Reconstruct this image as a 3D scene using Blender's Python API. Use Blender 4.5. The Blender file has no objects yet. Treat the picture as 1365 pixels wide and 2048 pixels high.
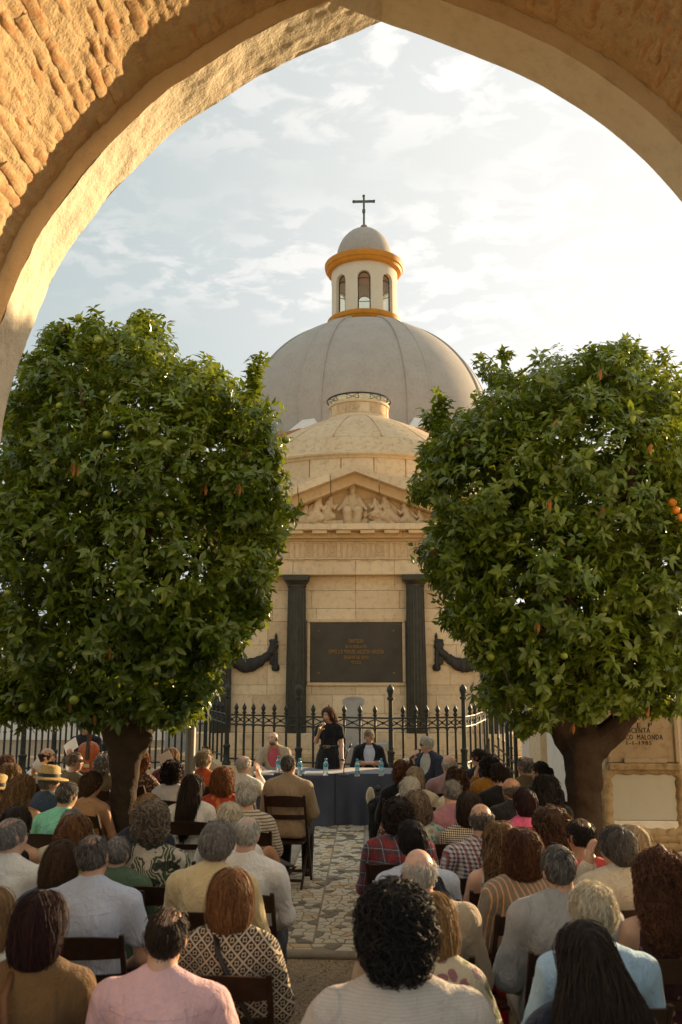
import bpy, math, random
import numpy as np
from mathutils import Matrix, Vector
random.seed(7); np.random.seed(7)
C = bpy.context.scene.collection
SC = bpy.context.scene
PI = math.pi

# ---------------------------------------------------------------- camera, sky, sun, exposure
CAM = np.array([0.0, 0.0, 2.10]); FPX = 1750.0
PITCH = math.radians(10.2); YAW = math.radians(1.93)
FW = np.array([-math.sin(YAW)*math.cos(PITCH), math.cos(YAW)*math.cos(PITCH), math.sin(PITCH)])
RT = np.array([math.cos(YAW), math.sin(YAW), 0.0]); UP = np.cross(RT, FW)
cd = bpy.data.cameras.new('camera'); cam = bpy.data.objects.new('camera', cd); C.objects.link(cam)
cd.sensor_fit = 'VERTICAL'; cd.sensor_height = 36; cd.sensor_width = 24; cd.lens = FPX/2048*36
cd.clip_start = 0.05; cd.clip_end = 2000
cam.matrix_world = Matrix(((RT[0], UP[0], -FW[0], CAM[0]), (RT[1], UP[1], -FW[1], CAM[1]), (RT[2], UP[2], -FW[2], CAM[2]), (0, 0, 0, 1)))
cd.dof.use_dof = True; cd.dof.focus_distance = 12.0; cd.dof.aperture_fstop = 4.0
SC.camera = cam
SUN_AZ = math.radians(47); SUN_EL = math.radians(13)
SUND = np.array([math.sin(SUN_AZ)*math.cos(SUN_EL), math.cos(SUN_AZ)*math.cos(SUN_EL), math.sin(SUN_EL)])
w = bpy.data.worlds.new('World'); SC.world = w; w.use_nodes = True
nt = w.node_tree; nt.nodes.clear()
def wn(t, **k):
    n = nt.nodes.new(t)
    for a, b in k.items(): setattr(n, a, b)
    return n
sky = wn('ShaderNodeTexSky', sky_type='NISHITA', sun_disc=False, sun_elevation=SUN_EL, sun_rotation=SUN_AZ, air_density=1.0, dust_density=2.0, ozone_density=1.0)
tc = wn('ShaderNodeTexCoord'); sx = wn('ShaderNodeSeparateXYZ'); nt.links.new(tc.outputs['Generated'], sx.inputs[0])
def wmath(op, a, b=None, clamp=False):
    m = wn('ShaderNodeMath', operation=op, use_clamp=clamp)
    for i, v in enumerate((a, b)):
        if v is None: continue
        if isinstance(v, (int, float)): m.inputs[i].default_value = v
        else: nt.links.new(v, m.inputs[i])
    return m.outputs[0]
zc = wmath('ADD', wmath('MAXIMUM', sx.outputs[2], 0.0), 0.13)
cb = wn('ShaderNodeCombineXYZ')
nt.links.new(wmath('DIVIDE', sx.outputs[0], zc), cb.inputs[0]); nt.links.new(wmath('DIVIDE', sx.outputs[1], zc), cb.inputs[1])
def wnoise(scale, detail, rough, loc, sc=(1, 1, 1), dist=0.0):
    mp = wn('ShaderNodeMapping'); mp.inputs['Location'].default_value = loc; mp.inputs['Scale'].default_value = sc
    mp.inputs['Rotation'].default_value = (0, 0, .35)
    nt.links.new(cb.outputs[0], mp.inputs[0])
    n = wn('ShaderNodeTexNoise'); n.inputs['Scale'].default_value = scale; n.inputs['Detail'].default_value = detail
    n.inputs['Roughness'].default_value = rough; n.inputs['Distortion'].default_value = dist
    nt.links.new(mp.outputs[0], n.inputs['Vector']); return n.outputs[0]
def wramp(v, a, b, c=0.0, d=1.0):
    r = wn('ShaderNodeMapRange', interpolation_type='SMOOTHSTEP'); nt.links.new(v, r.inputs[0])
    r.inputs[1].default_value = a; r.inputs[2].default_value = b; r.inputs[3].default_value = c; r.inputs[4].default_value = d
    return r.outputs[0]
big = wnoise(.75, 3, .5, (2.3, 1.1, 0), (1, 1.3, 1))
small = wnoise(10.5, 10, .58, (0.4, .2, 0), (1, 1.35, 1), .35)
puff = wmath('MULTIPLY', wramp(small, .45, .60), wmath('MAXIMUM', wmath('MULTIPLY', wramp(big, .45, .60), .7), wmath('MULTIPLY', wramp(sx.outputs[2], .50, .60), wramp(big, .25, .50))))
veil = wramp(wnoise(1.3, 6, .55, (5.1, 3, 0), (.6, 1.8, 1)), .30, .70, .90, .98)
vd = wn('ShaderNodeVectorMath', operation='DOT_PRODUCT'); nt.links.new(tc.outputs['Generated'], vd.inputs[0]); vd.inputs[1].default_value = tuple(SUND)
glow = wramp(vd.outputs['Value'], .38, 1.0)
def wmix(f, a, b):
    m = wn('ShaderNodeMix', data_type='RGBA')
    nt.links.new(f, m.inputs[0])
    for i, v in ((6, a), (7, b)):
        if isinstance(v, tuple): m.inputs[i].default_value = (*v, 1)
        else: nt.links.new(v, m.inputs[i])
    return m.outputs[2]
vcol = wmix(glow, (2.42, 2.70, 2.70), (4.6, 4.45, 4.22))
pcol = wmix(glow, (4.0, 3.92, 3.78), (5.1, 4.95, 4.7))
skc = wmix(veil, sky.outputs[0], vcol)
skc = wmix(puff, skc, pcol)
bg = wn('ShaderNodeBackground'); bg.inputs['Strength'].default_value = 0.12
nt.links.new(skc, bg.inputs['Color'])
wo = wn('ShaderNodeOutputWorld'); nt.links.new(bg.outputs[0], wo.inputs['Surface'])
ld = bpy.data.lights.new('sun', 'SUN'); ld.energy = 5.0; ld.angle = math.radians(.6); ld.color = (1.0, .72, .40)
sun = bpy.data.objects.new('sun', ld); C.objects.link(sun)
sun.rotation_euler = Vector(SUND).to_track_quat('Z', 'Y').to_euler(); sun.location = (20, 20, 30)
vs = SC.view_settings; vs.view_transform = 'Standard'; vs.look = 'None'; vs.gamma = 1; vs.use_curve_mapping = False; vs.exposure = 1.0
SC.cycles.max_bounces = 10; SC.cycles.transparent_max_bounces = 12; SC.cycles.diffuse_bounces = 5

# ---------------------------------------------------------------- helpers
def ray(px, py):
    return FW + RT*((px-682.5)/FPX) + UP*((1024-py)/FPX)
def W(px, py, y):            # the point at distance y seen at a pixel of the photograph
    r = ray(px, py); return CAM + r*(y/r[1])
def G(px, py, z=0.0):        # the point at height z seen there
    r = ray(px, py); return CAM + r*((z-CAM[2])/r[2])

MATS = {}
class NT:
    def __init__(s, name):
        s.m = bpy.data.materials.new(name); s.m.use_nodes = True; s.t = s.m.node_tree; s.t.nodes.clear()
        s.out = s.n('ShaderNodeOutputMaterial'); s.b = s.n('ShaderNodeBsdfPrincipled'); s.l(s.b.outputs[0], s.out.inputs[0])
        s.tc = s.n('ShaderNodeTexCoord'); s.P = s.tc.outputs['Object']
    def n(s, t, **k):
        x = s.t.nodes.new(t)
        for a, b in k.items(): setattr(x, a, b)
        return x
    def l(s, a, b): s.t.links.new(a, b)
    def put(s, sock, v):
        if isinstance(v, (int, float)): sock.default_value = v
        elif isinstance(v, tuple): sock.default_value = (*v, 1) if len(v) == 3 and len(sock.default_value) == 4 else v
        else: s.l(v, sock)
    def math(s, op, a, b=None, c=None):
        m = s.n('ShaderNodeMath', operation=op)
        for i, v in enumerate((a, b, c)):
            if v is not None: s.put(m.inputs[i], v)
        return m.outputs[0]
    def map(s, sc=(1, 1, 1), rot=(0, 0, 0), loc=(0, 0, 0), src=None):
        m = s.n('ShaderNodeMapping'); m.inputs['Scale'].default_value = sc; m.inputs['Rotation'].default_value = rot; m.inputs['Location'].default_value = loc
        s.l(src or s.P, m.inputs[0]); return m.outputs[0]
    def noise(s, scale, detail=4, rough=.55, src=None, dist=0.0, col=False):
        x = s.n('ShaderNodeTexNoise'); x.inputs['Scale'].default_value = scale; x.inputs['Detail'].default_value = detail
        x.inputs['Roughness'].default_value = rough; x.inputs['Distortion'].default_value = dist
        s.l(src or s.P, x.inputs['Vector']); return x.outputs[1 if col else 0]
    def vor(s, scale, src=None, feat='F1', out='Distance', rnd=1.0):
        x = s.n('ShaderNodeTexVoronoi', feature=feat); x.inputs['Scale'].default_value = scale; x.inputs['Randomness'].default_value = rnd
        s.l(src or s.P, x.inputs['Vector']); return x.outputs[out]
    def rng(s, v, a, b, c=0.0, d=1.0):
        r = s.n('ShaderNodeMapRange'); s.l(v, r.inputs[0])
        for i, q in enumerate((a, b, c, d)): r.inputs[i+1].default_value = q
        return r.outputs[0]
    def mix(s, f, a, b, mode='MIX'):
        m = s.n('ShaderNodeMix', data_type='RGBA', blend_type=mode); s.put(m.inputs[0], f); s.put(m.inputs[6], a); s.put(m.inputs[7], b)
        return m.outputs[2]
    def sep(s, v=None):
        x = s.n('ShaderNodeSeparateXYZ'); s.l(v or s.P, x.inputs[0]); return x.outputs
    def bump(s, h, st=.3, d=.01):
        b = s.n('ShaderNodeBump'); b.inputs['Strength'].default_value = st; b.inputs['Distance'].default_value = d
        s.l(h, b.inputs['Height']); s.l(b.outputs[0], s.b.inputs['Normal'])
    def attr(s, name='rnd'):
        a = s.n('ShaderNodeAttribute', attribute_name=name); return a.outputs['Fac']
    def orand(s):
        return s.n('ShaderNodeObjectInfo').outputs['Random']
    def fin(s, col, rough=.8, spec=.3, metal=0.0):
        s.put(s.b.inputs['Base Color'], col); s.put(s.b.inputs['Roughness'], rough)
        s.b.inputs['Specular IOR Level'].default_value = spec; s.b.inputs['Metallic'].default_value = metal
        return s.m
    def translucent(s, col, f):
        t = s.n('ShaderNodeBsdfTranslucent'); s.put(t.inputs[0], col); m = s.n('ShaderNodeMixShader'); s.put(m.inputs[0], f)
        s.l(s.b.outputs[0], m.inputs[1]); s.l(t.outputs[0], m.inputs[2]); s.l(m.outputs[0], s.out.inputs[0])
def mat(key, fn):
    if key not in MATS: MATS[key] = fn()
    return MATS[key]
def simple(name, col, rough=.7, spec=.3, metal=0.0, var=.15, scale=6.0, bump=.0, bscale=60.0):
    def f():
        t = NT(name); n = t.noise(scale, 5)
        c = t.mix(t.rng(n, .3, .7), tuple(x*(1-var) for x in col), tuple(min(1, x*(1+var)) for x in col))
        if bump: t.bump(t.noise(bscale, 4), bump, .004)
        return t.fin(c, rough, spec, metal)
    return mat(name, f)

def vnoise(P, seed=0):
    """value noise in numpy, -1..1"""
    P = np.asarray(P, float); i = np.floor(P).astype(np.int64); f = P-i; u = f*f*(3-2*f); r = 0
    for dx in (0, 1):
        for dy in (0, 1):
            for dz in (0, 1):
                h = ((i[..., 0]+dx)*374761393+(i[..., 1]+dy)*668265263+(i[..., 2]+dz)*2147483647+seed*1274126177) & 0xffffffff
                h = ((h ^ (h >> 13))*1274126177) & 0xffffffff; h = (h ^ (h >> 16)) & 0xffff
                r = r+(h/32767.5-1)*(u[..., 0] if dx else 1-u[..., 0])*(u[..., 1] if dy else 1-u[..., 1])*(u[..., 2] if dz else 1-u[..., 2])
    return r
def fbm(P, o=4, seed=0):
    r = 0; a = 1; P = np.asarray(P, float)
    for k in range(o): r = r+a*vnoise(P*2**k, seed+k); a *= .5
    return r

class MB:
    def __init__(s): s.V = []; s.F = []; s.n = 0; s.A = []
    def add(s, v, f, a=None):
        v = np.asarray(v, float).reshape(-1, 3); s.V.append(v)
        s.F.append((np.asarray(f)+s.n) if isinstance(f, np.ndarray) else [tuple(i+s.n for i in q) for q in f])
        s.A.append(np.full(len(v), .5) if a is None else np.asarray(a)); s.n += len(v)
    def box(s, x0, x1, y0, y1, z0, z1, b=0.0, R=None, o=None):
        if x0 > x1: x0, x1 = x1, x0
        if b <= 0:
            v = np.array([(x, y, z) for z in (z0, z1) for y in (y0, y1) for x in (x0, x1)], float)
            f = [(0, 2, 3, 1), (4, 5, 7, 6), (0, 1, 5, 4), (2, 6, 7, 3), (0, 4, 6, 2), (1, 3, 7, 5)]
        else:
            v = []; idx = {}
            for sx_ in (0, 1):
                for sy_ in (0, 1):
                    for sz_ in (0, 1):
                        X = (x0, x1)[sx_]; Y = (y0, y1)[sy_]; Z = (z0, z1)[sz_]
                        ix = X+(b, -b)[sx_]; iy = Y+(b, -b)[sy_]; iz = Z+(b, -b)[sz_]
                        for k, p in enumerate(((X, iy, iz), (ix, Y, iz), (ix, iy, Z))): idx[sx_, sy_, sz_, k] = len(v); v.append(p)
            f = []
            for sgn in (0, 1):
                a = [(sgn, 0, 0), (sgn, 1, 0), (sgn, 1, 1), (sgn, 0, 1)]; q = [idx[(*c, 0)] for c in a]; f.append(q if sgn else q[::-1])
                a = [(0, sgn, 0), (0, sgn, 1), (1, sgn, 1), (1, sgn, 0)]; q = [idx[(*c, 1)] for c in a]; f.append(q if sgn else q[::-1])
                a = [(0, 0, sgn), (1, 0, sgn), (1, 1, sgn), (0, 1, sgn)]; q = [idx[(*c, 2)] for c in a]; f.append(q if sgn else q[::-1])
            for a in (0, 1):
                for c in (0, 1):
                    fl = (a+c) % 2
                    q = [idx[a, c, 0, 0], idx[a, c, 1, 0], idx[a, c, 1, 1], idx[a, c, 0, 1]]; f.append(q[::-1] if fl else q)
                    q = [idx[a, 0, c, 0], idx[a, 0, c, 2], idx[a, 1, c, 2], idx[a, 1, c, 0]]; f.append(q[::-1] if fl else q)
                    q = [idx[0, a, c, 1], idx[1, a, c, 1], idx[1, a, c, 2], idx[0, a, c, 2]]; f.append(q[::-1] if fl else q)
                    for d in (0, 1):
                        q = [idx[a, c, d, 0], idx[a, c, d, 1], idx[a, c, d, 2]]; f.append(q if (a+c+d) % 2 else q[::-1])
            v = np.array(v, float)
        if R is not None: v = (v-o)@np.asarray(R).T+o
        s.add(v, f); return s
    def loft(s, rings, cap=True, closed=True):
        n = len(rings[0]); v = np.concatenate(rings); f = []; m = len(rings)
        for i in range(m-1):
            for j in range(n if closed else n-1):
                k = (j+1) % n; f.append((i*n+j, i*n+k, (i+1)*n+k, (i+1)*n+j))
        if cap: f.append(tuple(range(n))[::-1]); f.append(tuple((m-1)*n+j for j in range(n)))
        s.add(v, f); return s
    def lathe(s, prof, c=(0, 0, 0), n=32, a0=0, a1=2*PI, cap=True, wob=None):
        full = abs(a1-a0-2*PI) < 1e-6
        A = a0+np.arange(n if full else n+1)*(a1-a0)/n
        rings = [np.stack([c[0]+r*np.cos(A), c[1]+r*np.sin(A), np.full_like(A, c[2]+z)], 1) for r, z in prof]
        return s.loft(rings, cap, full)
    def tube(s, pts, rad, n=8, cap=True, flat=None):
        pts = np.asarray(pts, float); m = len(pts)
        if np.isscalar(rad): rad = [rad]*m
        T = np.gradient(pts, axis=0); T /= np.linalg.norm(T, axis=1)[:, None]+1e-12
        ref = np.array([0, 0, 1.]) if abs(T[0][2]) < .9 else np.array([1., 0, 0])
        rings = []
        A = np.arange(n)*2*PI/n
        for i in range(m):
            u = np.cross(ref, T[i]); u /= np.linalg.norm(u); v_ = np.cross(T[i], u)
            fl = flat or 1.0
            rings.append(pts[i]+rad[i]*(np.cos(A)[:, None]*u+fl*np.sin(A)[:, None]*v_)); ref = v_ if True else ref
            ref = np.cross(T[i], u)
        return s.loft(rings, cap)
    def prism(s, poly, y0, y1, b=0.0):
        """polygon in x,z extruded along y (counter-clockwise seen from -y)"""
        n = len(poly); p = np.array(poly, float)
        v = np.concatenate([np.stack([p[:, 0], np.full(n, y), p[:, 1]], 1) for y in (y0, y1)])
        f = [tuple(range(n)), tuple(range(2*n-1, n-1, -1))]+[(j, n+j, n+(j+1) % n, (j+1) % n) for j in range(n)]
        s.add(v, f); return s
    def mesh(s, name, smooth=False):
        m = bpy.data.meshes.new(name); V = np.concatenate(s.V) if s.V else np.zeros((0, 3))
        fl = []
        for f in s.F: fl += f.tolist() if isinstance(f, np.ndarray) else f
        m.from_pydata(V.tolist(), [], fl)
        if any(np.any(a != .5) for a in s.A):
            at = m.attributes.new('rnd', 'FLOAT', 'POINT'); at.data.foreach_set('value', np.concatenate(s.A).astype(np.float32))
        if smooth: m.polygons.foreach_set('use_smooth', [True]*len(m.polygons))
        m.update(); return m
    def build(s, name, material, parent=None, smooth=False, kind=None, angle=None):
        m = s.mesh(name, smooth); m.materials.append(material)
        o = link(name, m, parent, kind)
        if angle is not None: m.set_sharp_from_angle(angle=math.radians(angle))
        return o
def link(name, mesh, parent=None, kind=None, local=False):
    o = bpy.data.objects.new(name, mesh); C.objects.link(o)
    if parent is not None:
        o.parent = parent
        if not local:
            p = parent; off = Vector((0, 0, 0))
            while p is not None: off += p.location; p = p.parent
            o.location = -off
    if kind: o['kind'] = kind
    return o
def tag(o, label, cat=None, group=None):
    o['label'] = label
    if cat: o['category'] = cat
    if group: o['group'] = group
    return o
def thing(name, label, cat, loc=(0, 0, 0), rz=0, group=None):
    o = bpy.data.objects.new(name, None); C.objects.link(o); o.location = tuple(loc); o.rotation_euler = (0, 0, rz); o.empty_display_size = .1
    return tag(o, label, cat, group)
def copy_tree(o, parent=None):
    c = o.copy(); C.objects.link(c)
    if parent is not None: c.parent = parent
    for ch in list(o.children): copy_tree(ch, c)
    return c
def rotm(ax, a):
    return np.array(Matrix.Rotation(a, 3, ax))
def text_mesh(s, size, depth, mat_, bold=.0):
    cu = bpy.data.curves.new('t', 'FONT'); cu.body = s; cu.size = size; cu.extrude = depth; cu.align_x = 'CENTER'; cu.align_y = 'CENTER'; cu.offset = bold
    cu.resolution_u = 2; cu.space_character = 1.15
    o = bpy.data.objects.new('t', cu); C.objects.link(o); dg = bpy.context.evaluated_depsgraph_get()
    m = bpy.data.meshes.new_from_object(o.evaluated_get(dg)); bpy.data.objects.remove(o); bpy.data.curves.remove(cu)
    m.materials.clear(); m.materials.append(mat_); return m

# ---- smooth implicit shapes turned into one continuous mesh
def cone(a, b, r1, r2, k=.03): return ['c', np.array(a, float), np.array(b, float), r1, r2, k]
def ell(c, r, k=.03, R=None): return ['e', np.array(c, float), np.array(r, float), R, k]
def cut(p): return ['-']+p
def prim_d(p, P):
    if p[0] == '-': p = p[1:]
    if p[0] == 'c':
        a, b = p[1], p[2]; ba = b-a; t = np.clip((P-a)@ba/max(1e-9, ba@ba), 0, 1)
        q = P-a-t[..., None]*ba; return np.sqrt((q*q).sum(-1))-(p[3]+(p[4]-p[3])*t)
    q = P-p[1]
    if p[3] is not None: q = q@p[3]
    r = p[2]; u = q/r; k0 = np.sqrt((u*u).sum(-1)); u = u/r; k1 = np.sqrt((u*u).sum(-1))+1e-9
    return k0*(k0-1)/k1
def prim_box(p):
    if p[0] == '-': p = p[1:]
    if p[0] == 'c':
        r = max(p[3], p[4]); return np.minimum(p[1], p[2])-r, np.maximum(p[1], p[2])+r
    r = np.max(p[2]) if p[3] is not None else p[2]
    return p[1]-r, p[1]+r
def merge(f, d, p):
    k = p[-1]
    if p[0] == '-':
        h = np.clip(.5-.5*(f+d)/k, 0, 1); return f*(1-h)-d*h+k*h*(1-h)
    h = np.clip(.5+.5*(d-f)/k, 0, 1); return d*(1-h)+f*h-k*h*(1-h)
def xform(prims, R, piv, off=(0, 0, 0)):
    out = []; off = np.array(off, float)
    for p in prims:
        neg = p[0] == '-'; q = list(p[1:] if neg else p)
        if q[0] == 'c': q[1] = R@(q[1]-piv)+piv+off; q[2] = R@(q[2]-piv)+piv+off
        else: q[1] = R@(q[1]-piv)+piv+off; q[3] = R if q[3] is None else R@q[3]
        out.append(['-']+q if neg else q)
    return out
def field(prims):
    def f(P):
        r = np.full(P.shape[:-1], 1.0)
        for p in prims: r = merge(r, prim_d(p, P), p)
        return r
    return f
def mesh_prims(prims, h, post=None):
    bx = [prim_box(p) for p in prims if p[0] != '-']
    lo = np.min([b[0] for b in bx], 0)-3*h; hi = np.max([b[1] for b in bx], 0)+3*h
    n = np.ceil((hi-lo)/h).astype(int)+1; ax = [lo[i]+h*np.arange(n[i]) for i in range(3)]
    f = np.full(n, 1.0)
    for p in prims:
        a, b = prim_box(p); m = p[-1]+2.5*h
        i0 = np.clip(np.floor((a-m-lo)/h).astype(int), 0, n); i1 = np.clip(np.ceil((b+m-lo)/h).astype(int)+1, 0, n)
        if np.any(i1 <= i0): continue
        P = np.stack(np.meshgrid(*[ax[i][i0[i]:i1[i]] for i in range(3)], indexing='ij'), -1)
        sl = tuple(slice(i0[i], i1[i]) for i in range(3))
        f[sl] = merge(f[sl], prim_d(p, P), p)
    if post is not None:
        P = np.stack(np.meshgrid(*ax, indexing='ij'), -1); f = post(f, P)
    return nets(f, lo, h)
def nets(f, lo, h):
    ins = f < 0
    c = np.zeros(np.array(f.shape)-1, np.int8)
    for dx in (0, 1):
        for dy in (0, 1):
            for dz in (0, 1):
                c += ins[dx:f.shape[0]-1+dx, dy:f.shape[1]-1+dy, dz:f.shape[2]-1+dz]
    act = np.argwhere((c > 0) & (c < 8)); idx = np.full(c.shape, -1); idx[tuple(act.T)] = np.arange(len(act))
    S = np.zeros((len(act), 3)); N = np.zeros(len(act))
    E = [((0, 0, 0), a) for a in range(3)]
    for a in range(3):
        o1, o2 = [i for i in range(3) if i != a]
        for u in (0, 1):
            for v in (0, 1):
                p = np.zeros(3, int); p[o1] = u; p[o2] = v; q = p.copy(); q[a] = 1
                A = f[tuple((act+p).T)]; B = f[tuple((act+q).T)]; m = (A < 0) != (B < 0)
                t = np.where(m, A/np.where(m, A-B, 1), 0)
                pos = p[None, :]+t[:, None]*(q-p)[None, :]
                S += pos*m[:, None]; N += m
    V = lo+h*(act+S/np.maximum(N, 1)[:, None])
    Fs = []
    for a in range(3):
        o1, o2 = (a+1) % 3, (a+2) % 3
        s0 = [slice(None)]*3; s1 = [slice(None)]*3; s0[a] = slice(0, -1); s1[a] = slice(1, None)
        A = ins[tuple(s0)]; B = ins[tuple(s1)]; e = np.argwhere(A != B)
        e = e[(e[:, o1] > 0) & (e[:, o2] > 0) & (e[:, o1] < f.shape[o1]-1) & (e[:, o2] < f.shape[o2]-1)]
        d1 = np.zeros(3, int); d1[o1] = 1; d2 = np.zeros(3, int); d2[o2] = 1
        q = np.stack([idx[tuple((e-d1-d2).T)], idx[tuple((e-d2).T)], idx[tuple(e.T)], idx[tuple((e-d1).T)]], 1)
        fl = B[tuple(e.T)]; q[fl] = q[fl][:, ::-1]; Fs.append(q)
    return V, np.concatenate(Fs)
def vnorm(V, F):
    n = np.cross(V[F[:, 1]]-V[F[:, 0]], V[F[:, 2]]-V[F[:, 0]]); r = np.zeros_like(V)
    for k in range(F.shape[1]): np.add.at(r, F[:, k], n)
    return r/(np.linalg.norm(r, axis=1)[:, None]+1e-12)
def blob(name, prims, h, material, parent=None, post=None, rough=0, rs=8, seed=0, local=False, extra=None):
    V, F = mesh_prims(prims, h, post)
    if rough: V = V+vnorm(V, F)*(fbm(V*rs, 3, seed)*rough)[:, None]
    mb = MB(); mb.add(V, F)
    if extra: extra(mb)
    m = mb.mesh(name, True); m.materials.append(material)
    return link(name, m, parent, local=local)
# ---------------------------------------------------------------- materials of the setting
def m_stone(name, c1, c2, dirt=(.12, .10, .075), amt=.35, bump=.35, rnd=.25):
    def f():
        t = NT(name); a = t.noise(1.6, 7, .6); b = t.noise(9, 6, .65); g = t.noise(55, 4, .6)
        c = t.mix(t.rng(a, .32, .68), c1, c2); r = t.orand()
        c = t.mix(rnd, c, t.mix(r, tuple(x*.72 for x in c1), tuple(min(.9, x*1.15) for x in c2)))
        c = t.mix(t.math('MULTIPLY', t.rng(b, .50, .72), amt), c, dirt)
        st = t.noise(2.2, 6, .7, t.map((5, 5, .8)))
        c = t.mix(t.math('MULTIPLY', t.rng(st, .55, .78), amt*.8), c, dirt)
        t.bump(t.math('ADD', t.math('MULTIPLY', b, 1.5), g), bump, .01); return t.fin(c, .88, .2)
    return mat(name, f)
STONE = m_stone('sandstone', (.69, .51, .30), (.77, .61, .39), amt=.34, rnd=.42)
STONEW = m_stone('weathered_sandstone', (.62, .44, .24), (.70, .53, .32), (.17, .135, .09), .55)
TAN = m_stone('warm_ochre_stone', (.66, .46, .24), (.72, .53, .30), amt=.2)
GREYST = m_stone('grey_marble', (.33, .32, .29), (.42, .40, .36), (.16, .15, .13), .5)
PLASTER = m_stone('rough_limewash', (.74, .62, .43), (.80, .71, .53), (.34, .25, .14), .40, .6, .05)
BOUNCEPL = m_stone('bounce_lightened_limewash', (.80, .67, .45), (.85, .75, .54), (.45, .33, .19), .3, .45, .05)  # same plaster as the left soffit, colour lightened to stand in for bounced light
OCHRE = m_stone('ochre_limewash', (.72, .56, .33), (.78, .63, .39), (.30, .20, .10), .3, .4, .05)
WHITEW = m_stone('white_limewash', (.78, .71, .60), (.84, .78, .68), (.40, .34, .26), .3, .4, .08)
MORTAR = m_stone('sandy_mortar', (.55, .38, .19), (.64, .47, .26), (.25, .14, .07), .5, 1.0, .1)
def m_brick():
    t = NT('old_brick'); a = t.noise(7, 7, .65); b = t.noise(38, 5, .6); r = t.orand()
    c = t.mix(t.rng(a, .3, .7), (.50, .24, .105), (.58, .36, .17)); c = t.mix(t.math('MULTIPLY', r, .45), c, (.56, .41, .22))
    c = t.mix(t.rng(t.noise(16, 6, .7), .47, .62), c, (.60, .44, .24))
    t.bump(t.math('ADD', a, t.math('MULTIPLY', b, .5)), 1.0, .012); return t.fin(c, .92, .15)
BRICK = mat('old_brick', m_brick)
def m_redbrick():
    t = NT('red_brick'); a = t.noise(4, 5, .6); r = t.orand()
    c = t.mix(t.rng(a, .3, .7), (.36, .155, .08), (.44, .23, .13)); c = t.mix(t.math('MULTIPLY', r, .5), c, (.50, .30, .19))
    t.bump(t.noise(30, 4), .5, .01); return t.fin(c, .9, .2)
REDBRICK = mat('red_brick', m_redbrick)
IRON = simple('green_black_iron', (.022, .026, .018), .5, .4, 0, .3, 14, .3, 90)
BRONZE = simple('dark_bronze', (.060, .050, .034), .55, .45, .3, .3, 7, .2, 40)
DKBRONZE = simple('blackened_bronze', (.030, .028, .022), .55, .4, .2, .3, 10, .3, 60)
GREENSTONE = simple('dark_green_marble', (.040, .036, .021), .42, .4, 0, .35, 9, .15, 60)
GOLD = simple('dull_gilding', (.30, .17, .045), .5, .5, .3)
ROOFG = m_stone('grey_render', (.42, .375, .315), (.475, .43, .365), (.22, .195, .16), .34, .15, .05)
YELLOW = simple('amber_paint', (.60, .25, .022), .6, .3, 0, .10, 3, .1)
CREAM = m_stone('cream_paint', (.72, .63, .46), (.76, .68, .52), (.5, .42, .3), .12, .1, .03)
GLASSD = simple('dusty_pane', (.32, .31, .24), .12, .6, 0, .1, 2)

# ---------------------------------------------------------------- ground, path
def m_gravel():
    t = NT('gravel_ground'); v = t.vor(62, out='Color'); d = t.vor(62); a = t.noise(.7, 5); b = t.noise(14, 5)
    c = t.mix(t.rng(t.n('ShaderNodeSeparateXYZ').outputs[0] if False else t.sep(v)[0], 0, 1), (.20, .145, .09), (.40, .31, .205))
    c = t.mix(t.rng(a, .35, .7, 0, .6), c, (.36, .27, .17)); c = t.mix(t.math('MULTIPLY', t.rng(b, .45, .8), .5), c, (.17, .125, .08))
    t.bump(t.math('SUBTRACT', 1.0, d), .7, .012); return t.fin(c, .95, .15)
mb = MB()
n = 40; xs = np.concatenate([[-600, -120], np.linspace(-30, 30, 31), [120, 600]]); ys = np.concatenate([[-600, -60], np.linspace(-8, 60, 35), [150, 600]])
X, Y = np.meshgrid(xs, ys, indexing='ij'); V = np.stack([X, Y, np.zeros_like(X)], -1).reshape(-1, 3)
F = [(i*len(ys)+j, (i+1)*len(ys)+j, (i+1)*len(ys)+j+1, i*len(ys)+j+1) for i in range(len(xs)-1) for j in range(len(ys)-1)]
mb.add(V, F); ground = mb.build('ground', mat('gravel', m_gravel), kind='structure')

PXL, PXR = -.83, -.10                       # edges of the crazy paving; its seam lies at SEAM
SEAM = -.455; PY0, PY1 = 7.18, 12.9
JOINT = simple('path_mortar', (.30, .245, .17), .95, .15, 0, .25, 20, .6, 120)
path = MB().box(PXL-.13, PXR+.13, PY0-.22, PY1, -.01, .030).build('path', JOINT, kind='structure')
def m_pav(name, c1, c2):
    def f():
        t = NT(name); r = t.orand(); a = t.noise(9, 6, .65); g = t.noise(60, 4)
        c = t.mix(r, c1, c2); c = t.mix(t.rng(a, .3, .75, 0, .55), c, tuple(x*.6 for x in c1)); t.bump(g, .25, .004)
        return t.fin(c, .6, .35)
    return mat(name, f)
PAVL = m_pav('cream_marble_piece', (.58, .50, .36), (.72, .64, .49)); PAVO = m_pav('honey_marble_piece', (.52, .36, .18), (.60, .46, .27)); PAVD = m_pav('grey_slate_piece', (.18, .15, .10), (.29, .25, .175))
def clip_poly(poly, nrm, c):
    out = []
    for i in range(len(poly)):
        a, b = poly[i], poly[(i+1) % len(poly)]; da, db = a@nrm-c, b@nrm-c
        if da <= 0: out.append(a)
        if (da < 0) != (db < 0) and abs(da-db) > 1e-9: out.append(a+(b-a)*(da/(da-db)))
    return out
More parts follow.
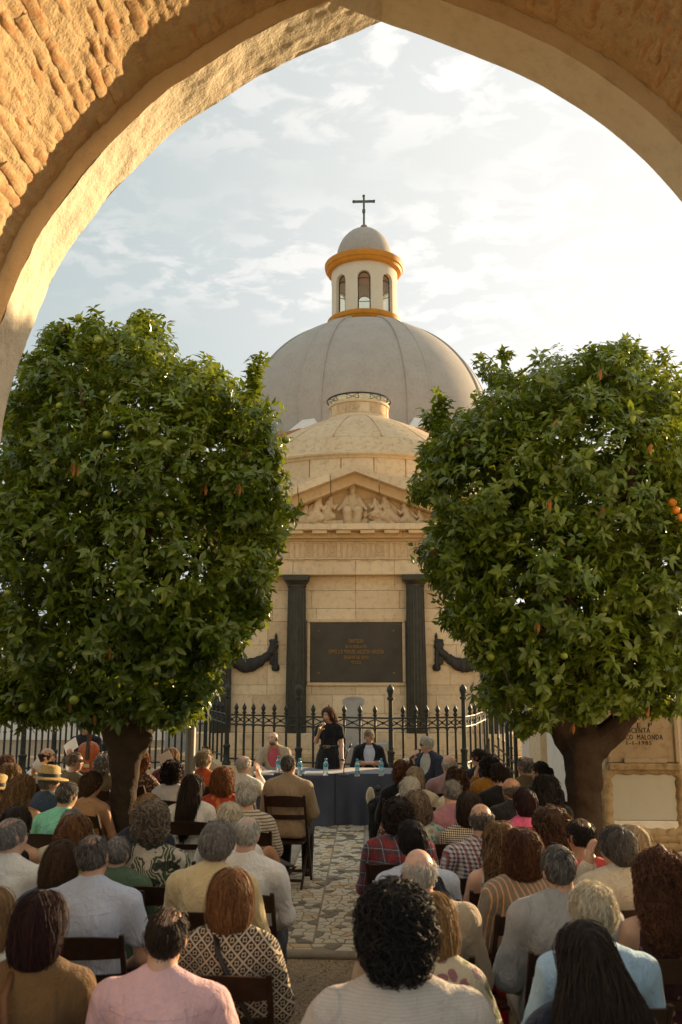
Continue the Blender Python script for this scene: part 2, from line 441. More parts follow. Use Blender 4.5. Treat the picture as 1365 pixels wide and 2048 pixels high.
def crazy(x0, x1, y0, y1, nx, ny, z):
    pts = []
    for j in range(ny):
        for i in range(nx):
            pts.append((x0+(x1-x0)*(i+.5+random.uniform(-.38, .38)+(.25 if j % 2 else -.25))/nx, y0+(y1-y0)*(j+.5+random.uniform(-.4, .4))/ny))
    pts = np.array(pts)
    for k, p in enumerate(pts):
        poly = [np.array(q, float) for q in ((x0+.005, y0+.005), (x1-.005, y0+.005), (x1-.005, y1-.005), (x0+.005, y1-.005))]
        d = ((pts-p)**2).sum(1); 
        for q in pts[np.argsort(d)[1:16]]:
            nr = q-p; L = np.linalg.norm(nr); nr = nr/L
            poly = clip_poly(poly, nr, nr@((p+q)/2)-.006)
            if len(poly) < 3: break
        if len(poly) < 3: continue
        poly = [poly[i] for i in range(len(poly)) if np.linalg.norm(poly[i]-poly[i-1]) > .006]
        if len(poly) < 3: continue
        c = np.mean(poly, 0); dz = z+random.uniform(.004, .009); m = len(poly)
        tl = [random.uniform(-.02, .02) for _ in range(2)]
        hz = lambda q: dz+(q-c)@np.array(tl)*.5
        ins = [q+(c-q)*min(.3, .004/max(.01, np.linalg.norm(q-c))) for q in poly]
        vs_ = [(q[0]-c[0], q[1]-c[1], 0) for q in poly]+[(q[0]-c[0], q[1]-c[1], hz(q)-z-.0015) for q in poly]+[(q[0]-c[0], q[1]-c[1], hz(q)-z) for q in ins]
        fs = [tuple(range(2*m, 3*m))]+[(a*m+i, a*m+(i+1) % m, (a+1)*m+(i+1) % m, (a+1)*m+i) for i in range(m) for a in (0, 1)]
        STONES.append((c[1], c, z, vs_, fs, random.random()))
STONES = []
crazy(PXL, SEAM-.004, PY0, PY1, 4, 60, .030); crazy(SEAM+.004, PXR, PY0, PY1, 4, 60, .030)
crazy(PXL-.12, PXR+.12, PY0-.18, PY0-.02, 7, 2, .030)
STONES.sort(key=lambda q: q[0]); far_ = {}
for k, (_, c, z, vs_, fs, r) in enumerate(STONES):     # the 300 nearest are single stones, the rest far beyond share a mesh per colour
    m_ = PAVL if r < .60 else PAVD if r < .88 else PAVO
    if k < 300:
        b = MB(); b.add(vs_, fs); me = b.mesh('paving_stone'); me.materials.append(m_); o = link('paving_stone', me, path, local=True); o.location = (c[0], c[1], z)
    else: far_.setdefault(m_.name, (m_, MB()))[1].add(np.array(vs_)+[c[0], c[1], z], fs)
for m_, b in far_.values(): b.build('paving_stone', m_, path, kind='stuff')
KERB = m_stone('kerb_concrete', (.28, .25, .19), (.36, .32, .25), (.14, .12, .09), .5, .5)
km = MB().box(-.055, .055, -.245, .245, -.02, .045, .008).mesh('kerb_stone'); km.materials.append(KERB)
for sx_ in (PXL-.066, PXR+.066):
    for k in range(12):
        o = link('kerb_stone', km, path, local=True); o.location = (sx_, PY0+.25+k*.5, random.uniform(-.003, .003))
em = MB(); t_ = np.linspace(-PI/2, PI/2, 8)
em.tube([(x, PY0-.24, .018+.004*math.sin(x*9)) for x in np.linspace(PXL-.14, PXR+.16, 14)], .038, 8); em.build('step_edging', KERB, path, True)
# loose pebbles nearest the arch, uncountable
pb = MB(); rng_ = np.random.default_rng(3)
ov = np.array([(1, 0, 0), (-1, 0, 0), (0, 1, 0), (0, -1, 0), (0, 0, .6), (0, 0, -.6)]); of = np.array([(0, 2, 4), (2, 1, 4), (1, 3, 4), (3, 0, 4), (2, 0, 5), (1, 2, 5), (3, 1, 5), (0, 3, 5)])
for k in range(5200):
    near = k < 3200
    x, y = (rng_.uniform(-1.0, .5), rng_.uniform(4.6, 7.1)) if near else (rng_.uniform(-1.5, .5), rng_.uniform(7, 12))
    if not near and PXL-.12 < x < PXR+.12: continue
    pb.add(ov*rng_.uniform(.003, .008)*rng_.uniform(.6, 1.4, 3)+[x, y, .003], of, np.full(6, rng_.random()))
def m_peb():
    t = NT('pebbles'); r = t.attr(); return t.fin(t.mix(r, (.16, .115, .07), (.46, .37, .25)), .8, .3)
pb.build('gravel', mat('pebbles', m_peb), kind='stuff')

# ---------------------------------------------------------------- the pointed archway we look through
YN, YFAR = 4.20, 4.52
left_px = [(-22, 1340), (-20, 1120), (-14, 1000), (0, 889), (9, 827), (23, 769), (53, 681), (85, 602), (105, 555), (135, 499), (147, 485), (220, 388), (304, 304), (355, 253), (432, 209), (500, 161), (560, 129), (639, 95), (701, 69), (763, 43)]
right_px = [(838, 69), (926, 103), (1005, 134), (1081, 168), (1184, 233), (1250, 284), (1310, 340), (1365, 403), (1430, 492), (1478, 585), (1512, 690), (1532, 800), (1541, 900), (1545, 1000), (1546, 1120), (1546, 1340)]
def to_xz(p):
    q = W(p[0], p[1], YFAR); return (q[0], q[2])
PR = [to_xz(p) for p in left_px+right_px]
PR = [(PR[0][0], -.02)]+PR+[(PR[-1][0], -.02)]
PR = np.array(PR); APEX = int(np.argmax(PR[:, 1]))
def resample(P, step):
    s = np.concatenate([[0], np.cumsum(np.linalg.norm(np.diff(P, axis=0), axis=1))]); n = max(2, int(s[-1]/step)); t = np.linspace(0, s[-1], n+1)
    return np.stack([np.interp(t, s, P[:, 0]), np.interp(t, s, P[:, 1])], 1)
def smooth(P, it=3):
    P = P.copy()
    for _ in range(it): P[1:-1] = .25*P[:-2]+.5*P[1:-1]+.25*P[2:]
    return P
LP = smooth(resample(PR[:APEX+1], .03), 14); RP = smooth(resample(PR[APEX:], .03), 14)
def offset(P, d):
    T = np.gradient(P, axis=0); T /= np.linalg.norm(T, axis=1)[:, None]; return P+np.stack([-T[:, 1], T[:, 0]], 1)*d
def prof_off(d):
    l, r = offset(LP, d), offset(RP, d); ax = LP[-1][0]
    l = l[l[:, 0] <= ax]; r = r[r[:, 0] >= ax]
    # meet on the ridge
    zl = l[-1][1]+(ax-l[-1][0])*.42; l = np.vstack([l, [ax, zl]]); r = np.vstack([[ax, zl], r]); return l, r
arch = thing('brick_archway', 'pointed arch of rough limewashed plaster and old brick framing the whole view', 'archway', (LP[-1][0], YN, 0))
def sweep(mb, P, y0, y1, ny, amp=0, sc=6, seed=0, flip=False, course=0):
    ys_ = np.linspace(y0, y1, ny); T = np.gradient(P, axis=0); T /= np.linalg.norm(T, axis=1)[:, None]; N = np.stack([-T[:, 1], T[:, 0]], 1)
    V = np.stack([np.repeat(P[:, None, 0], ny, 1), np.repeat(ys_[None], len(P), 0), np.repeat(P[:, None, 1], ny, 1)], -1)
    if amp:
        d = amp*(fbm(V*np.array([sc, sc, sc]), 5, seed)+.6*np.minimum(0, vnoise(V*np.array([sc*.6, sc*3, sc*.6]), seed+9)))
        if course:
            s_ = np.concatenate([[0], np.cumsum(np.linalg.norm(np.diff(P, axis=0), axis=1))])[:, None]+.010*vnoise(V*np.array([9, 6, 9]), 21)
            d = d*.6+course*(np.abs(np.sin(PI*s_/.066))**.45-1)*np.clip(.75+.6*vnoise(V*np.array([5, 4, 5]), 33), 0, 1.2)+.005*vnoise(V*np.array([55, 20, 55]), 8)+.006*np.minimum(0, vnoise(V*np.array([24, 14, 24]), 18)+.25)
        V[..., 0] += N[:, None, 0]*d; V[..., 2] += N[:, None, 1]*d
    i, j = np.meshgrid(np.arange(len(P)-1), np.arange(ny-1), indexing='ij'); q = np.stack([i*ny+j, i*ny+j+1, (i+1)*ny+j+1, (i+1)*ny+j], -1).reshape(-1, 4)
    mb.add(V.reshape(-1, 3), q[:, ::-1] if flip else q)
fine = lambda P: resample(P, .012)
b = MB(); sweep(b, fine(LP), YN, YFAR, 28, .006, 9, 1); b.build('arch_soffit', PLASTER, arch, True)
b = MB(); sweep(b, fine(RP), YN, YFAR, 28, .0035, 7, 2); b.build('arch_soffit', BOUNCEPL, arch, True)
RW = .105
def face_between(mb, A, B, y, amp=0, seed=0):
    n = 400; A = resample(A, .001*0+np.linalg.norm(np.diff(A, axis=0), axis=1).sum()/n); B = resample(B, np.linalg.norm(np.diff(B, axis=0), axis=1).sum()/n)
    m = min(len(A), len(B)); A, B = A[:m], B[:m]; ts = np.linspace(0, 1, 7)
    V = np.stack([np.stack([A[:, 0]+(B[:, 0]-A[:, 0])*t, np.full(m, y), A[:, 1]+(B[:, 1]-A[:, 1])*t], 1) for t in ts], 1)
    if amp: V[..., 1] += amp*fbm(V*6, 4, seed)
    i, j = np.meshgrid(np.arange(m-1), np.arange(6), indexing='ij'); q = np.stack([i*7+j, (i+1)*7+j, (i+1)*7+j+1, i*7+j+1], -1).reshape(-1, 4)
    mb.add(V.reshape(-1, 3), q)
OL, OR = prof_off(RW+.03)
b = MB(); face_between(b, LP, OL, YN, .004, 3); face_between(b, RP, OR, YN, .004, 4); b.build('arch_face', OCHRE, arch, True)
VL, VR = prof_off(RW)
VB0 = 2.25
b = MB(); sweep(b, resample(VL, .013), 2.4, YN-.002, 90, .010, 13, 5, course=-.008); sweep(b, resample(VR, .014), 2.4, YN-.002, 80, .008, 13, 6, course=-.008)
sweep(b, resample(VL, .08), VB0, 2.4, 4, .006, 5, 5); sweep(b, resample(VR, .08), VB0, 2.4, 4, .006, 5, 6); b.build('vault_mortar', MORTAR, arch, True)
# outer body: front wall (towards the tomb), back wall and roof, real thickness
OUTL, OUTR, ZT = -9.0, 9.0, 7.4
def wall_with_arch(mb, y, flip):
    for P, xe in ((LP, OUTL), (RP[::-1], OUTR)):
        P = resample(P, .08); n = len(P)
        V = []; 
        for p in P: V += [(p[0], y, p[1]), (xe, y, p[1])]
        f = [(2*i, 2*i+1, 2*i+3, 2*i+2) for i in range(n-1)]; mb.add(V, f)
    a = LP[-1]; mb.add([(a[0], y, a[1]), (OUTL, y, a[1]), (OUTL, y, ZT), (a[0], y, ZT), (OUTR, y, a[1]), (OUTR, y, ZT)], [(0, 1, 2, 3), (0, 3, 5, 4)])
b = MB(); wall_with_arch(b, YFAR, False); wall_with_arch(b, VB0, True)
b.add([(OUTL, VB0, ZT), (OUTR, VB0, ZT), (OUTR, YFAR, ZT), (OUTL, YFAR, ZT)], [(0, 1, 2, 3)])
b.add([(OUTL, VB0, 0), (OUTL, YFAR, 0), (OUTL, YFAR, ZT), (OUTL, VB0, ZT)], [(0, 1, 2, 3)]); b.add([(OUTR, VB0, 0), (OUTR, YFAR, 0), (OUTR, YFAR, ZT), (OUTR, VB0, ZT)], [(0, 1, 2, 3)])
b.build('outer_wall', WHITEW, arch)
# bricks of the vault, laid lengthwise, each one an object
bms = []
for v in range(7):
    L, T_, H = .29, .054, .05
    nx, ny = 7, 4; g = []
    mbk = MB(); xs_ = np.linspace(-L/2, L/2, nx); ys_ = np.linspace(-T_/2, T_/2, ny)
    X, Y = np.meshgrid(xs_, ys_, indexing='ij'); Vt = np.stack([X, Y, np.zeros_like(X)], -1)
    e = ((np.arange(nx) == 0) | (np.arange(nx) == nx-1))[:, None] | ((np.arange(ny) == 0) | (np.arange(ny) == ny-1))[None]
    Vt[..., 2] = .012+.010*fbm(Vt*22+v*7.3, 3, v); Vt[e, 2] -= .009; Vt[e, 1] += .006*vnoise(Vt[e]*40+v, v); Vt[..., 0] += .010*vnoise(Vt*30+v*3, v+3)
    top = Vt.reshape(-1, 3); i, j = np.meshgrid(np.arange(nx-1), np.arange(ny-1), indexing='ij')
    q = np.stack([i*ny+j, (i+1)*ny+j, (i+1)*ny+j+1, i*ny+j+1], -1).reshape(-1, 4)
    rim = [i*ny for i in range(nx)]+[(nx-1)*ny+j for j in range(1, ny)]+[i*ny+ny-1 for i in range(nx-2, -1, -1)]+[j for j in range(ny-2, 0, -1)]
    low = top[rim].copy(); low[:, 2] = -.03; nr = len(rim); fs = [tuple(r) for r in q.tolist()]+[(rim[k], nx*ny+k, nx*ny+(k+1) % nr, rim[(k+1) % nr]) for k in range(nr)]
    mbk.add(np.vstack([top, low]), fs); me = mbk.mesh('brick', True); me.materials.append(BRICK); me.set_sharp_from_angle(angle=math.radians(50)); bms.append(me)
rest = MB(); nb = 0
cands = []
for P, side in ((VL, 0), (VR[::-1], 1)):
    Q = resample(P, .066)
    for i in range(1, len(Q)-1):
        t = Q[i+1]-Q[i-1]; t = t/np.linalg.norm(t); nrm = np.array([t[1], -t[0]]) if side == 0 else np.array([-t[1], t[0]])
        for k in range(5):
            y = YN-.15-k*.285-(.14 if i % 2 else 0)+random.uniform(-.03, .03)
            c = np.array([Q[i][0], y, Q[i][1]]); rel = c-CAM; u = rel@FW
            if u < .5: continue
            px = 682.5+FPX*(rel@RT)/u; py = 1024-FPX*(rel@UP)/u
            if -160 < px < 1525 and -160 < py < 1000 and y < YN-.13: cands.append((abs(px-682)+abs(py-400)*.5, c, nrm, t, side))
cands.sort(key=lambda q: q[0])
for _, c, nrm, t, side in cands[:300]:
    if random.random() < (.20 if side == 0 else .05): continue      # hidden under mortar
    o = link('brick', random.choice(bms), arch, local=True); nb += 1
    X = np.array([0, 1, 0.]); Z = np.array([nrm[0], 0, nrm[1]]); Yv = np.cross(Z, X); dd = random.uniform(-.014, .001)
    cc = c+Z*dd-np.array(arch.location)
    o.matrix_local = Matrix(((X[0], Yv[0], Z[0], cc[0]), (X[1], Yv[1], Z[1], cc[1]), (X[2], Yv[2], Z[2], cc[2]), (0, 0, 0, 1))) @ Matrix.Rotation(random.uniform(-.03, .03), 4, 'Z') @ Matrix.Diagonal((random.uniform(.85, 1.08), random.uniform(.85, 1.15), 1, 1))
print('bricks', nb, 'of', len(cands))
# ---------------------------------------------------------------- the mausoleum
YF = 19.0
fx = lambda px: W(px, 1300, YF)[0]
fz = lambda py: W(712, py, YF)[2]
XC = fx(712)
maus = thing('mausoleum', 'sandstone mausoleum with carved pediment, dark fluted columns, bronze plaque and ribbed stone dome', 'mausoleum', (XC, YF, 0))
XL, XR = fx(420), 2*XC-fx(420)
YB = YF+7.0
zP, zA, zT, zK, zC, zAp = fz(1465), fz(1152), fz(1122), fz(1086), fz(1060), fz(942)
# core walls behind the facing blocks
MB().box(XL+.02, XR-.02, YF+.12, YB, 0, zC-.01).build('wall_core', STONE, maus)
def block(x0, x1, z0, z1, y, d=.13, g=.0026, pr=None, m_=STONE, name='stone_block'):
    pr = random.uniform(0, .004) if pr is None else pr
    me = MB().box(x0+g, x1-g, y-pr, y+d, z0+g, z1-g, .0035).mesh(name); me.materials.append(m_)
    o = link(name, me, maus, local=True); o.location = -Vector(maus.location); return o
# facing courses
courses = [zA, fz(1181), fz(1217), fz(1243), fz(1290), fz(1330), fz(1370), fz(1390), fz(1427), zP]
colx = [fx(446), fx(594), fx(832), 2*XC-fx(446)+.0]
colx[3] = fx(984)
plq = (fx(614), fx(812), fz(1372), fz(1238))
for k in range(len(courses)-1):
    z1, z0 = courses[k], courses[k+1]
    x = XL+(0 if k % 2 else -.45)
    while x < XR-.05:
        w_ = random.choice((.85, .95, 1.1, 1.25)); a, c = max(x, XL), min(x+w_, XR)
        if c-a > .1:
            if plq[2] < (z0+z1)/2 < plq[3] and c > plq[0] and a < plq[1]:
                if a < plq[0]-.08: block(a, plq[0], z0, z1, YF)
                if c > plq[1]+.08: block(plq[1], c, z0, z1, YF)
            else: block(a, c, z0, z1, YF)
        x += w_
# plinth and steps
for k, (za, zb) in enumerate(((zP, fz(1497)), (fz(1497), .36))):
    x = XL-.28
    while x < XR+.28:
        w_ = random.uniform(.9, 1.3); block(x, min(x+w_, XR+.28), zb, za, YF-.34, .5); x += w_
for k in range(3):
    x = XL-.55-.2*k
    while x < XR+.5+.2*k:
        w_ = random.uniform(1.1, 1.6); block(x, min(x+w_, XR+.55+.2*k), .36-.12*(k+1), .36-.12*k, YF-.62-.26*k, .9, m_=STONEW, name='step_stone'); x += w_
# columns (fluted, dark) with capital
def column(x):
    z0, z1 = zP, fz(1176); h = z1-z0; rings = []; A = np.arange(80)*2*PI/80
    for t in np.linspace(0, 1, 9):
        r = (.222-.032*t**1.6)*(1-.055*np.abs(np.cos(A*10))**.5*0-.075*(np.abs(np.sin(A*10))))
        rings.append(np.stack([x+r*np.cos(A), YF-.10+r*np.sin(A), np.full_like(A, z0+h*t)], 1))
    c = MB().loft(rings).build('column', GREENSTONE, maus, True, angle=30)
    cp = MB(); cp.lathe([(.20, 0), (.205, .03), (.20, .05), (.24, .10), (.262, .13), (.262, .135)], (x, YF-.10, z1), 40)
    cp.box(x-.275, x+.275, YF-.375, YF+.12, z1+.135, zA-.003, .01).build('capital', GREENSTONE, c, True, angle=30)
for x in colx: column(x)
# plaque with its stone moulding
fr = MB(); a0, a1, c0, c1 = plq
for (x0, x1, z0, z1) in ((a0-.0, a1+.0, c1-.075, c1), (a0, a1, c0, c0+.075), (a0, a0+.075, c0+.075, c1-.075), (a1-.075, a1, c0+.075, c1-.075)):
    fr.box(x0+.003, x1-.003, YF-.045, YF+.12, z0+.003, z1-.003, .012)
fr.build('plaque_moulding', STONE, maus)
px0, px1, pz0, pz1 = a0+.078, a1-.078, c0+.078, c1-.078
def m_plq():
    t = NT('bronze_plate'); a = t.noise(2.5, 7, .7); s = t.noise(3, 6, .7, t.map((12, 1, 1), (0, .5, 0)))
    c = t.mix(t.rng(a, .3, .72), (.050, .041, .028), (.085, .072, .052)); c = t.mix(t.rng(s, .6, .8, 0, .4), c, (.11, .10, .08))
    t.bump(a, .1, .004); return t.fin(c, .5, .4, .25)
plaque = MB().box(px0, px1, YF-.03, YF+.1, pz0, pz1, .008).build('plaque', mat('plate', m_plq), maus)
pcx = (px0+px1)/2
for s, py, sz in (('PANTEON', 1282.5, .145), ('DE LA FAMILIA DEL', 1293.5, .105), ('EXMO S D MANUEL AGUSTIN HEREDIA', 1304, .150), ('SENADOR DEL REINO', 1315, .115), ('MDCCCL', 1325, .115)):
    me = text_mesh(s, sz, .006, GOLD, .002); o = link('inscription', me, plaque, local=True)
    wd = {'PANTEON': 29, 'DE LA FAMILIA DEL': 43, 'EXMO S D MANUEL AGUSTIN HEREDIA': 110, 'SENADOR DEL REINO': 49, 'MDCCCL': 20}[s]*.01073
    xs_ = [v.co.x for v in me.vertices]; sc = wd/(max(xs_)-min(xs_))
    o.rotation_euler = (PI/2, 0, 0); o.scale = (sc, .82, 1)
    o.location = Vector((pcx, YF-.036, fz(py)))
    o.location -= plaque.location+maus.location
    o.location += plaque.location*0
    o.location = Vector((pcx, YF-.036, fz(py)))
sm = MB().lathe([(.022, 0), (.022, .008), (.012, .016), (0.001, .018)], (0, 0, 0), 12).mesh('bolt', True); sm.materials.append(GOLD)
for x in (px0+.18, px1-.18):
    for z in (pz0+.19, pz1-.18):
        o = link('bolt', sm, plaque, local=True); o.rotation_euler = (PI/2, 0, 0); o.location = (x, YF-.03, z)
# bronze torches with swags on the side bays
def swag(xt, sgn):
    pr = []; zt, zb = fz(1263), fz(1340); w_ = .62
    pr.append(cone((xt, YF-.05, zb+.02), (xt, YF-.06, zt-.1), .05, .028, .02)); pr.append(cone((xt, YF-.06, zt-.1), (xt, YF-.06, zt), .03, .004, .02))
    for z in np.linspace(zb+.08, zt-.22, 5): pr.append(ell((xt, YF-.055, z), (.055, .045, .025), .01))
    xe = xt+sgn*w_*2
    for k in range(26):
        t = k/25; x = xt+(xe-xt)*t; z = zt-.30-.42*math.sin(PI*t)**.8
        pr.append(ell((x, YF-.05+random.uniform(-.02, .01), z+random.uniform(-.015, .015)), (.06, .05, .055+.10*math.sin(PI*t)), .015))
    for q in range(2):
        for k in range(6): pr.append(ell((xt+sgn*(.07+.05*q+random.uniform(-.02, .02)), YF-.04, zt-.28-k*.075), (.045, .03, .05), .015))
    for q in (-.06, .05): pr.append(ell((xt+q, YF-.04, zb+.05), (.035, .03, .07), .02))
    for q in (0, 1): pr.append(ell((xt+sgn*(.05+.06*q), YF-.04, zt-.2), (.05, .03, .04), .02))
    blob('bronze_garland', pr, .016, DKBRONZE, maus)
swag(fx(553), -1); swag(fx(873), 1)
# entablature
x = XL-.06
ARX = [XL-.06, fx(520), fx(587), fx(713), fx(790), fx(900), XR+.06]
for a, c in zip(ARX[:-1], ARX[1:]): block(a, c, zA, zT+.0, YF-.28, .42, .003, name='architrave_block', pr=0)
tn = MB().box(XL-.09, XR+.09, YF-.32, YF+.1, zT, zT+.035, .006)
PITCH_ = fx(737)-fx(689.5)
tri = [fx(689.5)+PITCH_*k for k in range(-6, 8)]
tri = [t for t in tri if XL < t < XR]
for t in tri:
    for g in np.linspace(-.15, .15, 7): tn.lathe([(.010, -.035), (.014, 0)], (t+g, YF-.305, zT-.001), 8)
tn.build('taenia', STONE, maus)
MB().box(XL-.03, XR+.03, YF-.22, YF+.1, zT+.035, zK).build('frieze', STONE, maus)
tg = MB()
for g in (-.12, 0, .12): tg.box(g-.045, g+.045, -.020, .02, 0, zK-zT-.075, .016)
tg.box(-.18, .18, -.024, .02, zK-zT-.075, zK-zT-.038, .005); tgm = tg.mesh('triglyph'); tgm.materials.append(STONE)
for t in tri:
    o = link('triglyph', tgm, maus, local=True); o.location = Vector((t, YF-.222, zT+.036))-Vector(maus.location)
wr = MB()
for ring, rr, n_ in ((.115, .018, 22), (.05, .02, 8)):
    for k in range(n_):
        a = 2*PI*k/n_; wr.lathe([(.002, -rr), (rr*.8, -rr*.6), (rr, 0), (rr*.8, rr*.6), (.002, rr)], (ring*math.cos(a), 0, ring*math.sin(a)), 7)
wrm = wr.mesh('frieze_wreath', True); wrm.materials.append(STONE)
for t in tri[:-1]:
    o = link('frieze_wreath', wrm, maus, local=True); o.location = Vector((t+PITCH_/2, YF-.222, (zT+zK)/2))-Vector(maus.location); o.scale = (.95, .55, .95)
cn = MB()
cn.box(XL-.10, XR+.10, YF-.30, YF+.1, zK, zK+.05, .006); cn.build('bed_mould', STONE, maus)
x = XL-.42
while x < XR+.4:
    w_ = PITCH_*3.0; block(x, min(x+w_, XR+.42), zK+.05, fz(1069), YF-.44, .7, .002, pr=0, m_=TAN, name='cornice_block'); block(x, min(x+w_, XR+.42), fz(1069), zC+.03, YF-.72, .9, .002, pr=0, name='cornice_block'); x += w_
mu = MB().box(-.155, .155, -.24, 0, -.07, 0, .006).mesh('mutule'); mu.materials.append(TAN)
for t in tri:
    o = link('mutule', mu, maus, local=True); o.location = Vector((t, YF-.445, fz(1069)-.003))-Vector(maus.location)
# pediment
zb = zC+.03; slope = .385; hw = (zAp-zb)/slope
def rake(t0, t1, sgn, y0, y1, dz0, dz1, m_):
    xa, xb = XC+sgn*hw*t0, XC+sgn*hw*t1
    za = lambda x_: zAp-slope*abs(x_-XC)
    q = [(xa, za(xa)+dz0), (xb, za(xb)+dz0), (xb, za(xb)+dz1), (xa, za(xa)+dz1)]
    if sgn < 0: q = q[::-1]
    me = MB().prism(q, y0, y1).mesh('raking_stone'); me.materials.append(m_); o = link('raking_stone', me, maus, local=True); o.location = -Vector(maus.location)
cuts = [0, .155, .36, .58, .80, 1.06]
for sgn in (-1, 1):
    for a, c in zip(cuts[:-1], cuts[1:]):
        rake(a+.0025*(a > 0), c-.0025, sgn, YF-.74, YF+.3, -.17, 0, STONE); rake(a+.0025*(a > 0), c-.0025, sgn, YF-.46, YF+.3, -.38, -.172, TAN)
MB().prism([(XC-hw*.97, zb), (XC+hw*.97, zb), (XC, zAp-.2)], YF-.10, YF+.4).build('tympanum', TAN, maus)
# gable roof behind the pediment
MB().prism([(XC-hw, zb), (XC+hw, zb), (XC, zAp-.04)], YF+.3, YB).build('roof', STONEW, maus)
# relief figures
def fpt(px, py): return (fx(px), fz(py))
def relief(prims, seed): blob('relief_figure', [q[:-1]+[q[-1]*.55] for q in prims], .014, STONE, maus, rough=.003, rs=20, seed=seed)
Yr = YF-.20
def P3(px, py, dy=0): a, c = fpt(px, py); return (a, Yr+dy, c)
cf = [ell(P3(707, 981.5, -.03), (.066, .075, .09), .015), ell(P3(707, 980, .04), (.088, .06, .10), .015), cone(P3(707, 989), P3(707, 996), .05, .05, .02), cone(P3(707, 1001), P3(707, 1018), .125, .12, .04),
      cone(P3(697, 1000), P3(687, 1016, -.04), .07, .055, .03), cone(P3(687, 1016, -.04), P3(679, 1024, -.10), .055, .035, .03),
      cone(P3(718, 1000), P3(727, 1015, -.04), .07, .055, .03), cone(P3(727, 1015, -.04), P3(734, 1023, -.10), .055, .035, .03),
      cone(P3(702, 1020), P3(696, 1026, -.16), .11, .10, .05), cone(P3(713, 1020), P3(718, 1026, -.16), .11, .10, .05),
      cone(P3(696, 1026, -.16), P3(698, 1050, -.06), .095, .09, .05), cone(P3(718, 1026, -.16), P3(716, 1050, -.06), .095, .09, .05), ell(P3(707, 1046, .05), (.22, .12, .14), .08)]
for k in range(7): cf.append(cone(P3(697+k*3.3, 1024, -.12), P3(696+k*3.6, 1049, -.08), .018, .022, .02))
relief(cf, 1)
def angel(x0, y0, d, seed, s=1.0, wing=True):
    q = lambda a, c, dy=0: P3(x0+d*a*s, y0+c*s, dy)
    pr = [ell(q(0, -22), (.062*s, .07, .085*s), .02), cone(q(-3, -13), q(-7, 4), .10*s, .095*s, .05), cone(q(2, -12), q(9, -4, -.08), .05*s, .042*s, .03), cone(q(9, -4, -.08), q(14, -10, -.08), .04*s, .03*s, .02),
          cone(q(-7, 4), q(4, 13, -.06), .10*s, .08*s, .05), cone(q(4, 13, -.06), q(-10, 19), .08*s, .065*s, .05), cone(q(-8, 6), q(-24, 19), .12*s, .09*s, .06), cone(q(-16, 14), q(-32, 21), .08*s, .05*s, .05)]
    if wing: pr += [ell(q(-13, -8, .05), (.27*s, .05, .085*s), .03, rotm('Y', -d*.75)), ell(q(-17, -1, .06), (.22*s, .04, .065*s), .03, rotm('Y', -d*.55))]
    for k in range(4): pr.append(cone(q(-4-k*2, 5, -.05), q(-16-k*4, 19, -.03), .016, .02, .02))
    relief(pr, seed)
angel(639, 1026, 1, 2); angel(662, 1024, 1, 3, .95, False); angel(612, 1036, 1, 4, .8); angel(772, 1024, -1, 5); angel(752, 1022, -1, 6, .8, False); angel(812, 1034, -1, 7, .85); angel(580, 1044, 1, 8, .55)
angel(842, 1042, -1, 9, .6)
cl = []
for k in range(40):
    px = random.uniform(600, 830); cl.append(ell(P3(px, 1050-random.uniform(0, 8 if abs(px-707) > 40 else 3)), (.09, .06, .05), .03))
for k in range(22):
    px = random.uniform(725, 765); cl.append(ell(P3(px, random.uniform(1025, 1048), .04), (.06, .05, .05), .03))
relief(cl, 10)
ry = MB()
for k in range(34):
    a = PI*(.06+.88*k/33); L = .34+.22*(k % 2)
    c = np.array(P3(707, 1004, .05)); 
    p0 = c+np.array([math.cos(a)*.22, 0, math.sin(a)*.2]); p1 = c+np.array([math.cos(a)*(.22+L), 0, math.sin(a)*(.2+L*.55)])
    if p1[2] < zAp-.42-slope*abs(p1[0]-XC): ry.tube([p0, p1], [.012, .006], 5)
ry.build('carved_rays', TAN, maus)
# drum, cornice, dome, lantern on the axis
YD = 22.8; cD = (XC+.04, YD)
R0 = 3.15
zd = lambda py, y: W(718, py, y)[2]
z_c0, z_c1 = zd(915, YD-R0), zd(904, YD-R0-.08)
dm = MB().lathe([(R0-.03, zC), (R0-.03, z_c0)], (*cD, 0), 64).build('drum_core', STONE, maus, True)
mb = MB().lathe([(R0+.22, 0), (R0+.22, .1), (R0+.10, .2), (R0+.02, .28)], (*cD, zd(975, YD-R0)), 72).build('drum_base_mould', STONE, maus, True, angle=35)
nD = 26
for r_ in range(2):
    za, zb_ = zd(975, YD-R0)+.28+r_*0, z_c0
    if r_: break
    for k in range(nD):
        a0 = 2*PI*k/nD+.004; a1 = 2*PI*(k+1)/nD-.004; pr_ = random.uniform(0, .008)
        A = np.linspace(a0, a1, 6); rr = [(R0-.05, za), (R0+pr_, za), (R0+pr_, zb_), (R0-.05, zb_)]
        rings = [np.array([(cD[0]+r*math.cos(a), cD[1]+r*math.sin(a), z) for r, z in rr]) for a in A]
        me = MB().loft(rings).mesh('drum_stone'); me.materials.append(STONE); o = link('drum_stone', me, maus, local=True); o.location = -Vector(maus.location)
MB().lathe([(R0-.02, z_c0), (R0+.04, z_c0), (R0+.05, z_c0+.04), (R0+.12, z_c0+.07), (R0+.13, z_c1), (R0+.08, z_c1+.03)], (*cD, 0), 72).build('drum_cornice', STONE, maus, True, angle=35)
R1 = 2.92; zs = zd(873, YD-R1)
MB().lathe([(R0+.08, z_c1+.03), (R0-.02, z_c1+.10), (R1+.06, zs-.03), (R1+.02, zs), (R1-.1, zs+.02)], (*cD, 0), 72).build('dome_skirt', STONEW, maus, True, angle=40)
zl0, zl1 = zd(829, YD-.8), zd(797, YD-.8)
Rl = .80
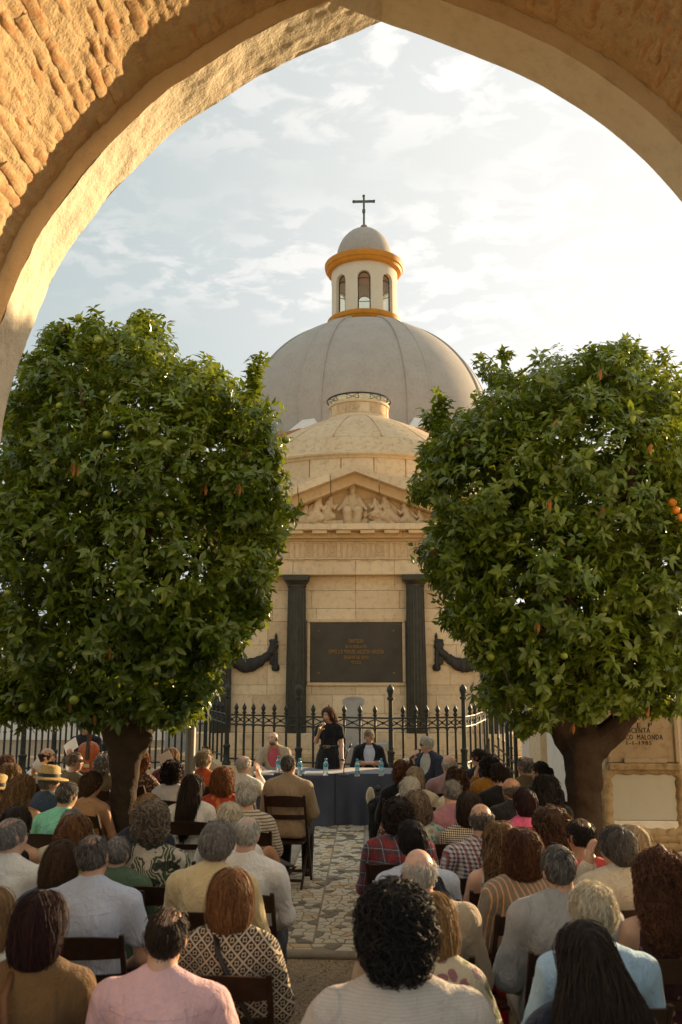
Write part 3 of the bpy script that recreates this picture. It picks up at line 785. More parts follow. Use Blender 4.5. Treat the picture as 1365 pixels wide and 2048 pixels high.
# dome curve from (R1,zs) to (Rl,zl0)
phi = np.linspace(0, 1, 10)
cur = [(R1+(Rl-R1)*t, zs+(zl0-zs)*t+.10*math.sin(PI*t)) for t in phi]
MB().lathe([(r-.02, z) for r, z in cur], (*cD, 0), 64).build('dome_core', STONEW, maus, True)
nP = 16
for k in range(nP):
    a0 = 2*PI*(k+.5)/nP+.012; a1 = 2*PI*(k+1.5)/nP-.012; A = np.linspace(a0, a1, 5); mb = MB()
    V = np.array([[(cD[0]+(r+.012-.03*(j in (0, 4))*0)*math.cos(a), cD[1]+(r+.012)*math.sin(a), z+.006) for r, z in cur] for j, a in enumerate(A)])
    Vi = np.array([[(cD[0]+(r-.03)*math.cos(a), cD[1]+(r-.03)*math.sin(a), z) for r, z in cur] for a in (A[0], A[-1])])
    m_, n_ = V.shape[:2]; f = [(i*n_+j, (i+1)*n_+j, (i+1)*n_+j+1, i*n_+j+1) for i in range(m_-1) for j in range(n_-1)]
    o0 = m_*n_; f += [(j, j+1, o0+j+1, o0+j) for j in range(n_-1)]+[((m_-1)*n_+j+1, (m_-1)*n_+j, o0+n_+j, o0+n_+j+1) for j in range(n_-1)]
    mb.add(np.concatenate([V.reshape(-1, 3), Vi.reshape(-1, 3)]), f); me = mb.mesh('dome_panel', True); me.materials.append(STONEW); me.set_sharp_from_angle(angle=math.radians(40))
    o = link('dome_panel', me, maus, local=True); o.location = -Vector(maus.location)
ln = MB().lathe([(Rl+.10, zl0-.05), (Rl+.08, zl0+.02), (Rl, zl0+.05), (Rl-.02, zl0+.06), (Rl-.02, zl1-.07), (Rl+.02, zl1-.06), (Rl+.02, zl1), (Rl-.06, zl1+.02)], (*cD, 0), 48).build('lantern', STONE, maus, True, angle=30)
for k in range(16):
    a0 = 2*PI*k/16+.03; a1 = 2*PI*(k+1)/16-.03; A = np.linspace(a0, a1, 4); rr = [(Rl-.04, zl0+.09), (Rl-.006, zl0+.09), (Rl-.006, zl1-.09), (Rl-.04, zl1-.09)]
    rings = [np.array([(cD[0]+r*math.cos(a), cD[1]+r*math.sin(a), z) for r, z in rr]) for a in A]
    MB().loft(rings).build('lantern_stone', STONEW if k % 3 else STONE, ln)
gl = MB(); zg = zl1+.30; Rg = .86
def m_pane():
    t = NT('skylight_pane'); t.b.inputs['Transmission Weight'].default_value = .85; t.b.inputs['IOR'].default_value = 1.05; return t.fin((.80, .84, .78), .25, .3)
gl.lathe([(Rl-.08, zl1+.01), (Rl-.02, zl1+.14), (.42, zl1+.18), (.01, zl1+.20)], (*cD, 0), 32); gl.build('skylight_pane', mat('skylight', m_pane), maus, True, angle=30)
fr = MB(); A = np.linspace(0, 2*PI, 49)
fr.tube([(cD[0]+Rg*math.cos(a), cD[1]+Rg*math.sin(a), zl1+.15) for a in A], .022, 6, False)
for k in range(16):
    a = 2*PI*k/16; a2 = a+2*PI/16*(1 if k % 2 else -1)
    fr.tube([(cD[0]+.78*math.cos(a), cD[1]+.78*math.sin(a), zl1), (cD[0]+.84*math.cos(a), cD[1]+.84*math.sin(a), zl1+.15)], .009, 5)
    fr.tube([(cD[0]+.79*math.cos(a2), cD[1]+.79*math.sin(a2), zl1+.01), (cD[0]+.84*math.cos(a), cD[1]+.84*math.sin(a), zl1+.14)], .007, 5)
fr.build('skylight_frame', IRON, maus)

# ---------------------------------------------------------------- the chapel behind
YC = 40.0
cx = W(729, 560, YC)[0]; zc_ = lambda py, y: W(729, py, y)[2]
chap = thing('chapel', 'domed chapel behind the mausoleum with grey ribbed dome, white lantern and amber cornices', 'chapel', (cx, YC, 0))
cc = (cx, YC)
RB = 5.95; zBase = 12.45
zL0 = zc_(652, YC-1.65)
RL = 1.60
angT = math.acos(1.70/RB); cur = [(RB*math.cos(angT*t), zBase+RB*math.sin(angT*t)) for t in np.linspace(0, 1, 26)]; zL0 = cur[-1][1]
cur = [(RB+.02, zBase-1.6)]+cur
MB().lathe([(r, z) for r, z in cur]+[(1.0, zL0+.02)], (*cc, 0), 96).build('dome', ROOFG, chap, True, angle=40)
for k in range(8):
    am = PI/8+k*PI/4; mb = MB(); hwid = .135
    for side in (-1, 1):
        a_ = am+side*hwid
        tp = []
        for r, z in cur[:-1]:
            w_ = hwid*(.35+.65*(r/RB)**.3)*RB/r*min(1, r/RB*1.25+.0) if False else hwid*(1.0)
            # band edges keep a nearly constant width: the angle grows as the radius shrinks
            aa = am+side*.088
            tp.append((cc[0]+(r+.02)*math.cos(aa), cc[1]+(r+.02)*math.sin(aa), z+.02))
        mb.tube(tp, .05, 6)
    n_ = len(cur[:-1]); V = []
    for r, z in cur[:-1]:
        for q in np.linspace(-1, 1, 4):
            aa = am+q*.088; V.append((cc[0]+(r+.035)*math.cos(aa), cc[1]+(r+.035)*math.sin(aa), z+.03))
    mb.add(V, [(i*4+j, i*4+j+1, (i+1)*4+j+1, (i+1)*4+j) for i in range(n_-1) for j in range(3)])
    mb.build('dome_rib', ROOFG, chap, True, angle=45)
# octagonal brick cornice
AP = 6.15
def octa(ap, z): return np.array([(cc[0]+ap/math.cos(PI/8)*math.cos(a), cc[1]+ap/math.cos(PI/8)*math.sin(a), z) for a in PI/8+np.arange(8)*PI/4])
zo = zc_(853, YC-AP-.3)
MB().loft([octa(AP-.25, 0), octa(AP-.25, zo-1.5)]).build('wall', CREAM, chap)
lay = [(.0, 1.5, 1.15), (.10, 1.14, .98), (.06, .97, .62), (.20, .61, .45), (.30, .44, .02)]
for off, d0, d1 in lay: MB().loft([octa(AP-.12+off, zo-d0), octa(AP-.12+off, zo-d1)]).build('cornice_course', REDBRICK if off != .06 else WHITEW, chap)
bk = MB().box(-.095, .095, -.05, .06, 0, .40, .012).mesh('cornice_brick'); bk.materials.append(REDBRICK)
bk2 = MB().box(-.10, .10, -.045, .05, 0, .13, .010).mesh('cornice_brick'); bk2.materials.append(REDBRICK)
for e in (4, 5, 6):           # the three faces towards us (normals at 225, 270, 315 degrees)
    am = (e+1)*PI/4; nx_, ny_ = math.cos(am), math.sin(am); half = (AP+.15)*math.tan(PI/8)
    for t in np.arange(-half+.1, half-.05, .21):
        for me, of_, zz in ((bk, AP+.18, zo-.43), (bk2, AP+.08, zo-.60)):
            o = link('cornice_brick', me, chap, local=True); o.location = Vector((cc[0]+nx_*of_-ny_*t, cc[1]+ny_*of_+nx_*t, zz+random.uniform(-.008, .008)))-Vector(chap.location); o.rotation_euler = (0, 0, am+PI/2)
for k in (4, 5, 6, 7):
    a = PI/8+k*PI/4; r = AP/math.cos(PI/8)-.95; c0 = np.array([cc[0]+r*math.cos(a), cc[1]+r*math.sin(a)]); mb = MB()
    q = [np.array([*(c0+np.array([math.cos(a+PI/4+j*PI/2), math.sin(a+PI/4+j*PI/2)])*1.05), zo]) for j in range(4)]
    mb.add([*q, (c0[0], c0[1], zo+.95)], [(0, 1, 4), (1, 2, 4), (2, 3, 4), (3, 0, 4)]); mb.build('corner_cap', WHITEW, chap)
# lantern
zr0, zr1 = zc_(631, YC-1.75), zc_(617, YC-1.75); zu0, zu1 = zc_(514, YC-1.8), zc_(500, YC-1.85)
MB().lathe([(1.62, zL0-.3), (1.62, zr0)], (*cc, 0), 64).build('lantern_base', CREAM, chap, True)
def ringm(zb, zt, r, nm): return MB().lathe([(r-.22, zb), (r-.14, zb+.04), (r-.10, zb+(zt-zb)*.35), (r-.04, zb+(zt-zb)*.45), (r, zb+(zt-zb)*.8), (r, zt), (r-.08, zt+.03), (1.4, zt+.05)], (*cc, 0), 72).build(nm, YELLOW, chap, True, angle=25)
ringm(zr0, zr1, 1.80, 'lower_cornice'); ringm(zu0-.06, zu1+.05, 1.93, 'upper_cornice')
# drum wall of the lantern with eight arched openings
nW = 8; RO, RI = 1.60, 1.36; zw0, zw1 = zr1+.02, zu0; hh = zw1-zw0
wz0, wsp = zw0+.05, zw0+hh*.66; ww = .31
mb = MB(); NA = 12
a_w = ww/RO*1.05
def arc_top(u): return wsp+ww*math.sqrt(max(0, 1-u*u))
for k in range(nW):
    am = -PI/2+k*2*PI/nW; aN = am+2*PI/nW
    # pier between openings
    A = np.linspace(am+a_w, aN-a_w, 8)
    for R_ in (RO, RI):
        V = [(cc[0]+R_*math.cos(a), cc[1]+R_*math.sin(a), z) for a in A for z in (zw0, zw1)]
        mb.add(V, [(2*i, 2*i+2, 2*i+3, 2*i+1) for i in range(7)])
    U = np.linspace(-1, 1, NA+1)
    for R_ in (RO, RI):
        V = [(cc[0]+R_*math.cos(am+u*a_w), cc[1]+R_*math.sin(am+u*a_w), z) for u in U for z in (arc_top(u), zw1)]
        mb.add(V, [(2*i, 2*i+2, 2*i+3, 2*i+1) for i in range(NA)])
        V = [(cc[0]+R_*math.cos(am+u*a_w), cc[1]+R_*math.sin(am+u*a_w), z) for u in U for z in (zw0, wz0)]
        mb.add(V, [(2*i, 2*i+2, 2*i+3, 2*i+1) for i in range(NA)])
    edge = [(-1, wz0)]+[(u, arc_top(u)) for u in U]+[(1, wz0)]
    V = [(cc[0]+R_*math.cos(am+u*a_w), cc[1]+R_*math.sin(am+u*a_w), z) for u, z in edge for R_ in (RO, RI)]
    mb.add(V, [(2*i, 2*i+1, 2*i+3, 2*i+2) for i in range(len(edge)-1)])
mb.build('lantern_wall', CREAM, chap)
def m_wpane():
    t = NT('window_pane'); t.b.inputs['Transmission Weight'].default_value = .8; t.b.inputs['IOR'].default_value = 1.04; return t.fin((.78, .80, .66), .08, .4)
WP = mat('wpane', m_wpane)
for k in range(nW):
    am = -PI/2+k*2*PI/nW; Rm = 1.42; fm = MB(); U = np.linspace(-.97, .97, 11)
    edge = [(-.97, wz0+.02)]+[(u, arc_top(u)-.02) for u in U]+[(.97, wz0+.02)]
    P_ = [(cc[0]+Rm*math.cos(am+u*a_w), cc[1]+Rm*math.sin(am+u*a_w), z) for u, z in edge]; fm.tube(P_, .028, 5)
    fm.tube([P_[1] if 0 else (cc[0]+Rm*math.cos(am+u*a_w), cc[1]+Rm*math.sin(am+u*a_w), wsp) for u in (-.97, 0, .97)], .022, 5)
    wf = fm.build('window_frame', IRON, chap)
    g = MB(); V = [(cc[0]+(Rm-.01)*math.cos(am+u*a_w), cc[1]+(Rm-.01)*math.sin(am+u*a_w), z) for u in U for z in (wz0, arc_top(u)-.02)]
    g.add(V, [(2*i, 2*i+2, 2*i+3, 2*i+1) for i in range(10)]); g.build('pane', WP, wf)
MB().lathe([(RI-.01, 0), (.01, .02)], (*cc, zw1-.02), 32).build('lantern_ceiling', CREAM, chap)
MB().lathe([(RI+.1, 0), (.01, .01)], (*cc, zw0-.01), 32).build('lantern_floor', CREAM, chap)
zd0 = zu1+.08; zd1 = zc_(459, YC); RD = 1.36
MB().lathe([(RD*math.cos(t), zd0+.28+(zd1-zd0-.28)*math.sin(t)) for t in np.linspace(0, PI/2-.06, 14)][::1] if False else [(RD, zd0-.05), (RD, zd0+.28)]+[(RD*math.cos(t), zd0+.28+(zd1-zd0-.28)*math.sin(t)) for t in np.linspace(.05, PI/2-.1, 13)], (*cc, 0), 56).build('lantern_dome', ROOFG, chap, True, angle=40)
MB().lathe([(.16, -.12), (.16, .05), (.19, .08), (.19, .12), (.14, .2), (.05, .22)], (*cc, zd1), 20).build('finial_base', simple('terracotta', (.30, .17, .11)), chap, True, angle=30)
cr = MB(); zt = zc_(391, YC); zb = zc_(403, YC)
cr.box(cc[0]-.05, cc[0]+.05, YC-.05, YC+.05, zd1+.2, zt-.08, .008); cr.box(cc[0]-.47, cc[0]-.052, YC-.045, YC+.045, zb-.055, zb+.055, .008); cr.box(cc[0]+.052, cc[0]+.47, YC-.045, YC+.045, zb-.055, zb+.055, .008)
for dx, z in ((-.5, zb), (.5, zb), (0, zt-.04)):
    cr.lathe([(.001, -.09), (.06, -.06), (.085, 0), (.06, .06), (.001, .09)], (cc[0]+dx, YC, z), 10)
cr.lathe([(.05, 0), (.085, .05), (.085, .2), (.05, .26)], (*cc, zd1+.85), 10)
cr.build('cross', simple('verdigris_iron', (.10, .125, .10), .6), chap)
# ---------------------------------------------------------------- iron railings
ZPL = .36
def picket_mesh(h, name, r=.021, tip=True):
    pr = [(r, 0), (r, h*.62), (r*1.5, h*.625), (r*1.5, h*.64), (r, h*.65), (r, h-.20), (r*1.9, h-.185), (r*1.9, h-.16), (r*1.1, h-.15), (r*1.2, h-.135), (r*2.0, h-.10), (r*1.9, h-.075), (r*.9, h-.03), (.002, h)]
    m = MB().lathe(pr, n=8).mesh(name, True); m.materials.append(IRON); m.set_sharp_from_angle(angle=math.radians(45)); return m
def post_mesh(h, name, r=.045):
    pr = [(r*1.8, 0), (r*1.8, .05), (r*1.3, .09), (r*1.25, .30), (r*1.5, .32), (r*1.5, .36), (r*.95, .38), (r*.8, h-.28), (r*1.4, h-.26), (r*1.4, h-.23), (r*.9, h-.22), (r*1.0, h-.17), (r*1.5, h-.11), (r*1.25, h-.06), (r*.5, h-.02), (.002, h)]
    m = MB().lathe(pr, n=12).mesh(name, True); m.materials.append(IRON); m.set_sharp_from_angle(angle=math.radians(40)); return m
PKM = picket_mesh(1.13, 'picket'); PSM = post_mesh(1.49, 'post')
def cross_mesh(L):
    b = MB(); b.tube([(0, 0, .02), (L, 0, .15)], .011, 5); b.tube([(0, .012, .15), (L, .012, .02)], .011, 5); b.lathe([(.001, -.03), (.022, -.015), (.022, .015), (.001, .03)], (L/2, 0, .085), 8)
    m = b.mesh('cross_brace'); m.materials.append(IRON); return m
def railing(t, path_px, pickets, posts, z0, rails=(.74, .91), braces=True, pm=PKM, qm=PSM, low=.12):
    """path_px: (pixel, distance) pairs; every picket is a part"""
    PX = [p[0] for p in path_px]; YY = [p[1] for p in path_px]
    def at(px):
        y = np.interp(px, PX, YY); q = W(px, 1440, y); return np.array([q[0], q[1], z0])
    for px in pickets:
        o = link('picket', pm, t, local=True); o.location = Vector(at(px))-t.location
    for px in posts:
        o = link('post', qm, t, local=True); o.location = Vector(at(px))-t.location
    pts = np.array([at(p) for p in sorted(set(PX+list(pickets)+list(posts)))])
    for z in (low,)+tuple(rails):
        MB().tube(pts+[0, 0, z], .017, 6).build('rail', IRON, t)
    if braces:
        al = sorted(list(pickets)+list(posts))
        for a, b in zip(al[:-1], al[1:]):
            A, B = at(a), at(b); d = B-A; L = np.linalg.norm(d)
            if L < .08: continue
            o = link('cross_brace', cross_mesh(L), t, local=True); o.location = Vector(A+[0, 0, rails[0]])-t.location; o.rotation_euler = (0, 0, math.atan2(d[1], d[0]))
    b = MB(); off = .16
    A = pts; T = np.gradient(A, axis=0); T[:, 2] = 0; T /= np.linalg.norm(T, axis=1)[:, None]+1e-9; N = np.stack([-T[:, 1], T[:, 0], 0*T[:, 0]], 1)
    rings = [np.array([A[i]-N[i]*off-[0, 0, z0+.02], A[i]+N[i]*off-[0, 0, z0+.02], A[i]+N[i]*off, A[i]-N[i]*off]) for i in range(len(A))]
    b.loft(rings).build('stone_kerb', STONEW, t)
fc = thing('iron_railing', 'dark iron railing of spear tipped bars with crossed braces around the mausoleum', 'railing', (W(690, 1440, 15.6)[0], 15.6, 0))
railing(fc, [(419, 18.6), (446, 17.2), (455, 16.7), (598, 16.0), (782, 15.5), (928, 15.9), (950, 16.6), (972, 18.4)],
        [421, 427.5, 436, 445, 473, 489, 507, 527, 549, 573, 627, 658, 689, 720.5, 750.6, 806.6, 831.5, 854, 876, 894.5, 911.5, 941, 950.6, 960, 969], [455, 598, 782, 928, 973], ZPL)
tall = picket_mesh(1.25, 'picket', .020)
fl = thing('iron_railing', 'plain dark iron railing with tall bars behind the crowd left of the left trunk', 'railing', (W(70, 1440, 15.5)[0], 15.5, 0))
railing(fl, [(-60, 14.2), (215, 18.2)], [-45, -30, -16, -2, 12, 25, 38, 63, 75, 87, 99, 123, 134, 145, 156, 178, 189, 200], [50, 111, 167, 212], .25, (1.08,), False, tall, post_mesh(1.4, 'post', .05))
fm = thing('iron_railing', 'low plain iron railing between the left trunk and the mausoleum railing', 'railing', (W(330, 1440, 16.6)[0], 16.6, 0))
railing(fm, [(228, 16.3), (416, 17.2)], [240, 252, 264, 276, 302, 314, 327, 340, 352, 365, 377, 389, 401], [228, 289, 412], .28, (1.1, .95), False, tall, post_mesh(1.4, 'post', .04))
fr_ = thing('iron_railing', 'short stretch of iron bars behind the right crowd beside the white wall', 'railing', (W(1010, 1440, 15.4)[0], 15.4, 0))
railing(fr_, [(985, 17.0), (1028, 13.6)], [996, 1006, 1021], [985, 1014, 1030], .1, (.62, .46), False, tall, post_mesh(1.42, 'post', .035))

# stone marker between railing and tomb
pd = thing('stone_pedestal', 'grey marble pedestal standing before the tomb behind the iron railing', 'pedestal', (W(708, 1500, 17.5)[0], 17.5, 0))
xs0 = pd.location.x; b = MB()
b.box(xs0-.62, xs0+.62, 17.1, 18.0, 0, .62, .02).build('base', GREYST, pd)
MB().box(xs0+.06, xs0+.70, 17.05, 17.6, .62, .72, .01).build('slab', GREYST, pd)
MB().loft([np.array([(xs0-r, 17.3, z), (xs0+r, 17.3, z), (xs0+r, 17.8, z), (xs0-r, 17.8, z)]) for r, z in ((.22, .623), (.22, .72), (.19, .74), (.17, 1.42), (.21, 1.44), (.21, 1.52))]).build('shaft', GREYST, pd)
cap = MB().lathe([(.205, -.23), (.205, .23)], n=20).mesh('cap'); cap.materials.append(GREYST); o = link('cap', cap, pd, local=True); o.rotation_euler = (PI/2, 0, 0); o.location = (0, .05, 1.50); o.scale = (1, .35, 1)

# ---------------------------------------------------------------- burial niches on the right
YNI = 10.6
nx = lambda px, py=1560: W(px, py, YNI)[0]
nz = lambda py, px=1290: W(px, py, YNI)[2]
nic = thing('niche_block', 'weathered burial niches with stone borders and pale covers behind the right trunk', 'burial niches', (nx(1290), YNI, 0))
x0 = nx(1203); x1 = x0+4.6; zTop = 2.35
RUST = m_stone('stained_stone_border', (.36, .25, .13), (.48, .36, .21), (.12, .075, .04), .9, .8)
TABLET = m_stone('stained_marble_tablet', (.36, .265, .165), (.42, .325, .215), (.20, .13, .07), .7, .2)
COVER = m_stone('pale_niche_cover', (.52, .50, .43), (.57, .55, .48), (.40, .36, .28), .25, .1)
MB().box(x0+.03, x1, YNI+.05, YNI+1.0, 0, zTop, .03).build('masonry', WHITEW, nic)
def border(a, c, z0, z1, wd=.12):
    b = MB(); n = 40
    sides = [((a, z0), (a, z1)), ((a, z1), (c, z1)), ((c, z1), (c, z0)), ((c, z0), (a, z0))]
    pts = []
    rad = .07
    for (p, q) in sides:
        p, q = np.array(p), np.array(q); L = np.linalg.norm(q-p); 
        for t in np.linspace(rad/L, 1-rad/L, 16): pts.append(p+(q-p)*t)
    pts.append(pts[0]); P = np.array([(p[0], YNI+.02, p[1]) for p in pts]); P += .008*np.stack([vnoise(P*9, 1), vnoise(P*9, 2), vnoise(P*9, 3)], 1); P[-1] = P[0]
    b.tube(P, [wd*.55*(1+.12*math.sin(i*1.7)) for i in range(len(P))], 8, False); return b.build('stone_border', RUST, nic, True)
zs = [nz(1400), nz(1535), nz(1672), nz(1800)]
colsx = [(nx(1214), nx(1362)), (nx(1375), nx(1530))]
for ci, (a, c) in enumerate(colsx):
    for r_ in range(3):
        z1 = (2.2, zs[1]-.02, zs[2]-.02)[r_]; z0 = (zs[1]+.07, zs[2]+.03, .12)[r_]
        if r_ == 0:
            zz0, zz1 = nz(1521), nz(1372)
            MB().box(a+.015, c-.01, YNI-.10, YNI+.04, zz0-.10, zz0-.025, .01).build('ledge', RUST, nic)
            tb = MB().box(a+.05, c-.05, YNI-.02, YNI+.04, zz0-.02, zz1, .006).build('tablet', TABLET, nic)
            for xx in (a+.025, c-.045): MB().box(xx-.012, xx+.035, YNI-.06, YNI+.04, zz0-.02, zz1, .008).build('tablet_frame', TABLET, nic)
            MB().box(a+.19, c-.17, YNI-.085, YNI+.0, zz0-.022, zz0+.03, .008).build('lip', TABLET, nic)
            if ci == 0:
                INK = simple('engraved_letter', (.05, .04, .03), .8)
                xm = nx(1281)
                for s, py, wpx, hh in (('D  E  P', 1450.5, 53, .058), ('VICENTA', 1461, 46, .065), ('ISACCO  MALONDA', 1474.5, 91, .065), ('1-1-1985', 1486, 47, .05)):
                    me = text_mesh(s, hh*1.3, .003, INK, 0); xs_ = [v.co.x for v in me.vertices]; sc = wpx*.00612/(max(xs_)-min(xs_))
                    o = link('engraved_lettering', me, tb, local=True); o.rotation_euler = (PI/2, 0, 0); o.scale = (sc, 1, 1); o.location = (xm, YNI-.0235, nz(py))
        else:
            border(a, c, z0, z1)
            MB().box(a+.05, c-.05, YNI+.01, YNI+.045, z0+.14, z1-.05, .004).build('cover', COVER, nic)
            MB().box(a+.05, c-.05, YNI-.01, YNI+.045, z0+.03, z0+.135, .01).build('sill', WHITEW, nic)
# low wall with pilasters leading back to the tomb
rw = thing('white_wall', 'sunlit white wall with tan pilaster and grey tablet beyond the right trunk', 'wall', (2.75, 13, 0))
q0 = W(1130, 1560, 11.0)[0]; q1 = W(1046, 1560, 15.2)[0]
b = MB(); th = .5
def quadwall(y0, y1, xa, xb, z1, m_, nm, z0=0, dx=0):
    b = MB(); v = [(xa-dx, y0, z0), (xa+th, y0, z0), (xb+th, y1, z0), (xb-dx, y1, z0)]; v += [(p[0], p[1], z1) for p in v]
    b.add(v, [(3, 2, 1, 0), (4, 5, 6, 7), (0, 1, 5, 4), (1, 2, 6, 5), (2, 3, 7, 6), (3, 0, 4, 7)]); return b.build(nm, m_, rw)
xw = lambda y: q0+(q1-q0)*(y-11.0)/4.2
quadwall(10.7, 15.2, xw(10.7), xw(15.2), 1.75, WHITEW, 'wall_panel'); quadwall(12.35, 13.5, xw(12.35), xw(13.5), 1.70, STONE, 'pilaster', 0, .09)
quadwall(13.9, 14.9, xw(13.9), xw(14.9), 1.62, GREYST, 'tablet', 1.2, .03); quadwall(10.7, 15.3, xw(10.7), xw(15.3), 1.86, CREAM, 'coping', 1.752, .1)
# cemetery walls far off to both sides, low buildings beyond
lw = thing('white_wall', 'low white cemetery wall far behind the left tree', 'wall', (-12, 27, 0))
for k in range(7): MB().box(-24+k*3, -24+k*3+2.99, 27, 27.5, 0, 2.6+.02*(k % 2)).build('wall_bay', WHITEW, lw)
MB().box(-24.1, -2.9, 26.9, 27.6, 2.62, 2.8, .02).build('coping', CREAM, lw)
rw2 = thing('white_wall', 'low white cemetery wall far behind the right tree', 'wall', (14, 28, 0))
for k in range(7): MB().box(4.5+k*3, 4.5+k*3+2.99, 28, 28.5, 0, 2.6+.02*(k % 2)).build('wall_bay', WHITEW, rw2)
MB().box(4.4, 25.6, 27.9, 28.6, 2.62, 2.8, .02).build('coping', CREAM, rw2)
gt = thing('grey_tomb', 'small grey stone tomb block behind the low railing left of the mausoleum', 'tomb', (W(405, 1440, 20)[0], 20, 0))
MB().box(gt.location.x-.75, gt.location.x+.45, 19.6, 21, 0, .95, .03).build('block', GREYST, gt); MB().box(gt.location.x-.85, gt.location.x+.55, 19.5, 21.1, .952, 1.12, .03).build('slab', WHITEW, gt)
# lamp post by the left rows
lp = W(381, 1500, 9.6)
post = thing('lamp_post', 'slim grey metal post rising into the left orange tree among the rows', 'lamp post', (lp[0], 9.6, 0))
POSTM = simple('grey_painted_steel', (.16, .145, .11), .45, .5, .3, .1)
MB().lathe([(.10, 0), (.10, .02), (.066, .04), (.064, .5), (.056, .52), (.054, 3.6)], (lp[0], 9.6, 0), 16).build('shaft', POSTM, post, True, angle=30)
MB().lathe([(.054, 3.6), (.10, 3.66), (.17, 3.95), (.12, 4.1), (.02, 4.2)], (lp[0], 9.6, 0), 16).build('lantern_head', POSTM, post, True, angle=30)

# ---------------------------------------------------------------- tables, cloth, bottles, microphone
def m_cloth():
    t = NT('navy_tablecloth'); n = t.noise(3, 4); g = t.noise(300, 2)
    c = t.mix(t.rng(n, .3, .7), (.058, .066, .092), (.080, .089, .120)); t.bump(g, .15, .002)
    t.b.inputs['Sheen Weight'].default_value = .3
    t.fin(c, .85, .2); return t.m
NAVYC = mat('tablecloth', m_cloth)
TY0, TY1, TZ = 12.35, 13.05, .70
tx0, tx1 = W(508, 1560, TY0)[0], W(806, 1560, TY0)[0]; txm = W(671, 1560, TY0)[0]
WOODT = simple('brown_table_wood', (.14, .075, .035), .5)
def table(x0, x1, lab, labc):
    t = thing('table', lab, 'table', ((x0+x1)/2, (TY0+TY1)/2, 0))
    MB().box(x0+.02, x1-.02, TY0+.02, TY1-.02, TZ-.035, TZ-.006, .004).build('tabletop', WOODT, t)
    for x in (x0+.08, x1-.08):
        for y in (TY0+.08, TY1-.08): MB().box(x-.02, x+.02, y-.02, y+.02, 0, TZ-.036, .003).build('leg', IRON, t)
    c = MB(); n = 90
    # drape: a ring of points around the top falls to the ground in soft folds
    per = []; N_ = 44
    for k in range(N_): per.append((x0+(x1-x0)*k/N_, TY0, 0, -1))
    for k in range(16): per.append((x1, TY0+(TY1-TY0)*k/16, 1, 0))
    for k in range(N_): per.append((x1-(x1-x0)*k/N_, TY1, 0, 1))
    for k in range(16): per.append((x0, TY1-(TY1-TY0)*k/16, -1, 0))
    rings = []
    for t_ in (0, .02, .06, .15, .3, .5, .7, .85, .97, 1.0):
        r = []
        for i, (x, y, ax, ay) in enumerate(per):
            inner = abs(x-txm) < .02 and ax != 0
            w_ = (.035*t_**.8)*(math.sin(x*13+y*9+1.3*math.sin(x*4.1))+.5*math.sin(x*31+y*23)); o_ = .012+.05*t_+w_ if not inner else .004
            z = TZ*(1-t_)+.012*(1-t_)+.004
            if t_ == 1.0: z = .008+.006*math.sin(x*9)
            r.append((x+ax*max(.002, o_), y+ay*max(.004, o_)+(-.05*t_**3*math.sin(x*6) if ay < 0 else 0), z if t_ > 0 else TZ+.006))
        rings.append(np.array(r))
    top = np.array([(x, y, TZ+.006+.003*math.sin(x*7)*math.sin(y*9)) for x, y, *_ in per]); ctr = np.array([[(x0+x1)/2, (TY0+TY1)/2, TZ+.007]])
    c.loft([top]+rings, cap=False)
    n_ = len(per); V = np.vstack([top, ctr]); c.add(V, [(i, (i+1) % n_, n_) for i in range(n_)])
    o = c.build('tablecloth', NAVYC, None, True, angle=60); tag(o, labc, 'tablecloth'); return t
table(tx0, txm, 'left panel table hidden under a navy cloth before the bald speaker', 'left navy tablecloth falling to the paving, under the stack of papers')
table(txm+.006, tx1, 'right panel table hidden under a navy cloth before the suited man', 'right navy tablecloth falling to the paving, under the desk microphone')
ZT_ = TZ+.012
def m_bot():
    t = NT('clear_plastic'); t.b.inputs['Transmission Weight'].default_value = .85; t.b.inputs['IOR'].default_value = 1.2; return t.fin((.80, .86, .86), .08, .5)
BOT = mat('bottle', m_bot); CYAN = simple('cyan_plastic', (.02, .40, .50), .4, .5, 0, .05); LABEL = simple('white_blue_label', (.30, .56, .64), .5, .4, 0, .25, 30)
bm_ = MB().lathe([(.001, 0), (.030, .002), (.033, .01), (.033, .07), (.029, .078), (.029, .115), (.033, .12), (.033, .15), (.026, .175), (.014, .192), (.013, .205)], n=16).mesh('body', True); bm_.materials.append(BOT)
cm_ = MB().lathe([(.016, .198), (.016, .222), (.012, .226), (.001, .226)], n=14).mesh('cap', True); cm_.materials.append(CYAN)
lm_ = MB().lathe([(.0338, .122), (.0338, .149)], n=16, cap=False).mesh('label', True); lm_.materials.append(CYAN)
lm2 = MB().lathe([(.0338, .075), (.0300, .080), (.0300, .114)], n=16, cap=False).mesh('label', True); lm2.materials.append(LABEL)
for px, py, lab in ((557, 1546, 'water bottle half hidden behind the head of the man in the beige jacket'), (600, 1552, 'water bottle with cyan cap left of the white papers'), (652, 1552, 'water bottle with cyan cap beside the standing woman\'s hand'),
                    (715, 1553, 'water bottle with cyan cap just left of the crossed arms of the suited man'), (763, 1552, 'water bottle with cyan cap at the right end of the panel table')):
    p = G(px, py, ZT_); t = thing('water_bottle', lab, 'bottle', (p[0], p[1], ZT_), 0, 'water bottles on the panel table')
    for nm, me in (('body', bm_), ('cap', cm_), ('label', lm_), ('label', lm2)): link(nm, me, t, local=True)
PAPER = simple('white_paper', (.78, .75, .68), .8, .2, 0, .03)
p = G(631, 1549, ZT_); b = MB()
for k in range(9): b.box(p[0]-.13+random.uniform(-.02, .02), p[0]+.12+random.uniform(-.02, .02), p[1]-.12+random.uniform(-.02, .02), p[1]+.10, ZT_+.004*k, ZT_+.004*k+.0025)
tag(b.build('paper_stack', PAPER), 'loose stack of white papers on the navy table before the standing woman', 'papers')
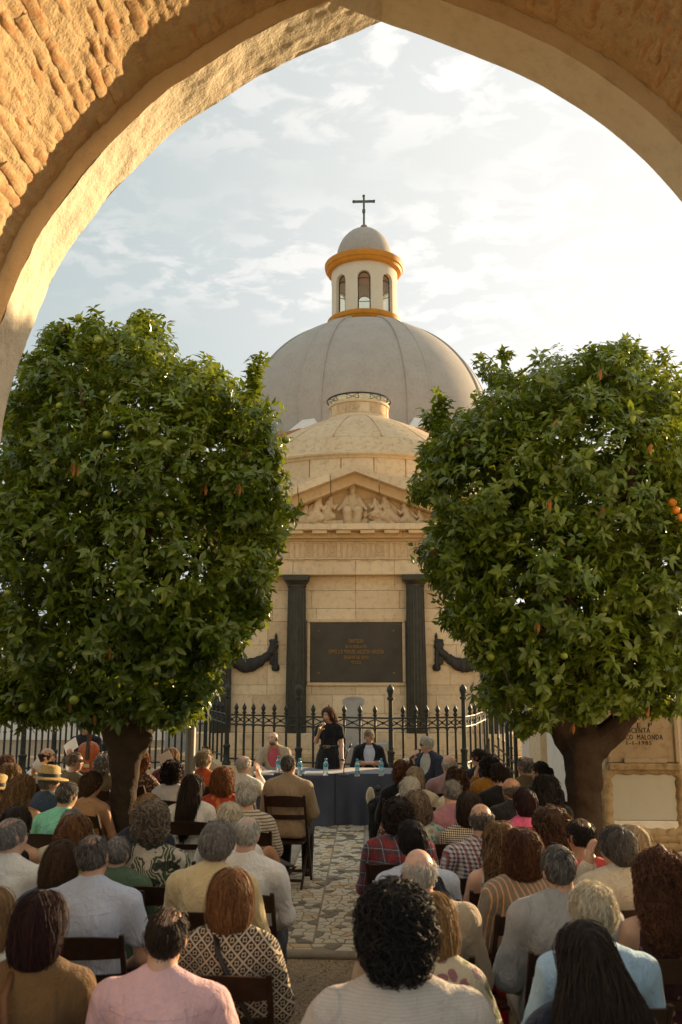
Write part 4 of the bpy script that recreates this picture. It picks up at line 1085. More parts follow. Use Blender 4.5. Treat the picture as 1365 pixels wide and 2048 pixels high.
p = G(530, 1549, ZT_); b = MB(); b.box(p[0]-.14, p[0]+.12, p[1]-.1, p[1]+.1, ZT_, ZT_+.012, .003)
tag(b.build('booklet', simple('beige_booklet', (.42, .36, .26), .7)), 'beige booklet lying at the left end of the panel table', 'booklet')
p = G(688, 1552, ZT_); mc = thing('desk_microphone', 'black gooseneck microphone on a round base on the navy table', 'microphone', (p[0], p[1], ZT_))
BLK = simple('black_plastic', (.014, .014, .014), .45, .5)
MB().lathe([(.075, 0), (.075, .015), (.06, .028), (.03, .034), (.001, .036)], p*[1, 1, 0]+[0, 0, ZT_], 20).build('base', BLK, mc, True, angle=30)
gn = [(p[0], p[1], ZT_+.03), (p[0]+.002, p[1]-.01, ZT_+.12), (p[0]+.03, p[1]+.02, ZT_+.25), (p[0]+.075, p[1]+.05, ZT_+.36)]
MB().tube(gn, .007, 6).build('gooseneck', BLK, mc, True); MB().tube([gn[-1], np.array(gn[-1])+[.02, .015, .05]], [.011, .014], 8).build('head', BLK, mc, True)
# little iron boundary post and things on the ground
p = G(752, 1668, .0)
bp = thing('iron_bollard', 'short tapered black iron post beside the right end of the panel table', 'bollard', (p[0]+.03, 12.0, 0))
bx_, by_ = bp.location.x, 12.0
MB().loft([np.array([(bx_-r, by_-r, z), (bx_+r, by_-r, z), (bx_+r, by_+r, z), (bx_-r, by_+r, z)]) for r, z in ((.11, 0), (.11, .07), (.095, .08), (.075, .36), (.095, .37), (.095, .42), (.04, .46), (.035, .52))]).build('post_body', IRON, bp)
MB().lathe([(.03, .52), (.045, .55), (.03, .58), (.01, .60)], (bx_, by_, 0), 10).build('knob', IRON, bp, True)
# ---------------------------------------------------------------- cloth, skin and hair materials
def cloth(key, pat, *cols, sc=1.0, rough=.85):
    name = 'cloth_'+key
    def f():
        t = NT(name); x, y, z = t.sep(); a = t.noise(5, 5, .6); g = t.noise(420, 2)
        def band(v, per, duty, off=0.0):
            return t.math('LESS_THAN', t.math('FRACT', t.math('ADD', t.math('DIVIDE', v, per), off)), duty)
        # a width coordinate that runs round the body
        ang = t.math('ADD', x, t.math('MULTIPLY', y, .6))
        c0 = cols[0]
        if pat == 'plain': c = c0
        elif pat == 'vstripe':
            c = t.mix(band(ang, .034*sc, .55), c0, cols[1]); c = t.mix(band(ang, .034*sc, .14, .3), c, cols[2] if len(cols) > 2 else cols[1])
        elif pat == 'hstripe':
            zz = t.math('ADD', z, t.math('MULTIPLY', t.noise(4, 2), .02)); c = t.mix(band(zz, .02*sc, .4), c0, cols[1])
        elif pat == 'gingham':
            A, B = band(ang, .024*sc, .45), band(z, .024*sc, .45); c = t.mix(t.math('MULTIPLY', t.math('ADD', A, B), .5), c0, cols[1])
            c = t.mix(t.math('MULTIPLY', band(ang, .048*sc, .22, .1), .8), c, cols[2])
        elif pat == 'plaid':
            A, B = band(ang, .085*sc, .5), band(z, .085*sc, .5); c = t.mix(t.math('MULTIPLY', t.math('ADD', A, B), .5), c0, cols[1])
            c = t.mix(t.math('MULTIPLY', t.math('MAXIMUM', band(ang, .085*sc, .06, .2), band(z, .085*sc, .06, .2)), .6), c, cols[2])
        elif pat in ('floral', 'spots'):
            n = t.noise(14, 2, col=True); v = t.n('ShaderNodeTexVoronoi'); v.inputs['Scale'].default_value = 17/sc
            vm = t.n('ShaderNodeVectorMath', operation='MULTIPLY_ADD'); t.l(n, vm.inputs[0]); vm.inputs[1].default_value = (.05,)*3; t.l(t.P, vm.inputs[2]); t.l(vm.outputs[0], v.inputs['Vector'])
            r = t.sep(v.outputs['Color'])[0]; m = t.math('LESS_THAN', v.outputs['Distance'], .42 if pat == 'floral' else .3)
            cc_ = t.mix(t.math('LESS_THAN', r, .4), cols[1], cols[2]); cc_ = t.mix(t.math('LESS_THAN', r, .15), cc_, cols[3] if len(cols) > 3 else cols[1]); c = t.mix(m, c0, cc_)
        elif pat == 'leaves':
            n = t.noise(5, 3, col=True); vm = t.n('ShaderNodeVectorMath', operation='MULTIPLY_ADD'); t.l(n, vm.inputs[0]); vm.inputs[1].default_value = (.28,)*3; t.l(t.P, vm.inputs[2])
            v1 = t.vor(6.5, t.map((1.6, 1, .75), (0, .6, 0), src=vm.outputs[0])); v2 = t.vor(8, t.map((.7, 1, 1.5), (0, -.7, 0), (3, 1, 2), src=vm.outputs[0]))
            w_ = t.n('ShaderNodeTexWave'); w_.inputs['Scale'].default_value = 14; w_.inputs['Distortion'].default_value = 3; t.l(vm.outputs[0], w_.inputs['Vector'])
            c = t.mix(t.math('LESS_THAN', v1, .52), c0, cols[1]); c = t.mix(t.math('MULTIPLY', t.math('LESS_THAN', v1, .52), t.math('LESS_THAN', w_.outputs[1], .28)), c, c0)
            c = t.mix(t.math('LESS_THAN', v2, .40), c, cols[2]); c = t.mix(t.math('MULTIPLY', t.math('LESS_THAN', v2, .33), t.math('LESS_THAN', w_.outputs[1], .18)), c, cols[1])
        elif pat == 'lattice':
            p = .055*sc; u = t.math('ABSOLUTE', t.math('SUBTRACT', t.math('FRACT', t.math('DIVIDE', t.math('ADD', x, z), p)), .5)); v = t.math('ABSOLUTE', t.math('SUBTRACT', t.math('FRACT', t.math('DIVIDE', t.math('SUBTRACT', x, z), p)), .5))
            star = t.math('LESS_THAN', t.math('MULTIPLY', t.math('SUBTRACT', .42, u), t.math('SUBTRACT', .42, v)), .018)
            inn = t.math('LESS_THAN', t.math('ABSOLUTE', t.math('SUBTRACT', t.math('ADD', u, v), .25)), .07)
            edge = t.math('GREATER_THAN', t.math('MAXIMUM', u, v), .40)
            c = t.mix(t.math('MAXIMUM', edge, inn), cols[1], c0); c = t.mix(t.math('LESS_THAN', t.math('ADD', u, v), .10), c, cols[1])
        elif pat == 'houndstooth':
            p = .03*sc; A = band(t.math('ADD', x, z), p, .5); B = band(t.math('SUBTRACT', x, z), p, .5)
            k = t.math('ABSOLUTE', t.math('SUBTRACT', A, B)); c = t.mix(k, c0, cols[1])
        if isinstance(c, tuple): c = t.mix(t.rng(a, .3, .7), tuple(q*.88 for q in c), tuple(min(.95, q*1.08) for q in c))
        else: c = t.mix(t.rng(a, .35, .75, 0, .16), c, (.1, .08, .06))
        wv = t.noise(9, 5, .6, t.map((1, 1, .45), (0, .4, 0)), .6)
        t.bump(t.math('ADD', t.math('MULTIPLY', wv, 3.0), t.math('MULTIPLY', g, .12)), .85, .02)
        t.b.inputs['Sheen Weight'].default_value = .15
        return t.fin(c, rough, .2)
    return mat(name, f)
def skin_mat(i):
    cols = [((.48, .27, .165), (.58, .35, .23)), ((.55, .31, .20), (.64, .40, .28)), ((.38, .20, .115), (.47, .27, .16)), ((.58, .33, .23), (.66, .42, .31))]
    def f():
        t = NT('skin'); a = t.noise(9, 5, .6); b = t.noise(40, 4, .6); c = t.mix(t.rng(a, .32, .68), *cols[i]); c = t.mix(t.rng(b, .62, .75, 0, .35), c, (.33, .15, .09))
        t.b.inputs['Subsurface Weight'].default_value = .12; t.b.inputs['Subsurface Radius'].default_value = (.02, .008, .004); t.b.inputs['Subsurface Scale'].default_value = .3
        t.bump(t.noise(160, 3), .12, .003); return t.fin(c, .48, .4)
    return mat('skin%d' % i, f)
HC = {'black': ((.006, .005, .004), (.022, .016, .012)), 'darkbrown': ((.012, .007, .0045), (.045, .024, .013)), 'burgundy': ((.014, .004, .004), (.045, .012, .010)), 'brown': ((.035, .018, .008), (.12, .062, .028)),
      'auburn': ((.06, .022, .009), (.17, .068, .028)), 'red': ((.14, .05, .016), (.32, .13, .04)), 'copper': ((.10, .042, .015), (.30, .14, .05)), 'blond': ((.16, .085, .03), (.42, .26, .11)), 'darkblond': ((.10, .055, .022), (.27, .16, .07)),
      'ashblond': ((.22, .16, .09), (.48, .38, .24)), 'grey': ((.13, .12, .105), (.38, .35, .31)), 'darkgrey': ((.045, .04, .034), (.19, .17, .145)), 'saltpepper': ((.03, .027, .023), (.24, .22, .19)), 'white': ((.36, .34, .29), (.70, .67, .59)), 'cream': ((.40, .34, .23), (.72, .65, .48)), 'greybrown': ((.10, .07, .045), (.32, .25, .175))}
def hair_mat(k):
    def f():
        t = NT('hair_'+k); r = t.attr(); n = t.noise(60, 3); c = t.mix(t.math('ADD', r, t.rng(n, .3, .7, -.25, .25)), *HC[k])
        t.b.inputs['Sheen Weight'].default_value = .12; t.fin(c, .62, .22); t.translucent(c, .25); return t.m
    return mat('hair_'+k, f)
LEATHER = simple('dark_leather', (.02, .014, .010), .45, .45)
EYEW = simple('eye_white', (.6, .56, .5), .3, .5, 0, .02); LENS = simple('dark_lens', (.010, .009, .009), .12, .6)
# ---------------------------------------------------------------- hair
C0 = np.array([0, -.012, 1.225]); NPIV = np.array([0, -.03, 1.10]); HS = .90; HP = np.array([0, -.02, 1.125])
def hscale(p):
    neg = p[0] == '-'; q = list(p[1:] if neg else p)
    if q[0] == 'c': q[1] = (q[1]-HP)*HS+HP; q[2] = (q[2]-HP)*HS+HP; q[3] *= HS; q[4] *= HS
    else: q[1] = (q[1]-HP)*HS+HP; q[2] = q[2]*HS
    return ['-']+q if neg else q
def hl(P, lift=0.0):
    y = P[..., 1]; x = np.abs(P[..., 0])
    b = np.interp(y, [-.13, -.06, -.035, -.012, .022, .035, .06, .10], [-.090, -.085, -.055, -.012, -.03, .02, .045, .058])
    return b+lift*np.clip(-y/.1, 0, 1)
def hair_def(k):
    """prims, cut function, strand settings (length, curl, flow, lift)"""
    face = cut(ell((0, .135, -.065), (.070, .115, .125), .02))
    if k == 'short': return [ell((0, -.006, .003), (.081, .102, .098), .02)], lambda P: hl(P)-P[..., 2], (.045, 0, 'whorl', .003)
    if k == 'shorttop': return [ell((0, -.004, .008), (.088, .109, .110), .02), ell((0, .03, .07), (.065, .06, .04), .03)], lambda P: hl(P)-P[..., 2], (.055, .0, 'whorl', .007)
    if k == 'balding': return [ell((0, -.006, -.004), (.081, .102, .097), .02)], lambda P: np.maximum(hl(P)-P[..., 2], (1-((P[..., 0]/.058)**2+((P[..., 1]+.028)/.080)**2+((P[..., 2]-.088)/.062)**2))*.05), (.04, 0, 'whorl', .003)
    if k == 'horseshoe': return [ell((0, -.008, -.006), (.083, .103, .096), .02)], lambda P: np.maximum(hl(P)-P[..., 2], P[..., 2]-.000+.25*np.maximum(P[..., 1], -.05)), (.03, 0, 'whorl', .002)
    if k == 'fluffy': return [ell((0, -.012, .010), (.093, .110, .107), .03), ell((0, -.05, -.03), (.082, .066, .066), .03)], lambda P: hl(P, -.012)-P[..., 2], (.06, .006, 'whorl', .010)
    if k == 'neckcut': return [ell((0, -.012, .006), (.094, .113, .106), .03), ell((0, -.055, -.055), (.082, .058, .085), .04)], lambda P: np.maximum(hl(P, -.055)-P[..., 2], -1), (.08, .003, 'whorl', .006)
    if k == 'bob': return [ell((0, -.010, .010), (.100, .116, .110), .03), ell((0, -.045, -.085), (.108, .080, .115), .05), face], lambda P: np.maximum(-.175+.25*P[..., 1]-P[..., 2], -1), (.17, .002, 'down', .006)
    if k == 'wavybob': return [ell((0, -.010, .012), (.106, .120, .114), .03), ell((0, -.045, -.075), (.122, .090, .105), .05), face], lambda P: np.maximum(-.165-P[..., 2], -1), (.15, .012, 'down', .010)
    if k == 'long': return [ell((0, -.010, .010), (.098, .114, .109), .03), ell((0, -.075, -.10), (.106, .075, .13), .05), ell((0, -.125, -.25), (.098, .060, .20), .05), face], lambda P: np.full(P.shape[:-1], -1.), (.30, .003, 'down', .008)
    if k == 'longwavy': return [ell((0, -.010, .012), (.104, .118, .113), .03), ell((0, -.07, -.10), (.125, .085, .14), .05), ell((0, -.115, -.23), (.125, .070, .17), .05), face], lambda P: np.full(P.shape[:-1], -1.), (.26, .016, 'down', .014)
    if k == 'curlylong': return [ell((0, -.010, .015), (.118, .128, .120), .03), ell((0, -.06, -.10), (.150, .105, .15), .06), ell((0, -.10, -.21), (.145, .085, .14), .05), face], lambda P: np.full(P.shape[:-1], -1.), (.16, .022, 'down', .020)
    if k == 'curlybob': return [ell((0, -.012, .012), (.102, .114, .110), .03), ell((0, -.048, -.05), (.104, .083, .09), .05), face], lambda P: np.full(P.shape[:-1], -1.), (.10, .018, 'whorl', .016)
    if k == 'afro': return [ell((0, -.016, .014), (.107, .118, .113), .04), ell((0, -.052, -.06), (.092, .076, .09), .05), face], lambda P: np.full(P.shape[:-1], -1.), (.085, .020, 'whorl', .026)
    if k == 'bun': return [ell((0, -.006, .004), (.084, .105, .100), .02), ell((0, -.118, .0), (.045, .038, .045), .02)], lambda P: hl(P)-P[..., 2], (.09, 0, 'back', .001)
    if k == 'halfup': return [ell((0, -.010, .010), (.098, .114, .112), .03), ell((0, -.108, .035), (.035, .03, .025), .03), ell((0, -.075, -.10), (.118, .080, .13), .05), ell((0, -.125, -.27), (.190, .075, .22), .08), face], lambda P: np.full(P.shape[:-1], -1.), (.34, .007, 'down', .012)
def make_hair(kind, color, parent, R, seed, near):
    pr, cutf, (L, curl, flow, lift) = hair_def(kind); rg = np.random.default_rng(seed)
    h = (.0095, .0125, .016)[near]; amp = .004+.45*curl
    post = lambda f, P: np.maximum(f, cutf(P))
    V, F = mesh_prims(pr, h, post)
    if len(V) == 0: return None
    fl = field(pr); ff = lambda P: np.maximum(fl(P), cutf(P))
    def grad(fn, P, e=.004):
        g = np.stack([fn(P+d)-fn(P-d) for d in np.eye(3)*e], -1); return g/(np.linalg.norm(g, axis=-1)[:, None]+1e-9)
    Nn = grad(fl, V); d_ = fbm(V*(22 if curl < .01 else 30), 3, seed)*amp; st_ = vnoise(V*np.array([110, 110, 18]), seed+5)*.0018
    V2 = V+Nn*(d_+st_+.7*curl*fbm(V*11, 2, seed+2))[:, None]
    mb = MB(); mb.add(V2, F, np.clip(.18+.25*rg.random(len(V))*0+.12*vnoise(V*60, seed), .02, .6))
    N = int((2900, 900, 380)[near]*(1.0)*(.75 if kind in ('balding', 'horseshoe') else 1.25 if kind in ('long', 'longwavy', 'curlylong', 'halfup', 'afro', 'curlybob') else 1))
    seg = (5, 4, 3)[near]
    ii = rg.integers(0, len(V), N); Lk = L*rg.uniform(.55, 1.15, N); P = V[ii]+rg.normal(0, .004, (N, 3))
    out = rg.uniform(-.1, 1, N)*lift+.0015+(rg.random(N) < .05)*rg.uniform(0, .014, N)
    wid = (.0018, .0030, .0058)[near]*(1.35 if curl > .013 else 1)*rg.uniform(.6, 1.4, N); ph = rg.uniform(0, 2*PI, N); fr_ = rg.uniform(60, 110, N)
    tw = rg.normal(0, .5 if curl < .01 else 1.0, N); jit = rg.normal(0, .16 if curl < .01 else .5, (N, 3))
    A, S = [], []
    for s in range(seg+1):
        n = grad(fl, P)
        tgt = out+.003*(s/seg)
        if s < seg or flow != 'down': P = P-n*(fl(P)-tgt)[:, None]*(.8 if s < seg-1 else .4)
        if flow == 'down': D = np.stack([.12*P[:, 0]/.1*np.sign(.05-s*0), np.full(N, -.10)-.25*(P[:, 2] > .05), np.full(N, -1.)], 1); D[:, 0] += .8*np.sign(P[:, 0])*(P[:, 2] > .06)
        elif flow == 'back': D = np.stack([-P[:, 0]*2, np.full(N, -1.), -.3+0*P[:, 0]], 1)
        else:
            q = P-np.array([.012, -.055, .10]); D = q*np.array([1, 1, .6]); D[:, 2] -= .35*(np.linalg.norm(q[:, :2], axis=1)); D /= np.linalg.norm(D, axis=1)[:, None]+1e-9
        D = D+jit; t = D-n*(D*n).sum(1)[:, None]; t /= np.linalg.norm(t, axis=1)[:, None]+1e-9
        sd = np.cross(n, t); sd2 = sd*np.cos(tw)[:, None]+n*np.sin(tw)[:, None]
        off = 0
        if curl: a_ = ph+fr_*(s/seg)*Lk*1.0; off = curl*.75*(np.sin(a_)[:, None]*sd+.7*np.cos(a_)[:, None]*n)
        A.append(P+off); S.append(sd2)
        P = P+t*(Lk/seg)[:, None]
    tap = np.interp(np.arange(seg+1)/seg, [0, .2, .75, 1], [.5, 1, .85, .15])
    VV = np.stack([np.stack([A[s]-S[s]*(wid*tap[s])[:, None], A[s]+S[s]*(wid*tap[s])[:, None]], 1) for s in range(seg+1)], 1)   # N,seg+1,2,3
    base = (np.arange(N)*(seg+1)*2)[:, None]+(np.arange(seg)*2)[None]; q = np.stack([base, base+1, base+3, base+2], -1).reshape(-1, 4)
    rv = np.repeat(np.clip(rg.normal(.5, .27, N)+.35*(vnoise(V[ii]*25, seed)), 0, 1), (seg+1)*2)
    mb.add(VV.reshape(-1, 3), q, rv)
    if kind in ('balding',):      # a few thin strands over the bare crown
        M_ = 140 if near < 2 else 40
        th = rg.uniform(0, 2*PI, M_); rr = np.sqrt(rg.uniform(0, 1, M_)); p0 = np.stack([.055*rr*np.cos(th), .07*rr*np.sin(th), np.zeros(M_)], 1)
        for k in range(M_):
            pts = []
            for s in range(4):
                x, y = p0[k][0]*(1+.12*s), p0[k][1]-.012*s; zz = .092*math.sqrt(max(.05, 1-(x/.076)**2-(y/.096)**2))+.002; pts.append((x, y, zz))
            pts = np.array(pts); w_ = .0012; mb.add(np.concatenate([pts-[w_, 0, 0], pts+[w_, 0, 0]]), [(i, i+1, 5+i, 4+i) for i in range(3)], np.full(8, rg.uniform(.2, 1)))
    for i in range(len(mb.V)): mb.V[i] = ((mb.V[i]+C0-HP)*HS+HP-NPIV)@R.T+NPIV
    me = mb.mesh('hair', True); me.materials.append(hair_mat(color)); return link('hair', me, parent, local=True)

# ---------------------------------------------------------------- bodies
def hand_geo(wr, d, n, side, curl, mbx, sc=1.0):
    """palm prims plus five unequal bent fingers (added as tubes rooted in the palm)"""
    d = np.array(d, float); d /= np.linalg.norm(d); n = np.array(n, float); n -= d*(n@d); n /= np.linalg.norm(n); sd = np.cross(d, n)*side
    pr = [cone(wr, wr+d*.03, .027, .030, .02), ell(wr+d*.055, (.038, .045, .017), .02, np.stack([sd, d, n], 1))]
    for i, L in enumerate((.066, .076, .071, .056)):
        p = wr+d*.085+sd*(.028-.019*i); dd = d.copy(); pts = [p-d*.02, p]; 
        for k in range(3):
            a = curl*(.45+.25*k); dd = dd*math.cos(a)+n*math.sin(a); dd /= np.linalg.norm(dd); p = p+dd*L/3*(1.25, 1.0, .75)[k]; pts.append(p)
        mbx.append((np.array(pts), [.0095, .0095, .009, .0085, .006]))
    p = wr+d*.03+sd*.028; dd = d*.65+sd*.75; pts = [p-sd*.012, p]
    for k in range(2):
        dd = dd/np.linalg.norm(dd); p = p+dd*.032; pts.append(p); dd = dd+d*.35+n*curl*.5
    mbx.append((np.array(pts), [.012, .012, .0105, .007])); return pr
ARMS = {'lap': ((.245, .02, .73), (.13, .28, .60), (-.25, .9, -.12), (0, 0, -1)), 'knee': ((.25, .04, .74), (.15, .33, .585), (0, .95, -.2), (0, 0, -1)), 'cheek': ((.20, .20, .86), (.135, .10, 1.075), (-.12, -.02, 1), (-1, .1, 0)),
        'raise': ((.26, .14, .90), (.17, .19, 1.15), (-.1, .1, 1), (-.6, .6, 0)), 'fan': ((.24, .10, .80), (.20, .24, 1.02), (.05, .25, 1), (-.9, .3, 0)), 'mic': ((.22, .06, .80), (.09, .23, 1.02), (-.5, .1, .8), (-.5, -.8, 0)),
        'cross': ((.25, .02, .75), (-.04, .19, .80), (-1, .08, .05), (0, -1, 0)), 'table': ((.25, .12, .77), (.12, .36, .75), (-.4, .9, 0), (0, 0, -1)), 'wide': ((.31, .06, .74), (.17, .30, .60), (-.25, .9, -.12), (0, 0, -1)), 'down': ((.25, -.03, .74), (.24, .12, .52), (0, .3, -1), (-1, 0, 0)), 'fold': ((.245, .03, .74), (.05, .25, .66), (-.9, .35, -.1), (0, .2, -1)), 'read': ((.24, .06, .76), (.15, .30, .80), (-.2, .7, .5), (-.5, 0, -.5))}
def torso(sw, fat, e, lean=0):
    k = .05
    return [ell((0, .01, .565), (.165+e+.02*fat, .135+e, .125+e), k), ell((0, .00+.01*fat, .72), (.142+.028*fat+e, .118+.03*fat+e, .17+e), k), ell((0, -.035, .90), (sw-.022+e, .112+.012*fat+e, .165+e), k),
            cone((-(sw-.035), -.045, .995), (sw-.035, -.045, .995), .052+e, .052+e, k), ell((0, -.085, .90), (sw-.05, .07+e, .13), k),
            cone((-.10, -.05, 1.03), (-.035, -.04, 1.075), .036+e, .028+e, .04), cone((.10, -.05, 1.03), (.035, -.04, 1.075), .036+e, .028+e, .04)]
def arm(sw, p, e, side, upto=2.0):
    sh = np.array([sw*side, -.045, .985]); el = np.array(p[0])*[side, 1, 1]; wr = np.array(p[1])*[side, 1, 1]
    el[0] = side*(el[0]*side+sw-.185); out = []
    if upto >= 1: out = [cone(sh, el, .050+e, .040+e, .035)]
    elif upto > 0: out = [cone(sh, sh+(el-sh)*upto, .050+e, .048+e*1.5, .035)]
    if upto > 1: out.append(cone(el, el+(wr-el)*min(1, upto-1), .039+e, .027+e, .025))
    return out, el, wr
def legs(e, skirt=False, female=False):
    w_ = .085 if female else .10; out = []
    for s in (-1, 1):
        hp, kn, an = np.array([w_*s, .02, .535]), np.array([(.115 if not skirt else .07)*s, .45, .515]), np.array([(.125 if not skirt else .06)*s, .42, .10])
        out += [cone(hp, kn, .088+e, .060+e, .03), cone(kn, an, .057+e, .038+e*1.4, .03)]
    return out
def head_prims(R, female, face):
    k = .02; o = C0; pr = [ell(o, (.0755, .0955, .0915), k), ell(o+[0, .030, -.062], (.055, .060, .070), .03), ell(o+[0, .045, -.095], (.034, .036, .032), .025),
          cone(o+[0, .088, -.012], o+[0, .106, -.042], .009, .013, .012), ell(o+[0, .084, .022], (.05, .012, .012), .015), ell(o+[.078, -.004, -.028], (.011, .021, .032), .008), ell(o+[-.078, -.004, -.028], (.011, .021, .032), .008),
          ell(o+[0, .088, -.073], (.022, .010, .010), .01), ell(o+[.038, .068, -.045], (.022, .02, .02), .02), ell(o+[-.038, .068, -.045], (.022, .02, .02), .02)]
    if face: pr += [cut(ell(o+[s*.032, .098, -.008], (.015, .014, .009), .01)) for s in (-1, 1)]
    return xform([hscale(q) for q in pr], R, NPIV)
def hrot(yaw, pitch, roll):
    return rotm('Z', math.radians(yaw))@rotm('X', math.radians(pitch))@rotm('Y', math.radians(roll))
BODY_CACHE = {}
SHOE = {}
def person(key, px, py, z, sex, hair, hcol, skin, top, label, yaw=None, hyaw=None, pitch=0, roll=0, armL='lap', armR='lap', fat=0.0, face=False, at=None, bottom='trousers', bcol=(.03, .032, .042), strap=None, chair=True, who=None, scale=None):
    female = sex == 'F'
    P = G(px, py, z) if at is None else np.array(at)
    thick = .012 if hair in ('none', 'balding', 'horseshoe') else .05 if hair == 'afro' else .025
    s = scale or (z/(1.298+thick*.9))
    if yaw is None: yaw = math.degrees(math.atan2(-(-.35-P[0]), 13.2-P[1]))*.45+random.uniform(-9, 9)
    if not roll: roll = random.uniform(-7, 7)
    if not pitch: pitch = random.uniform(-8, 5)
    if hyaw is None: hyaw = math.degrees(math.atan2(-(-.35-P[0]), 13.2-P[1]))-yaw+random.uniform(-5, 5)
    y = P[1]; near = 0 if y < 5.2 else 1 if y < 8.2 else 2; h = .0145 if face else (.015, .019, .0215)[near]; hc = (.0135, .0185, .0215)[near]
    R = hrot(hyaw, pitch, roll)
    tp = R@(np.array([0, -.012, 1.31])-NPIV)+NPIV; yr = math.radians(yaw)
    ox = (tp[0]*math.cos(yr)-tp[1]*math.sin(yr))*s; oy = (tp[0]*math.sin(yr)+tp[1]*math.cos(yr))*s
    t = thing('person', label, 'person', (P[0]-ox, P[1]-oy, 0), yr, 'people seated at the open air talk'); t.scale = (s, s, s)
    sw = (.165 if female else .188)+.012*fat
    sk = skin_mat(skin); seed = sum(ord(c) for c in key)*7
    kind, cm, sl = top
    # body: one continuous skin surface with fingers rooted in the palms
    pr = torso(sw, fat, -.004)+[cone((0, -.045, 1.04), (0, -.018, 1.15), .054-.008*female, .052-.008*female, .03)]
    ends = {}; fing = []
    for side, nm in ((-1, armL), (1, armR)):
        p = ARMS[nm]; a, el, wr = arm(sw, p, 0, side); pr += a; ends[side] = (el, wr)
        pr += hand_geo(wr, np.array(p[2])*[side, 1, 1], np.array(p[3])*[side, 1, 1], -side, .5 if nm not in ('mic', 'fan', 'raise') else .9, fing)
    if bottom == 'skirt':
        pr += legs(0, True, female)+[ell((.06*s_, .48, .05), (.04, .10, .035), .03) for s_ in (-1, 1)]
    pr += head_prims(R, female, face)
    def ex(mb):
        for pts, rad in fing: mb.tube(pts, rad, 6)
    blob('body', pr, h, sk, t, local=True, extra=ex)
    # top garment
    e = {'shirt': .013, 'polo': .012, 'tee': .011, 'blazer': .024, 'vest': .032, 'sleeveless': .010, 'blouse': .018}[kind]
    tp_ = torso(sw, fat, e)
    if kind == 'blazer': tp_ += [cone((-(sw-.01), -.045, .985), (sw-.01, -.045, .985), .058, .058, .03), ell((0, .0, .56), (.185+.02*fat, .155, .14), .05)]
    if kind in ('sleeveless', 'vest'): tp_ = [q for q in tp_ if q[0] != 'c' or abs(q[1][0]) < .06]+[cone((-.10, -.05, .99), (.10, -.05, .99), .062, .062, .04)]
    up = {'long': 1.93, 'short': .55, 'half': .95, 'none': 0}[sl]
    for side, nm in ((-1, armL), (1, armR)):
        if up: tp_ += arm(sw, ARMS[nm], e, side, up)[0]
    if kind in ('tee', 'sleeveless', 'blouse'): tp_.append(cut(ell((0, .01, 1.12), (.085, .10, .07 if kind != 'sleeveless' else .10), .012)))
    if kind in ('shirt', 'polo', 'blazer', 'vest'):
        tp_.append(cone((0, -.055, .97), (0, -.045, 1.055), .080+e*.5, .066, .03))
        for a in np.linspace(-2.5, 2.5, 15): tp_.append(cone((.066*math.sin(a), -.043-.060*math.cos(a), 1.050-.028*(1-math.cos(a))*.5), (.060*math.sin(a), -.036-.054*math.cos(a), 1.098-.035*(1-math.cos(a))*.5), .010, .006, .010))
    if kind == 'blazer' and face: tp_.append(cut(ell((0, .15, .97), (.115, .17, .20), .01)))
    post = (lambda f, P_: np.maximum(f, .50-P_[..., 2])) if kind not in ('blouse',) else None
    blob({'shirt': 'shirt', 'polo': 'polo_shirt', 'tee': 'top', 'blazer': 'jacket', 'vest': 'vest', 'sleeveless': 'sleeveless_top', 'blouse': 'blouse'}[kind], tp_, hc, cm, t, post, rough=.009 if near < 2 else .006, rs=7.5, seed=seed, local=True)
    if kind == 'vest': blob('shirt', torso(sw, fat, .010)+arm(sw, ARMS[armL], .012, -1, 1.9)[0]+arm(sw, ARMS[armR], .012, 1, 1.9)[0], h, T['ltblue'], t, lambda f, P_: np.maximum(f, .52-P_[..., 2]), rough=.008, rs=8, local=True)
    if kind == 'blazer' and face:
        blob('shirt', torso(sw*.9, fat, .006)+[cone((-.03, .02, 1.04), (.03, .02, 1.04), .03, .03, .02)]+[cone((.04*q, .03, 1.06), (.055*q, .0, 1.09), .010, .008, .01) for q in (-1, 1)], h, INNER[key], t, lambda f, P_: np.maximum(f, .55-P_[..., 2]), local=True)
    if near < 2 and kind in ('shirt', 'polo', 'blazer'):
        ff = field(tp_); ys_ = np.linspace(-.36, -.02, 120)
        def onback(x, z):
            d = ff(np.stack([np.full(120, x), ys_, np.full(120, z)], 1)); i = int(np.argmax(d < 0)); q = np.array([x, ys_[i], z]); return q+[0, -.0005-.009*fbm(q*7.5, 3, seed), 0]
        mb = MB(); xx = sw*.86
        if kind != 'blazer': mb.tube([onback(u*xx, .965+.012*u*u) for u in np.linspace(-1, 1, 25)], .0026, 5)
        else: mb.tube([onback(.004*math.sin(z*9), z) for z in np.linspace(.58, 1.03, 22)], .0026, 5)
        m = mb.mesh('seam', True); m.materials.append(cm); link('seam', m, t, local=True)
    if kind == 'blazer' and not face:
        blob('shirt_collar', [cone((.060*math.sin(a), -.040-.054*math.cos(a), 1.07), (.056*math.sin(a), -.034-.050*math.cos(a), 1.112-.02*(1-math.cos(a))), .009, .006, .010) for a in np.linspace(-2.4, 2.4, 13)], .010, INNER.get(key, INNER['*']), t, local=True)
    bm = cloth('b%02d%02d%02d' % tuple(int(99*q) for q in bcol), 'plain', bcol)
    kb = (bottom, female)
